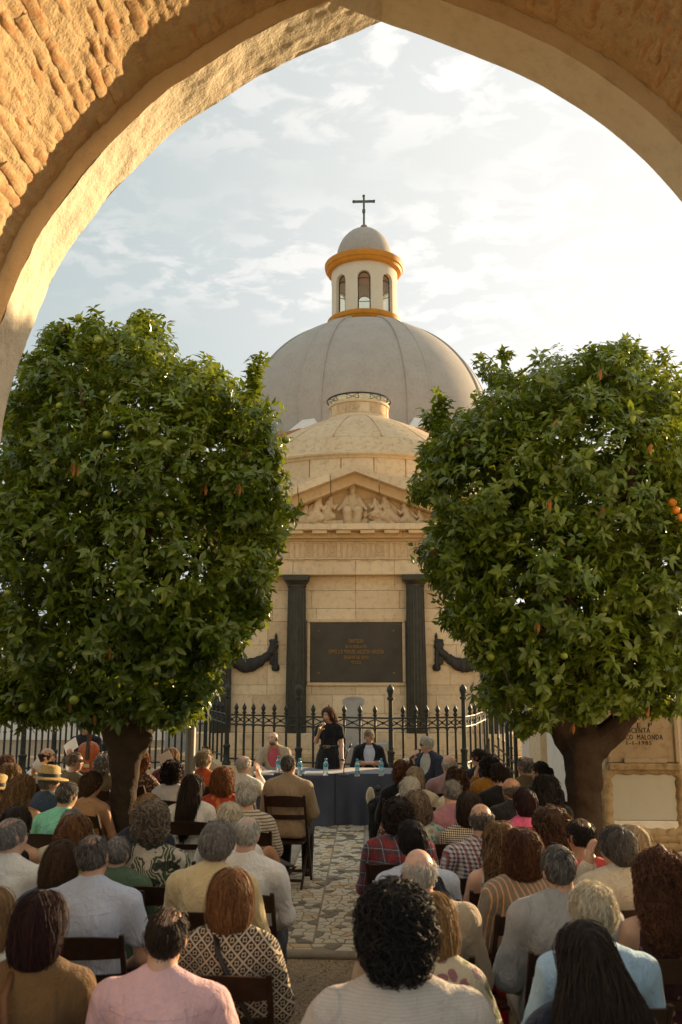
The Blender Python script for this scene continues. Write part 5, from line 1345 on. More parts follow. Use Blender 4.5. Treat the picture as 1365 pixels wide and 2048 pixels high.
    if kb not in BODY_CACHE:
        lp_ = legs(.016, bottom == 'skirt', female)+[ell((0, .01, .55), (.182, .15, .125), .05)]
        if bottom == 'skirt': lp_ = lp_[:2]+lp_[4:6]+lp_[8:]+[ell((0, .22, .53), (.16, .28, .095), .05), cone((-.06, .45, .50), (.06, .45, .50), .08, .08, .04), cone((-.05, .45, .48), (-.05, .44, .25), .085, .09, .05), cone((.05, .45, .48), (.05, .44, .25), .085, .09, .05)]
        V, F = mesh_prims(lp_, .026); V = V+vnorm(V, F)*(fbm(V*8, 3, 4)*.004)[:, None]; mb = MB(); mb.add(V, F); BODY_CACHE[kb] = mb.mesh(bottom, True)
    m = BODY_CACHE[kb]
    if not m.materials: m.materials.append(bm)
    o = link('skirt' if bottom == 'skirt' else 'trousers', m, t, local=True); o.material_slots[0].link = 'OBJECT'; o.material_slots[0].material = bm
    if 'shoe' not in SHOE:
        V, F = mesh_prims([ell((0, .06, .045), (.045, .13, .040), .02), ell((0, -.03, .07), (.042, .06, .055), .03)], .018, lambda f, P_: np.maximum(f, .004-P_[..., 2])); mb = MB(); mb.add(V, F); SHOE['shoe'] = mb.mesh('shoe', True); SHOE['shoe'].materials.append(LEATHER)
    for s_ in (-1, 1):
        o = link('shoe', SHOE['shoe'], t, local=True); o.location = (.125*s_ if bottom != 'skirt' else .06*s_, .42, 0)
    if hair != 'none': make_hair(hair, hcol, t, R, seed, near)
    if face: add_face(t, R, hcol, female)
    if strap:
        pts = [(strap[0][0]+(strap[1][0]-strap[0][0])*u, -.175-.028*math.sin(PI*u)-.012*fat if .1 < u else -.10, strap[0][1]+(strap[1][1]-strap[0][1])*u) for u in np.linspace(0, 1, 9)]
        MBS = MB(); MBS.tube(pts, .013, 6, flat=.3); me = MBS.mesh('bag_strap', True); me.materials.append(strap[2]); link('bag_strap', me, t, local=True)
    if chair: chair_at(P[0]-ox, P[1]-oy, yr, who or label)
    PEOPLE[key] = (t, R, ends, s); return t
PEOPLE = {}
INNER = {'*': cloth('innerwhite', 'plain', (.66, .64, .60))}
def headpt(R, p): return R@((np.array(p)+C0-HP)*HS+HP-NPIV)+NPIV
def add_face(t, R, hcol, female):
    for s_ in (-1, 1):
        mb = MB(); c = headpt(R, (s_*.032, .083, -.008)); mb.lathe([(.001, -.0115), (.008, -.008), (.0115, 0), (.008, .008), (.001, .0115)], c, 10); e = mb.mesh('eye', True); e.materials.append(EYEW); eo = link('eye', e, t, local=True)
        mb = MB(); mb.lathe([(.001, -.005), (.005, 0), (.001, .005)], headpt(R, (s_*.032, .0925, -.009)), 8); e = mb.mesh('iris', True); e.materials.append(LENS); link('iris', e, eo, local=True)
        mb = MB(); mb.tube([headpt(R, q) for q in ((s_*.014, .096, .010), (s_*.032, .094, .016), (s_*.050, .082, .010))], [.003, .0045, .002], 5); e = mb.mesh('eyebrow', True); e.materials.append(hair_mat(hcol)); link('eyebrow', e, t, local=True)
    mb = MB(); mb.tube([headpt(R, q) for q in ((-.022, .086, -.073), (0, .0985, -.071), (.022, .086, -.073))], [.002, .005, .002], 6); mb.tube([headpt(R, q) for q in ((-.018, .086, -.079), (0, .097, -.080), (.018, .086, -.079))], [.002, .0055, .002], 6)
    e = mb.mesh('lips', True); e.materials.append(simple('lips', (.36, .12, .09) if female else (.34, .15, .11), .45)); link('lips', e, t, local=True)
def glasses(key, dark=False):
    t, R, _, _ = PEOPLE[key]; mb = MB()
    for s_ in (-1, 1):
        A = np.linspace(0, 2*PI, 13); mb.tube([headpt(R, (s_*.032+.023*math.cos(a), .104-.10*abs(.032*s_+.023*math.cos(a))**1.3, -.008+.018*math.sin(a))) for a in A], .0022, 5, False)
        mb.tube([headpt(R, q) for q in ((s_*.055, .096, -.003), (s_*.081, .05, -.004), (s_*.083, .0, -.012))], .0024, 5)
    mb.tube([headpt(R, q) for q in ((-.009, .107, -.004), (.009, .107, -.004))], .0022, 5)
    m = mb.mesh('glasses_frame'); m.materials.append(BLK); g = link('sunglasses' if dark else 'glasses', m, t, local=True)
    if dark:
        for s_ in (-1, 1):
            mb = MB(); A = np.linspace(0, 2*PI, 13)[:-1]; mb.add([headpt(R, (s_*.032+.025*math.cos(a), .105-.10*abs(.032*s_+.023*math.cos(a))**1.3, -.008+.02*math.sin(a))) for a in A], [tuple(range(12))]); m = mb.mesh('lens'); m.materials.append(LENS); link('lens', m, g, local=True)

# ---------------------------------------------------------------- folding chairs
WOODC = simple('dark_stained_wood', (.040, .020, .011), .42, .45, 0, .3, 18, .2, 50)
def chair_parts():
    out = []
    def add(nm, mb, n=1): m = mb.mesh(nm); m.materials.append(WOODC); out.append((nm, m))
    for s in (-1, 1):
        x = s*.195
        mb = MB(); mb.box(x-.011, x+.011, -.014, .014, 0, 1.00, .003, rotm('X', math.radians(-0)), np.zeros(3))
        V = mb.V[0]; V[:, 1] += .22-(V[:, 2])*.46; V[:, 2] *= .90; add('leg', mb)
        mb = MB(); x = s*.168; mb.box(x-.011, x+.011, -.014, .014, 0, .44, .003); V = mb.V[0]; V[:, 1] += -.24+V[:, 2]*1.02; add('leg', mb)
    for k in range(6): add('seat_slat', MB().box(-.18, .18, -.19+.066*k, -.135+.066*k, .437, .455, .004))
    for z0, z1 in ((.785, .885), (.66, .705)):
        U = np.linspace(-1, 1, 9); rings = []
        for u in U:
            yb = .22-.46*z0/.9*1.0-.022*(1-u*u); zt = z1+(.012*(1-u*u) if z0 > .75 else 0); rings.append(np.array([(u*.184, yb, z0), (u*.184, yb-.014, z0), (u*.184, yb-.014-(z1-z0)*.5, zt), (u*.184, yb-(z1-z0)*.5, zt)]))
        add('backrest_slat', MB().loft(rings))
    add('stretcher', MB().box(-.183, .183, .02, .045, .14, .165, .003)); add('stretcher', MB().box(-.183, .183, -.215, -.19, .10, .125, .003)); return out
CHAIR = chair_parts()
def chair_at(x, y, yr, who, label=None):
    w_ = ' '.join(who.split()[:11]); t = thing('folding_chair', label or 'dark wooden folding chair under '+w_, 'chair', (x, y, 0), yr, 'dark wooden folding chairs in the rows')
    for nm, m in CHAIR: link(nm, m, t, local=True)
    return t
# ---------------------------------------------------------------- the people
c_ = cloth
TOPS = dict(
 white=c_('white', 'plain', (.80, .77, .70)), white2=c_('white2', 'plain', (.72, .68, .61)), pink=c_('pink', 'plain', (.72, .45, .46)), ltblue=c_('ltblue', 'plain', (.52, .58, .68)), sky=c_('sky', 'plain', (.40, .60, .76)),
 brown=c_('brown', 'plain', (.155, .085, .032)), yellow=c_('yellow', 'plain', (.70, .55, .29)), tan=c_('tan', 'plain', (.44, .34, .22)), beige=c_('beige', 'plain', (.40, .31, .20)), cream=c_('cream', 'plain', (.64, .56, .41)), greyj=c_('greyj', 'plain', (.36, .36, .34)),
 navy=c_('navy', 'plain', (.016, .02, .034)), navyj=c_('navyj', 'plain', (.026, .032, .048)), black=c_('black', 'plain', (.010, .010, .011)), denim=c_('denim', 'plain', (.05, .08, .14)), mint=c_('mint', 'plain', (.20, .55, .38)), red=c_('red', 'plain', (.50, .075, .085)), orange=c_('orange', 'plain', (.50, .09, .03)),
 fuchsia=c_('fuchsia', 'plain', (.58, .10, .21)), mustard=c_('mustard', 'plain', (.40, .18, .028)), olive=c_('olive', 'plain', (.075, .068, .035)), olivebr=c_('olivebr', 'plain', (.16, .12, .06)), lilac=c_('lilac', 'plain', (.42, .26, .27)), mauve=c_('mauve', 'vstripe', (.42, .20, .24), (.34, .15, .19), sc=.3), burg=c_('burg', 'spots', (.040, .007, .010), (.30, .16, .12), (.05, .01, .01), sc=.7), maroon=c_('maroon', 'plain', (.10, .018, .018)),
 lattice=c_('lattice', 'lattice', (.56, .45, .31), (.028, .018, .013)), leaves=c_('leaves', 'leaves', (.55, .49, .38), (.060, .085, .040), (.018, .026, .016)), linen=c_('linen', 'hstripe', (.57, .49, .41), (.50, .44, .385), sc=.4), stripeor=c_('stripeor', 'vstripe', (.50, .22, .055), (.26, .23, .18), (.66, .55, .40), sc=.85), hstr=c_('hstr', 'hstripe', (.55, .48, .37), (.16, .14, .105), sc=1.2),
 gingham=c_('gingham', 'gingham', (.60, .57, .55), (.040, .045, .11), (.28, .05, .06)), plaid=c_('plaid', 'plaid', (.045, .05, .09), (.26, .035, .035), (.42, .36, .30)), hound=c_('hound', 'houndstooth', (.58, .50, .38), (.018, .016, .016)), floralor=c_('floralor', 'floral', (.50, .06, .025), (.62, .22, .08), (.35, .02, .03)), floralcr=c_('floralcr', 'floral', (.60, .54, .38), (.32, .16, .18), (.18, .22, .08), (.45, .30, .30), sc=.9), floralsl=c_('floralsl', 'floral', (.58, .50, .36), (.50, .13, .06), (.13, .30, .32), sc=.6), yblue=c_('yblue', 'floral', (.52, .40, .04), (.04, .18, .30), (.10, .20, .06), sc=.8), leop=c_('leop', 'spots', (.50, .41, .27), (.03, .02, .015), (.10, .06, .03), sc=.5), aqua=c_('aqua', 'floral', (.50, .48, .40), (.04, .36, .38), (.30, .33, .28), sc=.8), print_=c_('print', 'floral', (.10, .045, .03), (.45, .32, .22), (.22, .10, .06), sc=.5), paleblouse=c_('paleblouse', 'plain', (.50, .58, .52)), greent=c_('greent', 'plain', (.09, .15, .09)), barepeach=c_('peach', 'plain', (.42, .24, .12)))
T = TOPS
INNER.update(P1=c_('pinkred', 'plain', (.50, .10, .11)), P3=c_('paleblue', 'plain', (.56, .60, .68)), P4=c_('palegrey', 'plain', (.52, .52, .47)), R4=c_('palepink', 'plain', (.60, .42, .40)), R12=INNER['*'], R14=T['ltblue'])
def S(*a, **k): return person(*a, **k)
# nearest rows, left of the aisle
S('L2', 342, 1803, 1.28, 'M', 'balding', 'darkbrown', 1, ('polo', T['pink'], 'short'), 'man with thinning dark hair in a pale pink polo shirt', who='the man in the pale pink polo', fat=.6, hyaw=-3, yaw=-3, scale=.97)
S('L1', 88, 1782, 1.29, 'F', 'bob', 'burgundy', 0, ('tee', T['brown'], 'short'), 'woman with dark burgundy hair in a brown top with a shoulder strap', who='the woman with burgundy hair', hyaw=-14, fat=.6, strap=((-.06, 1.06), (.02, .62), simple('tan_strap', (.16, .075, .035))))
S('L3', 186, 1664, 1.31, 'M', 'balding', 'saltpepper', 0, ('shirt', T['ltblue'], 'short'), 'grey man with bald crown in a pale blue short sleeved shirt', who='the man in the pale blue short sleeved shirt', fat=.6, hyaw=-14)
S('L4', 463, 1736, 1.25, 'F', 'bob', 'copper', 1, ('blouse', T['lattice'], 'half'), 'woman with straight copper bob in a black and cream lattice print top', who='the woman in the lattice print top', hyaw=2, yaw=0, fat=.3, strap=((-.05, 1.06), (.17, .66), LEATHER))
S('L5', 20, 1632, 1.30, 'M', 'balding', 'grey', 3, ('shirt', T['white'], 'long'), 'grey haired man with bald patch in a white shirt at the far left', who='the man in white at the far left', hyaw=-26, yaw=-8, fat=.4)
S('L6', -18, 1772, 1.26, 'F', 'bob', 'blond', 0, ('blouse', T['paleblouse'], 'short'), 'person in a pale mint blouse cut off by the left edge', who='the person in the pale mint blouse', hyaw=-5)
S('L7', 304, 1617, 1.28, 'F', 'curlybob', 'greybrown', 0, ('shirt', T['leaves'], 'short'), 'person with fluffy grey brown curls in a tropical leaf print shirt', who='the person in the tropical leaf print shirt', fat=1.0, hyaw=0, scale=1.0)
S('L8', 300, 1590, 1.21, 'F', 'wavybob', 'blond', 1, ('blouse', T['navy'], 'half'), 'blond woman in a dark navy top behind the grey brown curls', who='the blond woman in dark navy', fat=.4)
S('L9', 444, 1640, 1.30, 'M', 'fluffy', 'grey', 0, ('shirt', T['yellow'], 'long'), 'man with thick grey hair in a pale yellow shirt', who='the man in the pale yellow shirt', fat=.5, hyaw=-12)
S('L10', 497, 1629, 1.27, 'M', 'balding', 'white', 3, ('shirt', T['white'], 'long'), 'old man with bald pink crown and white hair in a white shirt', who='the old man in the white shirt', hyaw=-10, fat=.3)
S('L11', 461, 1603, 1.23, 'F', 'fluffy', 'cream', 1, ('blouse', T['white2'], 'short'), 'woman with cropped creamy white hair just behind the bald white haired man', who='the woman with cropped creamy hair')
S('L12', 493, 1560, 1.24, 'F', 'fluffy', 'white', 1, ('blouse', T['hstr'], 'half'), 'old woman with white hair in a cream and grey striped top', who='the old woman in the striped top', fat=.5, hyaw=-6, bcol=(.05, .08, .14))
S('L13', 576, 1507, 1.27, 'M', 'short', 'saltpepper', 0, ('blazer', T['beige'], 'long'), 'man with short dark grey hair in a beige jacket in the front row', who='the man in the beige jacket', hyaw=-12, yaw=-6, fat=.3, bcol=(.012, .012, .014))
S('L14', 488, 1510, 1.23, 'M', 'balding', 'white', 3, ('shirt', T['white2'], 'long'), 'white haired man in a pale shirt holding a hand to his face', who='the white haired man touching his face', armR='cheek', hyaw=-20, yaw=-18)
S('L15', 447, 1535, 1.24, 'F', 'wavybob', 'red', 0, ('blouse', T['floralor'], 'short'), 'woman with wavy ginger hair in an orange flowered top', who='the ginger haired woman')
S('L16', 410, 1498, 1.25, 'M', 'fluffy', 'ashblond', 1, ('shirt', T['orange'], 'long'), 'fair grey haired man in a rust orange shirt beside the lamp post', who='the man in the rust orange shirt', hyaw=-22)
S('L17', 390, 1547, 1.24, 'F', 'long', 'darkbrown', 0, ('tee', T['white'], 'half'), 'woman with long straight dark brown hair in a white top', who='the woman with long straight hair')
S('L18', 346, 1521, 1.23, 'F', 'curlybob', 'darkbrown', 0, ('blouse', T['white2'], 'short'), 'woman with short dark wavy hair in a white blouse left of the post', who='the dark wavy haired woman in white')
S('L19', 345, 1495, 1.23, 'F', 'bob', 'blond', 1, ('blouse', T['maroon'], 'half'), 'blond woman in a maroon top behind the dark wavy hair', who='the blond woman in maroon')
S('L20', 283, 1503, 1.22, 'F', 'longwavy', 'red', 1, ('blouse', T['print_'], 'half'), 'long haired redhead in a brown print dress beside the left trunk', who='the redhead beside the left trunk', armR='fan', hyaw=-50, yaw=-22, face=True)
S('L21', 186, 1541, 1.23, 'F', 'neckcut', 'brown', 2, ('sleeveless', T['barepeach'], 'none'), 'woman with short brown hair and bare tanned shoulders', who='the woman with bare shoulders', hyaw=-32, yaw=-12)
S('L22', 138, 1559, 1.26, 'M', 'short', 'saltpepper', 0, ('shirt', T['mint'], 'short'), 'man with short grey hair in a mint green shirt', who='the man in the mint green shirt', hyaw=-26, fat=.4)
S('L23', 101, 1538, 1.24, 'M', 'short', 'grey', 1, ('blazer', T['denim'], 'long'), 'man in a navy jacket wearing a straw hat with a black band', who='the man in the straw hat', hyaw=-38, yaw=-15)
S('L24', 50, 1550, 1.24, 'F', 'longwavy', 'darkblond', 2, ('sleeveless', T['black'], 'none'), 'woman with long golden curls in a black strappy top', who='the woman with golden curls')
S('L25', 24, 1527, 1.22, 'F', 'wavybob', 'blond', 1, ('blouse', T['leop'], 'half'), 'blond woman in a spotted pale blouse near the left edge', who='the woman in the spotted blouse')
S('L26', -6, 1556, 1.20, 'M', 'short', 'grey', 1, ('shirt', T['cream'], 'long'), 'person in a cream shirt and straw hat cut off by the left edge', who='the person cut off at the left edge')
S('L27', 97, 1494, 1.25, 'M', 'horseshoe', 'darkbrown', 0, ('shirt', T['white'], 'long'), 'bald bearded man with glasses in a white shirt turned to the right', who='the bald man with glasses', hyaw=-55, yaw=-25, face=True, armR='raise'); glasses('L27')
S('L28', 152, 1502, 1.22, 'F', 'bun', 'greybrown', 1, ('tee', T['olivebr'], 'short'), 'woman in dark sunglasses and an olive brown top turned to the right', who='the woman in sunglasses', hyaw=-62, yaw=-22, face=True); glasses('L28', True)
S('L30', 17, 1508, 1.21, 'F', 'neckcut', 'auburn', 0, ('blouse', T['maroon'], 'half'), 'dark auburn haired woman at the back left holding up a paper', who='the auburn haired woman at the back left', hyaw=-30, armR='fan')
S('L31', 213, 1507, 1.23, 'F', 'curlybob', 'grey', 1, ('blazer', T['olivebr'], 'long'), 'grey curly haired person in a brown jacket left of the left trunk', who='the grey curly head by the left trunk')
S('L32', 152, 1630, 1.25, 'F', 'wavybob', 'copper', 1, ('blouse', T['yblue'], 'short'), 'reddish blond woman in a yellow and blue flowered blouse', who='the woman in the yellow and blue blouse', hyaw=-15)
S('L33', 132, 1680, 1.24, 'F', 'bob', 'brown', 0, ('tee', T['denim'], 'short'), 'brown haired woman in denim blue just left of the pale blue shirt', who='the brown haired woman in denim blue', fat=.2)
S('L34', 146, 1612, 1.22, 'M', 'short', 'grey', 1, ('shirt', T['cream'], 'long'), 'grey head in a beige shirt behind the reddish blond woman', who='the grey head in the beige shirt')
S('L35', 240, 1668, 1.16, 'M', 'short', 'grey', 1, ('blazer', T['greent'], 'long'), 'person in a green jacket right of the pale blue shirt', who='the person in the green jacket')
S('L36', 34, 1612, 1.22, 'F', 'bob', 'darkbrown', 0, ('sleeveless', T['black'], 'none'), 'dark haired woman half hidden behind the white shirt on the far left', who='the half hidden dark haired woman')
# right of the aisle
S('R1', 786, 1763, 1.43, 'M', 'afro', 'black', 0, ('shirt', T['linen'], 'long'), 'person with a big mop of black curls in a striped pale linen shirt', who='the person with black curls', fat=1.3, hyaw=4, yaw=2, armL='wide', armR='wide')
S('R2', 1166, 1845, 1.27, 'F', 'halfup', 'darkbrown', 0, ('tee', T['navy'], 'short'), 'woman with very long dark brown hair half tied back', who='the woman with very long dark hair', hyaw=3, yaw=4, fat=.4)
S('R3', 1182, 1760, 1.27, 'M', 'fluffy', 'cream', 3, ('shirt', T['sky'], 'long'), 'man with ruffled white hair in a sky blue shirt', who='the man in the sky blue shirt', hyaw=6, pitch=-12, fat=.4, yaw=6)
S('R4', 1112, 1684, 1.31, 'M', 'short', 'saltpepper', 0, ('blazer', T['greyj'], 'long'), 'man with cropped grey hair in a light grey jacket', who='the man in the light grey jacket', fat=.6, hyaw=8, bcol=(.42, .38, .30))
S('R5', 1318, 1706, 1.27, 'F', 'curlylong', 'auburn', 0, ('sleeveless', T['burg'], 'none'), 'woman with a mass of auburn curls in a dark burgundy dress', who='the woman with auburn curls', hyaw=14, fat=.3)
S('R6', 1228, 1648, 1.27, 'M', 'neckcut', 'darkgrey', 0, ('blazer', T['cream'], 'long'), 'grey haired person with glasses in a cream jacket resting cheek on hand', who='the person in the cream jacket', armL='cheek', hyaw=34, yaw=8, pitch=-5); glasses('R6')
S('R7', 1263, 1648, 1.23, 'F', 'bob', 'ashblond', 1, ('blouse', T['black'], 'half'), 'ash blond head just behind the cream jacket', who='the ash blond head')
S('R8', 1160, 1632, 1.27, 'M', 'balding', 'black', 2, ('tee', T['red'], 'short'), 'dark haired man with glasses in a coral red shirt', who='the man in the coral red shirt', hyaw=20, fat=.2); glasses('R8')
S('R9', 1045, 1660, 1.26, 'F', 'wavybob', 'auburn', 1, ('blouse', T['stripeor'], 'half'), 'auburn haired woman in an orange and grey striped blouse', who='the woman in the striped orange blouse', hyaw=6, fat=.4, bottom='skirt', bcol=(.36, .01, .02))
S('R10', 1000, 1645, 1.22, 'F', 'longwavy', 'darkblond', 1, ('sleeveless', T['floralsl'], 'none'), 'long haired blond woman in a sleeveless flowered dress', who='the woman in the sleeveless flowered dress', hyaw=10)
S('R11', 960, 1602, 1.29, 'M', 'horseshoe', 'darkgrey', 0, ('shirt', T['gingham'], 'long'), 'bald man in a blue and red checked shirt', who='the bald man in the checked shirt', hyaw=4, fat=.5)
S('R12', 836, 1693, 1.30, 'M', 'horseshoe', 'white', 3, ('blazer', T['tan'], 'long'), 'bald man with white fringe in a tan jacket', who='the bald man in the tan jacket', hyaw=10, fat=.7)
S('R13', 862, 1782, 1.22, 'F', 'bob', 'blond', 1, ('blouse', T['floralcr'], 'half'), 'blond woman in a cream flowered dress behind the black curls', who='the blond woman behind the black curls', bottom='skirt', bcol=(.52, .47, .34), yaw=-28, hyaw=18)
S('R14', 822, 1643, 1.26, 'M', 'shorttop', 'black', 0, ('vest', T['navy'], 'none'), 'black haired man in a navy vest over a pale blue shirt', who='the man in the navy vest', hyaw=8)
S('R15', 796, 1597, 1.26, 'M', 'curlybob', 'darkbrown', 2, ('shirt', T['plaid'], 'long'), 'man with dark brown curls in a red and navy plaid shirt', who='the man in the plaid shirt', hyaw=10, fat=.4)
S('R16', 832, 1582, 1.22, 'F', 'wavybob', 'greybrown', 1, ('blouse', T['aqua'], 'half'), 'woman with loose grey blond hair in a turquoise print', who='the woman in the turquoise print')
S('R17', 821, 1553, 1.23, 'F', 'fluffy', 'white', 1, ('blouse', T['print_'], 'half'), 'white haired woman with cropped hair in the second right row', who='the white haired woman on the right')
S('R18', 829, 1532, 1.22, 'F', 'neckcut', 'ashblond', 1, ('blouse', T['cream'], 'half'), 'smooth ash blond head before the man in sunglasses', who='the smooth ash blond head')
S('R19', 806, 1522, 1.22, 'F', 'curlybob', 'auburn', 0, ('blouse', T['black'], 'half'), 'auburn curly woman with a white flower in her hair', who='the woman with the white flower', hyaw=14)
S('R20', 899, 1508, 1.25, 'M', 'horseshoe', 'white', 3, ('shirt', T['lilac'], 'long'), 'bald man in a dusty pink shirt in the front right rows', who='the bald man in dusty pink')
S('R21', 912, 1535, 1.22, 'F', 'curlybob', 'brown', 0, ('blouse', T['cream'], 'half'), 'curly brown haired person in cream behind the mauve shirt', who='the curly brown head in cream')
S('R22', 906, 1555, 1.25, 'M', 'short', 'grey', 1, ('shirt', T['mauve'], 'long'), 'grey haired man in a mauve shirt', who='the man in the mauve shirt', fat=.3)
S('R23', 939, 1584, 1.23, 'F', 'bob', 'darkbrown', 0, ('blouse', T['hound'], 'half'), 'dark haired woman in a black and cream houndstooth top', who='the woman in the houndstooth top')
S('R24', 958, 1494, 1.26, 'M', 'short', 'darkbrown', 0, ('blazer', T['navy'], 'long'), 'dark haired man with glasses in a navy suit looking left', who='the man in the navy suit', hyaw=42, yaw=14, face=False); glasses('R24')
S('R25', 979, 1512, 1.24, 'F', 'curlybob', 'darkbrown', 0, ('blazer', T['mustard'], 'long'), 'dark haired person in a mustard jacket', who='the person in mustard', armL='cheek', hyaw=25)
S('R26', 998, 1526, 1.25, 'M', 'shorttop', 'darkbrown', 0, ('blazer', T['black'], 'long'), 'dark haired man in a black suit behind the mustard jacket', who='the man in the black suit', hyaw=22)
S('R27', 1020, 1552, 1.25, 'M', 'horseshoe', 'darkgrey', 2, ('blazer', T['black'], 'long'), 'balding man with grey beard in a black jacket', who='the balding man in the black jacket', hyaw=34)
S('R28', 1050, 1511, 1.26, 'M', 'balding', 'grey', 3, ('blazer', T['olivebr'], 'long'), 'bald pink headed man in a brown jacket by the white wall', who='the man in the brown jacket', hyaw=30)
S('R29', 1080, 1521, 1.24, 'F', 'bun', 'black', 0, ('blouse', T['navy'], 'half'), 'woman with sleek black hair tied in a bun', who='the woman with the sleek black bun', hyaw=35)
S('R30', 1092, 1549, 1.24, 'F', 'longwavy', 'black', 0, ('blouse', T['black'], 'half'), 'woman with loose black hair in black beside the right trunk', who='the woman in black by the right trunk')
S('R31', 1050, 1575, 1.24, 'F', 'neckcut', 'burgundy', 0, ('blazer', T['fuchsia'], 'long'), 'woman with short dark hair in a bright pink jacket', who='the woman in the bright pink jacket', hyaw=16, fat=.3)
S('R32', 1098, 1617, 1.23, 'F', 'curlylong', 'brown', 0, ('blouse', T['denim'], 'half'), 'woman with brown corkscrew curls in front of the right trunk', who='the woman with brown corkscrew curls')
# the panel
S('P1', 547, 1463, 1.21, 'M', 'horseshoe', 'greybrown', 1, ('blazer', T['beige'], 'long'), 'bald bearded speaker in a tan jacket and red shirt behind the table', who='the bald speaker', yaw=182, hyaw=-28, face=True, armL='table', armR='table')
S('P3', 739, 1459, 1.21, 'M', 'shorttop', 'ashblond', 0, ('blazer', T['black'], 'long'), 'speaker in a dark suit and open collar with folded arms', who='the speaker with folded arms', yaw=178, hyaw=-14, face=True, armL='cross', armR='cross')
S('P4', 853, 1467, 1.21, 'M', 'shorttop', 'white', 3, ('blazer', T['navyj'], 'long'), 'white haired speaker in sunglasses and navy jacket facing left', who='the speaker in sunglasses', yaw=140, hyaw=-32, face=True, armR='mic', armL='lap', at=tuple(W(853, 1467, 12.2)*[1, 1, 0]+[0, 0, 1.22])); glasses('P4', True)
# beards
def beard(key, col, thick=1.0):
    t, R, _, _ = PEOPLE[key]; pr = xform([hscale(q) for q in [ell(C0+[0, .036, -.085], (.060, .064, .060*thick), .02), cut(ell(C0+[0, .10, -.060], (.030, .03, .020), .01)), cut(ell(C0+[0, .05, -.0], (.09, .08, .052), .01))]], R, NPIV)
    blob('beard', pr, .010, hair_mat(col), t, local=True, rough=.003, rs=60)
beard('P1', 'ashblond', .85); beard('R27', 'grey'); beard('L27', 'darkbrown')
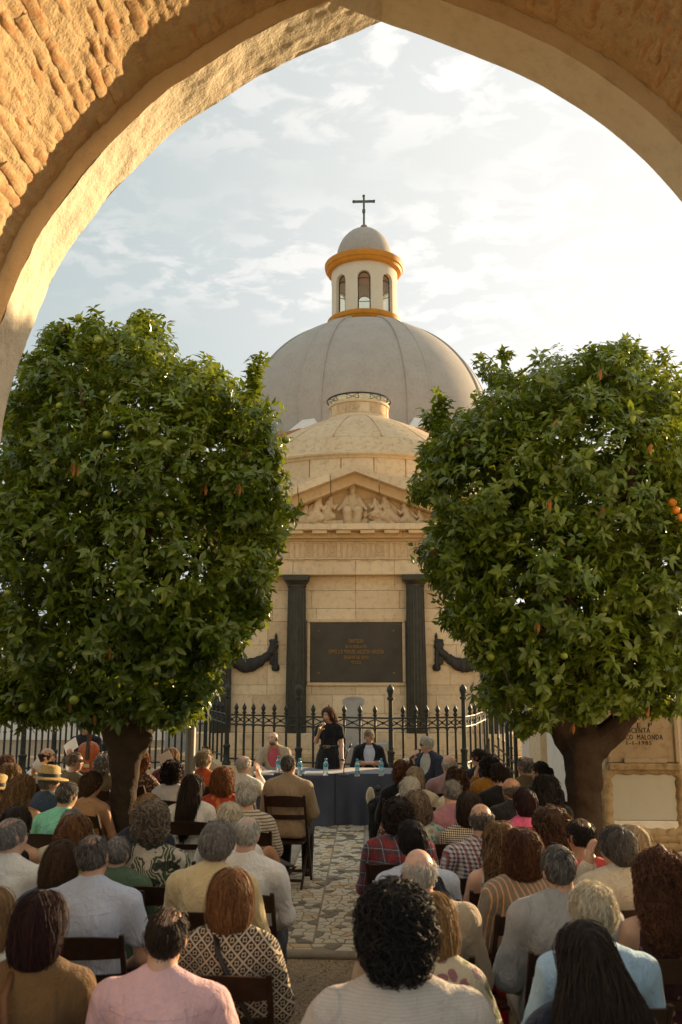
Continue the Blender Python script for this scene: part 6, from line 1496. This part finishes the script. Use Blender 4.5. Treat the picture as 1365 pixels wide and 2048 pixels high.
# the standing speaker: one continuous figure in a black dress
def standing():
    z = 1.56; P = W(656, 1414, 12.98); hz = P[2]; s = hz/1.66
    t = thing('person', 'standing woman in a black dress speaking into a handheld microphone', 'person', (P[0]+.02, 12.98+.02, 0), math.radians(170)); t.scale = (s, s, s); zo = .345   # seated head heights are lifted by this
    R = hrot(-16, -10, 4); sk = skin_mat(0); off = np.array([0, 0, zo])
    up = lambda prs: xform(prs, np.eye(3), np.zeros(3), off)
    pr = up(torso(.160, -.5, -.006)[1:]+[cone((0, -.045, 1.04), (0, -.018, 1.15), .044, .042, .03)]+head_prims(R, True, True)); fing = []
    for side, p in ((1, ((.215, .05, .80), (.10, .22, .965), (-.35, .15, .9), (-.6, -.7, 0))), (-1, ((.215, .0, .74), (.235, .12, .52), (0, .35, -1), (-1, 0, 0)))):
        a, el, wr = arm(.162, p, -.006, side); pr += up(a); pr += hand_geo(wr+off, np.array(p[2])*[side, 1, 1], np.array(p[3])*[side, 1, 1], -side, .9 if side > 0 else .3, fing)
        if side > 0: hand = wr+off
        else: wr_l = wr+off
    pr += [ell((0, 0, .93), (.165, .125, .14), .05)]
    for q in (-1, 1): pr += [cone((.08*q, 0, .88), (.075*q, .01, .47), .082, .052, .03), cone((.075*q, .01, .47), (.07*q, -.02, .09), .052, .034, .03), ell((.07*q, .06, .045), (.04, .105, .04), .03)]
    blob('body', pr, .0125, sk, t, local=True, extra=lambda mb: [mb.tube(a, b, 6) for a, b in fing])
    tp_ = up(torso(.160, -.5, .008)[1:])
    for side, p in ((1, ((.215, .05, .80), (.10, .22, .965))), (-1, ((.215, .0, .74), (.235, .12, .52)))): tp_ += up(arm(.162, p, .012, side, .42)[0])
    tp_ += [ell((0, 0, .95), (.172, .14, .13), .05), cone((0, 0, .92), (0, 0, .52), .165, .235, .06), cone((-.07, 0, .85), (-.10, 0, .52), .14, .15, .05), cone((.07, 0, .85), (.10, 0, .52), .14, .15, .05), cut(ell((0, .01, 1.12+zo), (.07, .09, .05), .012)), cut(cone((0, .11, 1.06+zo), (0, .12, .96+zo), .022, .008, .008))]
    blob('dress', tp_, .0125, T['black'], t, lambda f, P_: np.maximum(f, .44-P_[..., 2]), rough=.005, rs=9, seed=3, local=True)
    MBx = MB(); A = np.linspace(0, 2*PI, 25); MBx.tube([(.138*math.cos(a), .118*math.sin(a), 1.075) for a in A], .016, 6, False, flat=1.6); m = MBx.mesh('belt', True); m.materials.append(LEATHER); b = link('belt', m, t, local=True)
    MBx = MB(); MBx.tube([(.03+.028*math.cos(a), .135, 1.075+.02*math.sin(a)) for a in A], .005, 5, False); MBx.tube([(-.02+.022*math.cos(a), .137, 1.075+.016*math.sin(a)) for a in A], .005, 5, False); m = MBx.mesh('buckle', True); m.materials.append(simple('gilt_buckle', (.5, .36, .14), .3, .5, .9)); link('buckle', m, b, local=True)
    MBx = MB(); d = np.array([0, .35, -1.]); d /= np.linalg.norm(d); MBx.tube([wr_l-d*.03+.0*d, wr_l-d*.005], [.034, .032], 10); m = MBx.mesh('wristwatch', True); m.materials.append(BLK); link('wristwatch', m, t, local=True)
    R0_ = NPIV.copy()
    hh = make_hair('long', 'auburn', t, R, 41, 1); hh.location = (0, 0, zo); 
    holder = bpy.data.objects.new('face_holder', None)
    for q in (-1, 1): pass
    n0 = set(bpy.data.objects); add_face(t, R, 'darkbrown', True)
    bpy.data.objects.remove(holder)
    for o in set(bpy.data.objects)-n0:
        if o.name != 'face_holder' and o.parent == t: o.location = (0, 0, zo)
    for q in (-1, 1):
        o = link('shoe', SHOE['shoe'], t, local=True); o.location = (.07*q, -.01, 0)
    M_ = t.matrix_basis; mp = Matrix.LocRotScale(t.location, t.rotation_euler, t.scale) @ Vector(hand+np.array([-.03, .045, .075]))
    mouth = Matrix.LocRotScale(t.location, t.rotation_euler, t.scale) @ Vector(headpt(R, (.035, .135, -.105))+off)
    return mp, mouth
mp, mouth = standing()
def hand_mic(p, q, lab, ring=None):
    p, q = np.array(p), np.array(q); d = q-p; L = np.linalg.norm(d); d /= L; t = thing('handheld_microphone', lab, 'microphone', tuple(p))
    a = p-d*.10; b = q-d*.03
    MB().tube([a, a+d*.01, b-d*.02, b], [.012, .016, .017, .018], 10).build('handle', BLK, t, True)
    MB().tube([b, b+d*.012, b+d*.04, b+d*.055, b+d*.06], [.022, .027, .028, .02, .004], 12).build('grille', simple('steel_mesh', (.10, .10, .10), .5, .5, .6, .3, 90), t, True)
    if ring: MB().tube([a-d*.004, a+d*.02], [.019, .019], 10).build('ring', simple('neon_yellow', (.62, .58, .03), .5), t, True)
hand_mic(mp, mouth, 'black microphone with yellow ring held by the standing woman', True)
t4, R4_, e4, s4 = PEOPLE['P4']; M4 = Matrix.LocRotScale(t4.location, t4.rotation_euler, t4.scale)
hand_mic(M4 @ Vector(e4[1][1]+np.array([-.03, -.01, .05])), M4 @ Vector(headpt(R4_, (.0, .14, -.10))), 'black microphone held by the speaker in sunglasses')
# hats, paper fans, flower
STRAW = simple('straw', (.52, .37, .17), .8, .2, 0, .25, 60, .6, 160)
def hat(key, lab):
    t, R, _, s = PEOPLE[key]; M = Matrix.LocRotScale(t.location, t.rotation_euler, t.scale); c = M @ Vector(headpt(R, (0, -.005, .035)))
    h_ = thing('straw_hat', lab, 'hat', c); h_.rotation_euler = (math.radians(-6), math.radians(3), t.rotation_euler.z)
    m = MB().lathe([(.175, -.018), (.165, -.006), (.13, .0), (.098, .004), (.094, .03), (.086, .09), (.06, .105), (.03, .098), (.001, .094)], n=36).mesh('hat_body', True); m.materials.append(STRAW); link('hat_body', m, h_, local=True)
    m = MB().lathe([(.0995, .006), (.0965, .034)], n=36, cap=False).mesh('hat_band', True); m.materials.append(BLK); link('hat_band', m, h_, local=True)
hat('L23', 'straw hat with black band on the man in the navy jacket'); hat('L26', 'straw hat cut off by the left edge of the view')
def fan(key, side, lab, tilt=(0, 0), w_=.075, l_=.17):
    t, R, e, s = PEOPLE[key]; M = Matrix.LocRotScale(t.location, t.rotation_euler, t.scale); wr = e[side][1]; c = M @ Vector(wr+np.array([.0, .03, .10]))
    U = np.linspace(-1, 1, 5); mb = MB(); mb.loft([np.array([(u*w_, .012*u*u, 0), (u*w_*1.05, .012*u*u+.012, l_), (u*w_*1.05, .012*u*u+.0135, l_), (u*w_, .012*u*u+.0015, 0)]) for u in U])
    o = mb.build('paper', PAPER); tag(o, lab, 'paper'); o.location = c; o.rotation_euler = (tilt[0], tilt[1], t.rotation_euler.z+.2)
fan('L20', 1, 'white paper held up as a fan by the redhead beside the trunk', (.2, -.5)); fan('L27', 1, 'cream paper raised above the woman in sunglasses by the bald man', (-.2, -.6), .085, .13); fan('L30', 1, 'white paper held up at the back left by the auburn haired woman', (.6, .9), .07, .15)
t_, R_, _, s_ = PEOPLE['R19']; M_ = Matrix.LocRotScale(t_.location, t_.rotation_euler, t_.scale); c = M_ @ Vector(headpt(R_, (.04, .02, .125)))
mb = MB()
for k in range(9): mb.lathe([(.001, -.012), (.013, 0), (.001, .012)], (c[0]+.024*math.cos(k*.8)*(k > 0), c[1]+.024*math.sin(k*.8)*(k > 0), c[2]+.006*(k % 3)), 7)
tag(mb.build('hair_flower', simple('white_petal', (.78, .74, .66), .7), None, True), 'white flower worn in auburn curls at the right end of the table', 'flower')
# cello and its player
cp = W(178, 1512, 13.6); ce = thing('cello', 'orange brown cello standing upright behind the woman in sunglasses', 'cello', (cp[0], 13.6, 0))
def m_varnish():
    t = NT('orange_varnish'); a = t.noise(6, 4, .6, t.map((8, 8, .6))); return t.fin(t.mix(t.rng(a, .3, .7), (.30, .055, .012), (.42, .10, .022)), .22, .5)
VAR = mat('varnish', m_varnish); zb = cp[2]-.42
pts = []
for z_, r_ in ((0, .02), (.01, .12), (.05, .185), (.12, .215), (.20, .20), (.27, .150), (.34, .130), (.41, .145), (.50, .165), (.57, .15), (.62, .09), (.635, .03)): pts.append((z_, r_))
rings = []
Zs = np.linspace(0, .635, 30); Rr = np.interp(Zs, [p[0] for p in pts], [p[1] for p in pts])
for z_, r_ in zip(Zs, Rr): 
    a = np.linspace(0, 2*PI, 20, endpoint=False); rings.append(np.stack([cp[0]+r_*np.sign(np.cos(a))*np.abs(np.cos(a))**.6, 13.6+.065*np.sign(np.sin(a))*np.abs(np.sin(a))**.6*(.6+.4*r_/.2), np.full(20, zb+z_)], 1))
MB().loft(rings).build('sound_box', VAR, ce, True)
MB().loft([np.array([(cp[0]-w2, 13.6-.085-d2, z2), (cp[0]+w2, 13.6-.085-d2, z2), (cp[0]+w2, 13.6-.065-d2, z2), (cp[0]-w2, 13.6-.065-d2, z2)]) for z2, w2, d2 in ((zb+.37, .024, .02), (zb+.65, .018, .0), (zb+.95, .014, -.02))]).build('fingerboard', BLK, ce)
MB().tube([(cp[0], 13.63, zb+.60), (cp[0], 13.63, zb+.98), (cp[0], 13.66, zb+1.08), (cp[0], 13.62, zb+1.10)], [.022, .018, .02, .012], 8).build('neck', VAR, ce, True)
MB().box(cp[0]-.045, cp[0]+.045, 13.505, 13.52, zb+.26, zb+.31, .003).build('bridge', simple('pale_wood', (.5, .34, .16)), ce); MB().tube([(cp[0], 13.6, 0), (cp[0], 13.6, zb+.02)], .008, 6).build('spike', IRON, ce)
for q in (-1, 1): MB().tube([(cp[0]+q*.055+.012*math.cos(v*2.2), 13.6-.068, zb+.22+v*.05) for v in np.linspace(0, 2.6, 9)], .005, 5).build('sound_hole', BLK, ce)
S('L29', 171, 1452, 1.33, 'M', 'shorttop', 'black', 0, ('shirt', T['black'], 'long'), 'cello player in black half hidden by leaves behind the cello', who='the cello player', yaw=180, hyaw=8, face=True, armL='lap', armR='fold', at=tuple(W(170, 1455, 14.0)*[1, 1, 0]+[0, 0, 1.33]))
# things on and under chairs
p = G(556, 1740, .62); chair_at(W(555, 1672, 8.15)[0]-.08, 7.95, math.radians(-62), '', 'empty dark wooden folding chair turned sideways by the aisle')
hb = G(553, 1700, .25); bag = thing('handbag', 'dark handbag with a crumpled white scarf by the aisle chair', 'handbag', (hb[0], hb[1], 0))
blob('bag_body', [ell((hb[0], hb[1], .14), (.14, .08, .14), .03), ell((hb[0], hb[1], .10), (.15, .09, .09), .03)], .014, LEATHER, bag, rough=.004)
blob('scarf', [ell((hb[0]+random.uniform(-.07, .07), hb[1]+random.uniform(-.05, .05), .29+random.uniform(0, .09)), (.05, .045, .05), .03) for _ in range(9)], .012, T['white'], bag, rough=.012, rs=20)
q = G(536, 1745, .62); m = MB().lathe([(.001, .0), (.10, .0), (.105, .02), (.17, .03), (.185, .024), (.17, .020), (.10, .01)], n=32).mesh('x', True); m.materials.append(simple('pinkish_felt', (.42, .22, .13), .9)); m.name = 'sun_hat'
o = link('sun_hat', m); o.location = (q[0], q[1], .62); o.rotation_euler = (math.radians(80), 0, math.radians(70)); tag(o, 'pinkish brown round hat hung at the aisle beside the old man in white', 'hat')
q = G(545, 1998, .55); o = MB().lathe([(.001, -.06), (.014, -.055), (.016, 0), (.014, .055), (.001, .06)], n=10).build('whistle_case', simple('neon_yellow', (.62, .58, .03), .5), None, True); o.location = q; o.rotation_euler = (PI/2.3, 0, .9); tag(o, 'bright yellow tube dangling at the side of the lattice print top', 'tube')
# black coat hung on the front right chair
q = W(752, 1645, 9.6); q = G(765, 1610, .62); bc = thing('coat', 'black coat draped over the front right chair by the path', 'coat', (q[0], q[1], 0))
blob('coat_body', [ell((q[0], q[1], .62), (.17, .06, .10), .06), ell((q[0]-.02, q[1]-.02, .42), (.14, .07, .24), .06), ell((q[0]-.05, q[1], .26), (.09, .06, .16), .05)], .016, T['black'], bc, rough=.014, rs=9)
blob('lining', [ell((q[0]-.13, q[1]+.06, .70), (.05, .04, .11), .03)], .014, T['cream'], bc, rough=.008, rs=14)
# ---------------------------------------------------------------- the two orange trees
def m_leaf():
    t = NT('orange_leaf'); r = t.attr(); o = t.orand(); n = t.noise(1.1, 3)
    rr = t.math('ADD', t.math('MULTIPLY', r, .8), t.math('MULTIPLY', o, .2))
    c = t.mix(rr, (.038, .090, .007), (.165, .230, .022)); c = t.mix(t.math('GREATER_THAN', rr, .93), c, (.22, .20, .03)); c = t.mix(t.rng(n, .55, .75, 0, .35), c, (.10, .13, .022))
    t.fin(c, .28, .5); t.translucent(t.mix(.5, c, (.36, .38, .03)), .36); return t.m
LEAF = mat('leaf', m_leaf)
BARK = m_stone('bark', (.042, .027, .017), (.072, .048, .031), (.04, .026, .016), .7, 1.0)
ORG = simple('green_orange', (.15, .20, .022), .42, .45, 0, .25, 25, .15, 160); ORO = simple('ripe_orange', (.62, .22, .018), .42, .45, 0, .15, 25, .15, 160); DRY = simple('dry_leaf', (.24, .11, .04), .9, .2, 0, .3, 30)
LV = np.array([(0, 0, 0), (-.16, .22, .045), (0, .28, 0), (.16, .22, .045), (-.21, .52, .05), (0, .55, -.01), (.21, .52, .05), (-.13, .80, .01), (0, .80, -.05), (.13, .80, .01), (0, 1.0, -.13)])
LF = [(0, 2, 1), (0, 3, 2), (1, 2, 5, 4), (2, 3, 6, 5), (4, 5, 8, 7), (5, 6, 9, 8), (7, 8, 10), (8, 9, 10)]
SV = np.array([(0, 0, 0), (-.21, .45, .05), (0, .5, -.01), (.21, .45, .05), (0, 1.0, -.12)]); SF = [(0, 2, 1), (0, 3, 2), (1, 2, 4), (2, 3, 4)]
lm = bpy.data.meshes.new('leaf'); lm.from_pydata(LV.tolist(), [], LF); lm.polygons.foreach_set('use_smooth', [True]*len(LF)); lm.materials.append(LEAF)
lms = []
for k in range(6):
    m = lm.copy(); a = m.attributes.new('rnd', 'FLOAT', 'POINT'); a.data.foreach_set('value', np.full(len(LV), .05+.17*k, np.float32)); m.name = 'leaf'; lms.append(m)
def tree(lab, d0, circles, Rc, centre, base_px, base_z_px, nclus, seed, trunk_prims, sprigs, oranges_ripe=()):
    rg = np.random.default_rng(seed); base = W(base_px, 1600, d0)
    t = thing('orange_tree', lab, 'tree', (base[0], d0, 0))
    sph = []
    for px, py, r in circles:
        r = max(r*.8, r-13)
        rho = math.hypot(px-centre[0], (py-centre[1])*.75); D = math.sqrt(max(0, Rc*Rc-rho*rho))*.92; rr = r/FPX*d0
        D = max(0, D/FPX*d0-rr*.7)
        for q in ((-1, 1) if D > rr*.35 else (0,)):
            y = d0+q*D; c = W(px, py, y); sph.append((c, rr*y/d0*(1 if q <= 0 else 1)))
            if D > 1.3*rr and q == 1: sph.append((W(px, py, d0), rr))
    CC = np.array([s[0] for s in sph]); RR = np.array([s[1] for s in sph])
    # leaf clusters near the surface of the union of lobes
    w_ = RR**2; pk = rg.choice(len(sph), nclus*5, p=w_/w_.sum()); dr = rg.normal(size=(nclus*5, 3)); dr /= np.linalg.norm(dr, axis=1)[:, None]
    P = CC[pk]+dr*(RR[pk]*rg.uniform(.62, 1.03, len(pk)))[:, None]
    P = P+.05*np.stack([vnoise(P*5, 1), vnoise(P*5, 2), vnoise(P*5, 3)], 1)
    dep = np.full(len(P), -9.)
    for c, r in sph: dep = np.maximum(dep, r-np.linalg.norm(P-c, axis=1))
    lump = vnoise(P*3.2, seed)
    P = P+dr*np.where(rg.random(len(P)) < .10, rg.uniform(0, .14, len(P)), 0)[:, None]*(dr[:, 2] > -.25)[:, None]
    keep = (dep < .16+.30*rg.random(len(P))) & ((lump > -.42) | (dep > .12))
    # a clear underside so the trunk and the crowd stay visible
    P = P[keep]; dr = dr[keep]; dep = dep[keep]
    front = (P[:, 1] < d0+.35)
    sel = np.concatenate([np.where(front)[0][:int(nclus*.78)], np.where(~front)[0][:int(nclus*.30)]]); P, dr = P[sel], dr[sel]
    ni = int(nclus*.16); pk = rg.choice(len(sph), ni, p=w_/w_.sum()); d2 = rg.normal(size=(ni, 3)); d2 /= np.linalg.norm(d2, axis=1)[:, None]
    P = np.vstack([P, CC[pk]+d2*(RR[pk]*rg.uniform(.1, .6, ni))[:, None]]); dr = np.vstack([dr, d2])
    for (px, py, y) in sprigs:
        for k in range(5): P = np.vstack([P, W(px, py, y)+rg.normal(0, .03, 3)]); dr = np.vstack([dr, [[rg.normal(0, .4), rg.normal(0, .4), 1]]])
    Ls = []; cnt = 9
    n = len(P); up = np.array([0, 0, 1.])
    ax = dr*.8+up*.35+rg.normal(0, .35, (n, 3)); ax /= np.linalg.norm(ax, axis=1)[:, None]
    a1 = np.cross(ax, [.3, .2, .9]); a1 /= np.linalg.norm(a1, axis=1)[:, None]; a2 = np.cross(ax, a1)
    Pl, Dl, Nl, Sl, Rl_ = [], [], [], [], []
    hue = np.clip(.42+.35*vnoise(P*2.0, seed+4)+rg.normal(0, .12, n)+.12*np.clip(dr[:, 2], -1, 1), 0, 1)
    for k in range(cnt):
        th = k*2.4+rg.uniform(0, 1, n); el_ = rg.uniform(-.15, .75, n)
        d = ax*np.sin(el_)[:, None]+(a1*np.cos(th)[:, None]+a2*np.sin(th)[:, None])*np.cos(el_)[:, None]
        d[:, 2] -= rg.uniform(.0, .5, n); d /= np.linalg.norm(d, axis=1)[:, None]
        nn = ax+up*.4-d*0; nn = nn-d*(nn*d).sum(1)[:, None]+rg.normal(0, .22, (n, 3)); nn -= d*(nn*d).sum(1)[:, None]; nn /= np.linalg.norm(nn, axis=1)[:, None]
        Pl.append(P+ax*(rg.uniform(-.06, .05, n))[:, None]); Dl.append(d); Nl.append(nn); Sl.append(rg.uniform(.068, .118, n)); Rl_.append(np.clip(hue+rg.normal(0, .13, n), 0, 1))
    Pl, Dl, Nl, Sl, Rl_ = [np.concatenate(q) for q in (Pl, Dl, Nl, Sl, Rl_)]
    Sd = np.cross(Dl, Nl)
    # the largest leaves in view become objects of their own
    rel = Pl-CAM; u = rel@FW; px = 682.5+FPX*(rel@RT)/u; py = 1024-FPX*(rel@UP)/u
    vis = (px > 5) & (px < 1360) & (py > 600); score = Sl/u*vis*(1+.0*Sl); facing = np.abs((Nl*(-rel/np.linalg.norm(rel, axis=1)[:, None])).sum(1)); score = score*(.4+.6*facing)*(Pl[:, 1] < d0-.4)
    top = np.argsort(-score)[:300]; rest = np.setdiff1d(np.arange(len(Pl)), top)
    lo = np.array(t.location)
    for i in top:
        o = link('leaf', lms[min(5, int(Rl_[i]*6))], t, local=True); X, Y, Z = Sd[i]*Sl[i], Dl[i]*Sl[i], Nl[i]*Sl[i]; p = Pl[i]-lo
        o.matrix_local = Matrix(((X[0], Y[0], Z[0], p[0]), (X[1], Y[1], Z[1], p[1]), (X[2], Y[2], Z[2], p[2]), (0, 0, 0, 1)))
    V = Pl[rest][:, None]+(Sd[rest][:, None]*SV[None, :, 0:1]+Dl[rest][:, None]*SV[None, :, 1:2]+Nl[rest][:, None]*SV[None, :, 2:3])*Sl[rest][:, None, None]
    m_ = len(rest); nv = len(SV); V = V.reshape(-1, 3)
    me = bpy.data.meshes.new('foliage'); me.vertices.add(len(V)); me.vertices.foreach_set('co', (V-lo).astype(np.float32).ravel())
    tot = np.array([len(f) for f in SF]); flat = np.concatenate([np.array(f) for f in SF]); nl = len(flat)
    loops = (flat[None]+(np.arange(m_)*nv)[:, None]).ravel(); me.loops.add(len(loops)); me.loops.foreach_set('vertex_index', loops.astype(np.int32))
    lt = np.tile(tot, m_); ls = np.concatenate([[0], np.cumsum(lt)[:-1]]); me.polygons.add(len(lt)); me.polygons.foreach_set('loop_start', ls.astype(np.int32)); me.polygons.foreach_set('use_smooth', np.ones(len(lt), bool))
    at = me.attributes.new('rnd', 'FLOAT', 'POINT'); at.data.foreach_set('value', np.repeat(Rl_[rest], nv).astype(np.float32)); me.update(); me.validate(); me.materials.append(LEAF)
    fo = link('foliage', me, t, 'stuff' and None, local=True); fo['kind'] = 'stuff'
    # twigs under the clusters, limbs, trunk
    tw = MB()
    for i in rg.choice(n, 420, replace=False):
        c = CC[np.argmin(np.linalg.norm(CC-P[i], axis=1))]; q = P[i]+(c-P[i])*.55+rg.normal(0, .03, 3); tw.tube([q, (P[i]+q)/2+rg.normal(0, .02, 3), P[i]+ax[i]*.02], [.009, .006, .003], 4)
    o = tw.build('twigs', BARK, t); o['kind'] = 'stuff'
    blob('trunk', trunk_prims, .018, BARK, t, rough=.018, rs=7, seed=seed)
    zc_ = W(centre[0], 1440, d0)[2]; st = W(base_px, 1450, d0)
    for k in range(9):
        a = k*2*PI/9+.3; R_ = Rc/FPX*d0; tgt = W(centre[0], centre[1]-60, d0)+np.array([math.cos(a)*R_*.75, math.sin(a)*R_*.65, rg.uniform(-.5, 1.0)])
        m1 = st+(tgt-st)*.45+np.array([0, 0, -.12])+rg.normal(0, .06, 3)
        MB().tube([st+np.array([0, 0, -.05]), st+(m1-st)*.5+rg.normal(0, .03, 3), m1, m1+(tgt-m1)*.55+rg.normal(0, .05, 3), tgt], [.075, .06, .045, .03, .012], 7).build('limb', BARK, t, True)
    # fruit
    fm = MB(); V, F = [], []
    prof = [(.033*math.sin(q), -.031*math.cos(q)) for q in np.linspace(.03, PI-.03, 9)]; om = MB().lathe(prof, n=14).mesh('orange_fruit', True); om.materials.append(ORG); om2 = om.copy(); om2.materials.clear(); om2.materials.append(ORO); om2.name = 'orange_fruit'
    cand = np.where((P[:, 1] < d0+.1))[0]; rg.shuffle(cand); k = 0
    for i in cand[:62]:
        o = link('orange_fruit', om, t, local=True); o.location = Vector(P[i]+dr[i]*.07+np.array([0, -.07, -.05])-lo); s = rg.uniform(.85, 1.25); o.scale = (s, s, s*.95)
    for (px_, py_, y) in oranges_ripe:
        o = link('orange_fruit', om2, t, local=True); o.location = Vector(W(px_, py_, y)-lo); o.scale = (1.1,)*3; o['label'] = 'ripe orange fruit'
    for i in cand[62:88]:
        mb = MB()
        for q in range(2): mb.add((LV*np.array([.07, .10, .07]))@rotm('X', -1.3+.2*q).T@rotm('Z', q*1.9).T+P[i]+dr[i]*.07+np.array([0, -.09, 0]), LF)
        mb.build('dry_leaf', DRY, t, True)
    return t
lt = W(258, 1600, 8.0); bx, bz = lt[0], 0
tp = lambda px, py, d: W(px, py, d)
trL = [cone((lt[0]-.02, 8.0, -.05), tp(249, 1640, 8.0), .15, .115, .05), cone(tp(249, 1640, 8.0), tp(250, 1545, 8.0), .115, .12, .05), cone(tp(250, 1545, 8.0), tp(253, 1490, 8.0), .12, .135, .05), ell(tp(252, 1478, 7.98), (.145, .14, .11), .06),
       cone(tp(240, 1490, 8.0), tp(212, 1420, 7.8), .12, .09, .06), cone(tp(268, 1488, 8.0), tp(300, 1425, 8.1), .12, .09, .06), cone(tp(254, 1480, 8.0), tp(262, 1380, 8.2), .12, .09, .06), ell(tp(288, 1478, 7.95), (.07, .08, .07), .05)]
circL = [(130, 770, 105), (285, 735, 95), (290, 660, 42), (250, 700, 50), (190, 680, 55), (120, 680, 38), (80, 740, 45), (60, 830, 80), (400, 800, 95), (485, 840, 75), (520, 900, 60), (130, 900, 140), (300, 930, 170), (480, 990, 110), (545, 1020, 50), (100, 1080, 150), (300, 1130, 190), (490, 1130, 80), (555, 1075, 30), (90, 1260, 120), (280, 1290, 145), (415, 1250, 98), (500, 1205, 50), (170, 1390, 72), (300, 1400, 62), (385, 1365, 60), (60, 1370, 80), (0, 1000, 130), (-30, 1200, 130), (-20, 1380, 70), (418, 1310, 40), (350, 1420, 42), (110, 1410, 52), (235, 1425, 35), (30, 1400, 62), (110, 1425, 45), (180, 1430, 44), (380, 1400, 48)]
tree('orange tree on the left with dense glossy crown and green fruit, sunlit at its top', 8.0, circL, 330, (270, 1060), 255, 1640, 7400, 11, trL, [(512, 735, 7.9), (508, 755, 7.9), (502, 775, 7.9), (518, 722, 7.9), (505, 760, 7.9)])
rt = W(1170, 1600, 8.4)
trR = [cone((rt[0]+.0, 8.4, -.05), tp(1171, 1640, 8.4), .19, .145, .05), cone(tp(1171, 1640, 8.4), tp(1169, 1560, 8.4), .142, .152, .05), cone(tp(1169, 1560, 8.4), tp(1166, 1505, 8.4), .155, .17, .06), ell(tp(1164, 1490, 8.36), (.175, .165, .12), .06), ell(tp(1166, 1512, 8.25), (.10, .05, .09), .05),
       cone(tp(1195, 1490, 8.4), tp(1228, 1458, 8.4), .13, .11, .05), cone(tp(1228, 1458, 8.4), tp(1275, 1400, 8.3), .11, .08, .05), cone(tp(1140, 1480, 8.4), tp(1105, 1420, 8.3), .12, .09, .06), cone(tp(1165, 1480, 8.4), tp(1160, 1400, 8.6), .13, .09, .06)]
circR = [(1110, 790, 95), (1220, 760, 82), (1300, 800, 90), (1200, 710, 32), (1255, 705, 30), (1000, 850, 85), (985, 738, 25), (1010, 765, 25), (905, 925, 65), (875, 850, 32), (860, 910, 30), (858, 975, 42), (940, 880, 65), (1000, 990, 150), (1190, 950, 190), (1340, 930, 130), (930, 1110, 105), (1100, 1150, 180), (1290, 1160, 160), (938, 1228, 58), (980, 1300, 60), (1060, 1310, 110), (1230, 1330, 110), (1340, 1340, 90), (1005, 1385, 50), (1090, 1410, 48), (1170, 1400, 50), (1260, 1410, 30), (1320, 1405, 38), (1400, 1050, 140), (1400, 1230, 130), (1370, 800, 60), (1050, 1440, 25)]
tree('orange tree on the right with dense dark crown above the burial niches', 8.4, circR, 320, (1130, 1080), 1170, 1640, 7400, 23, trR, [(880, 795, 8.2), (885, 812, 8.2), (880, 830, 8.2), (960, 720, 8.2), (1010, 718, 8.2), (1330, 715, 8.3)], ((1352, 1020, 7.4), (1362, 1035, 7.4), (1005, 1083, 7.5), (1345, 1005, 7.4)))
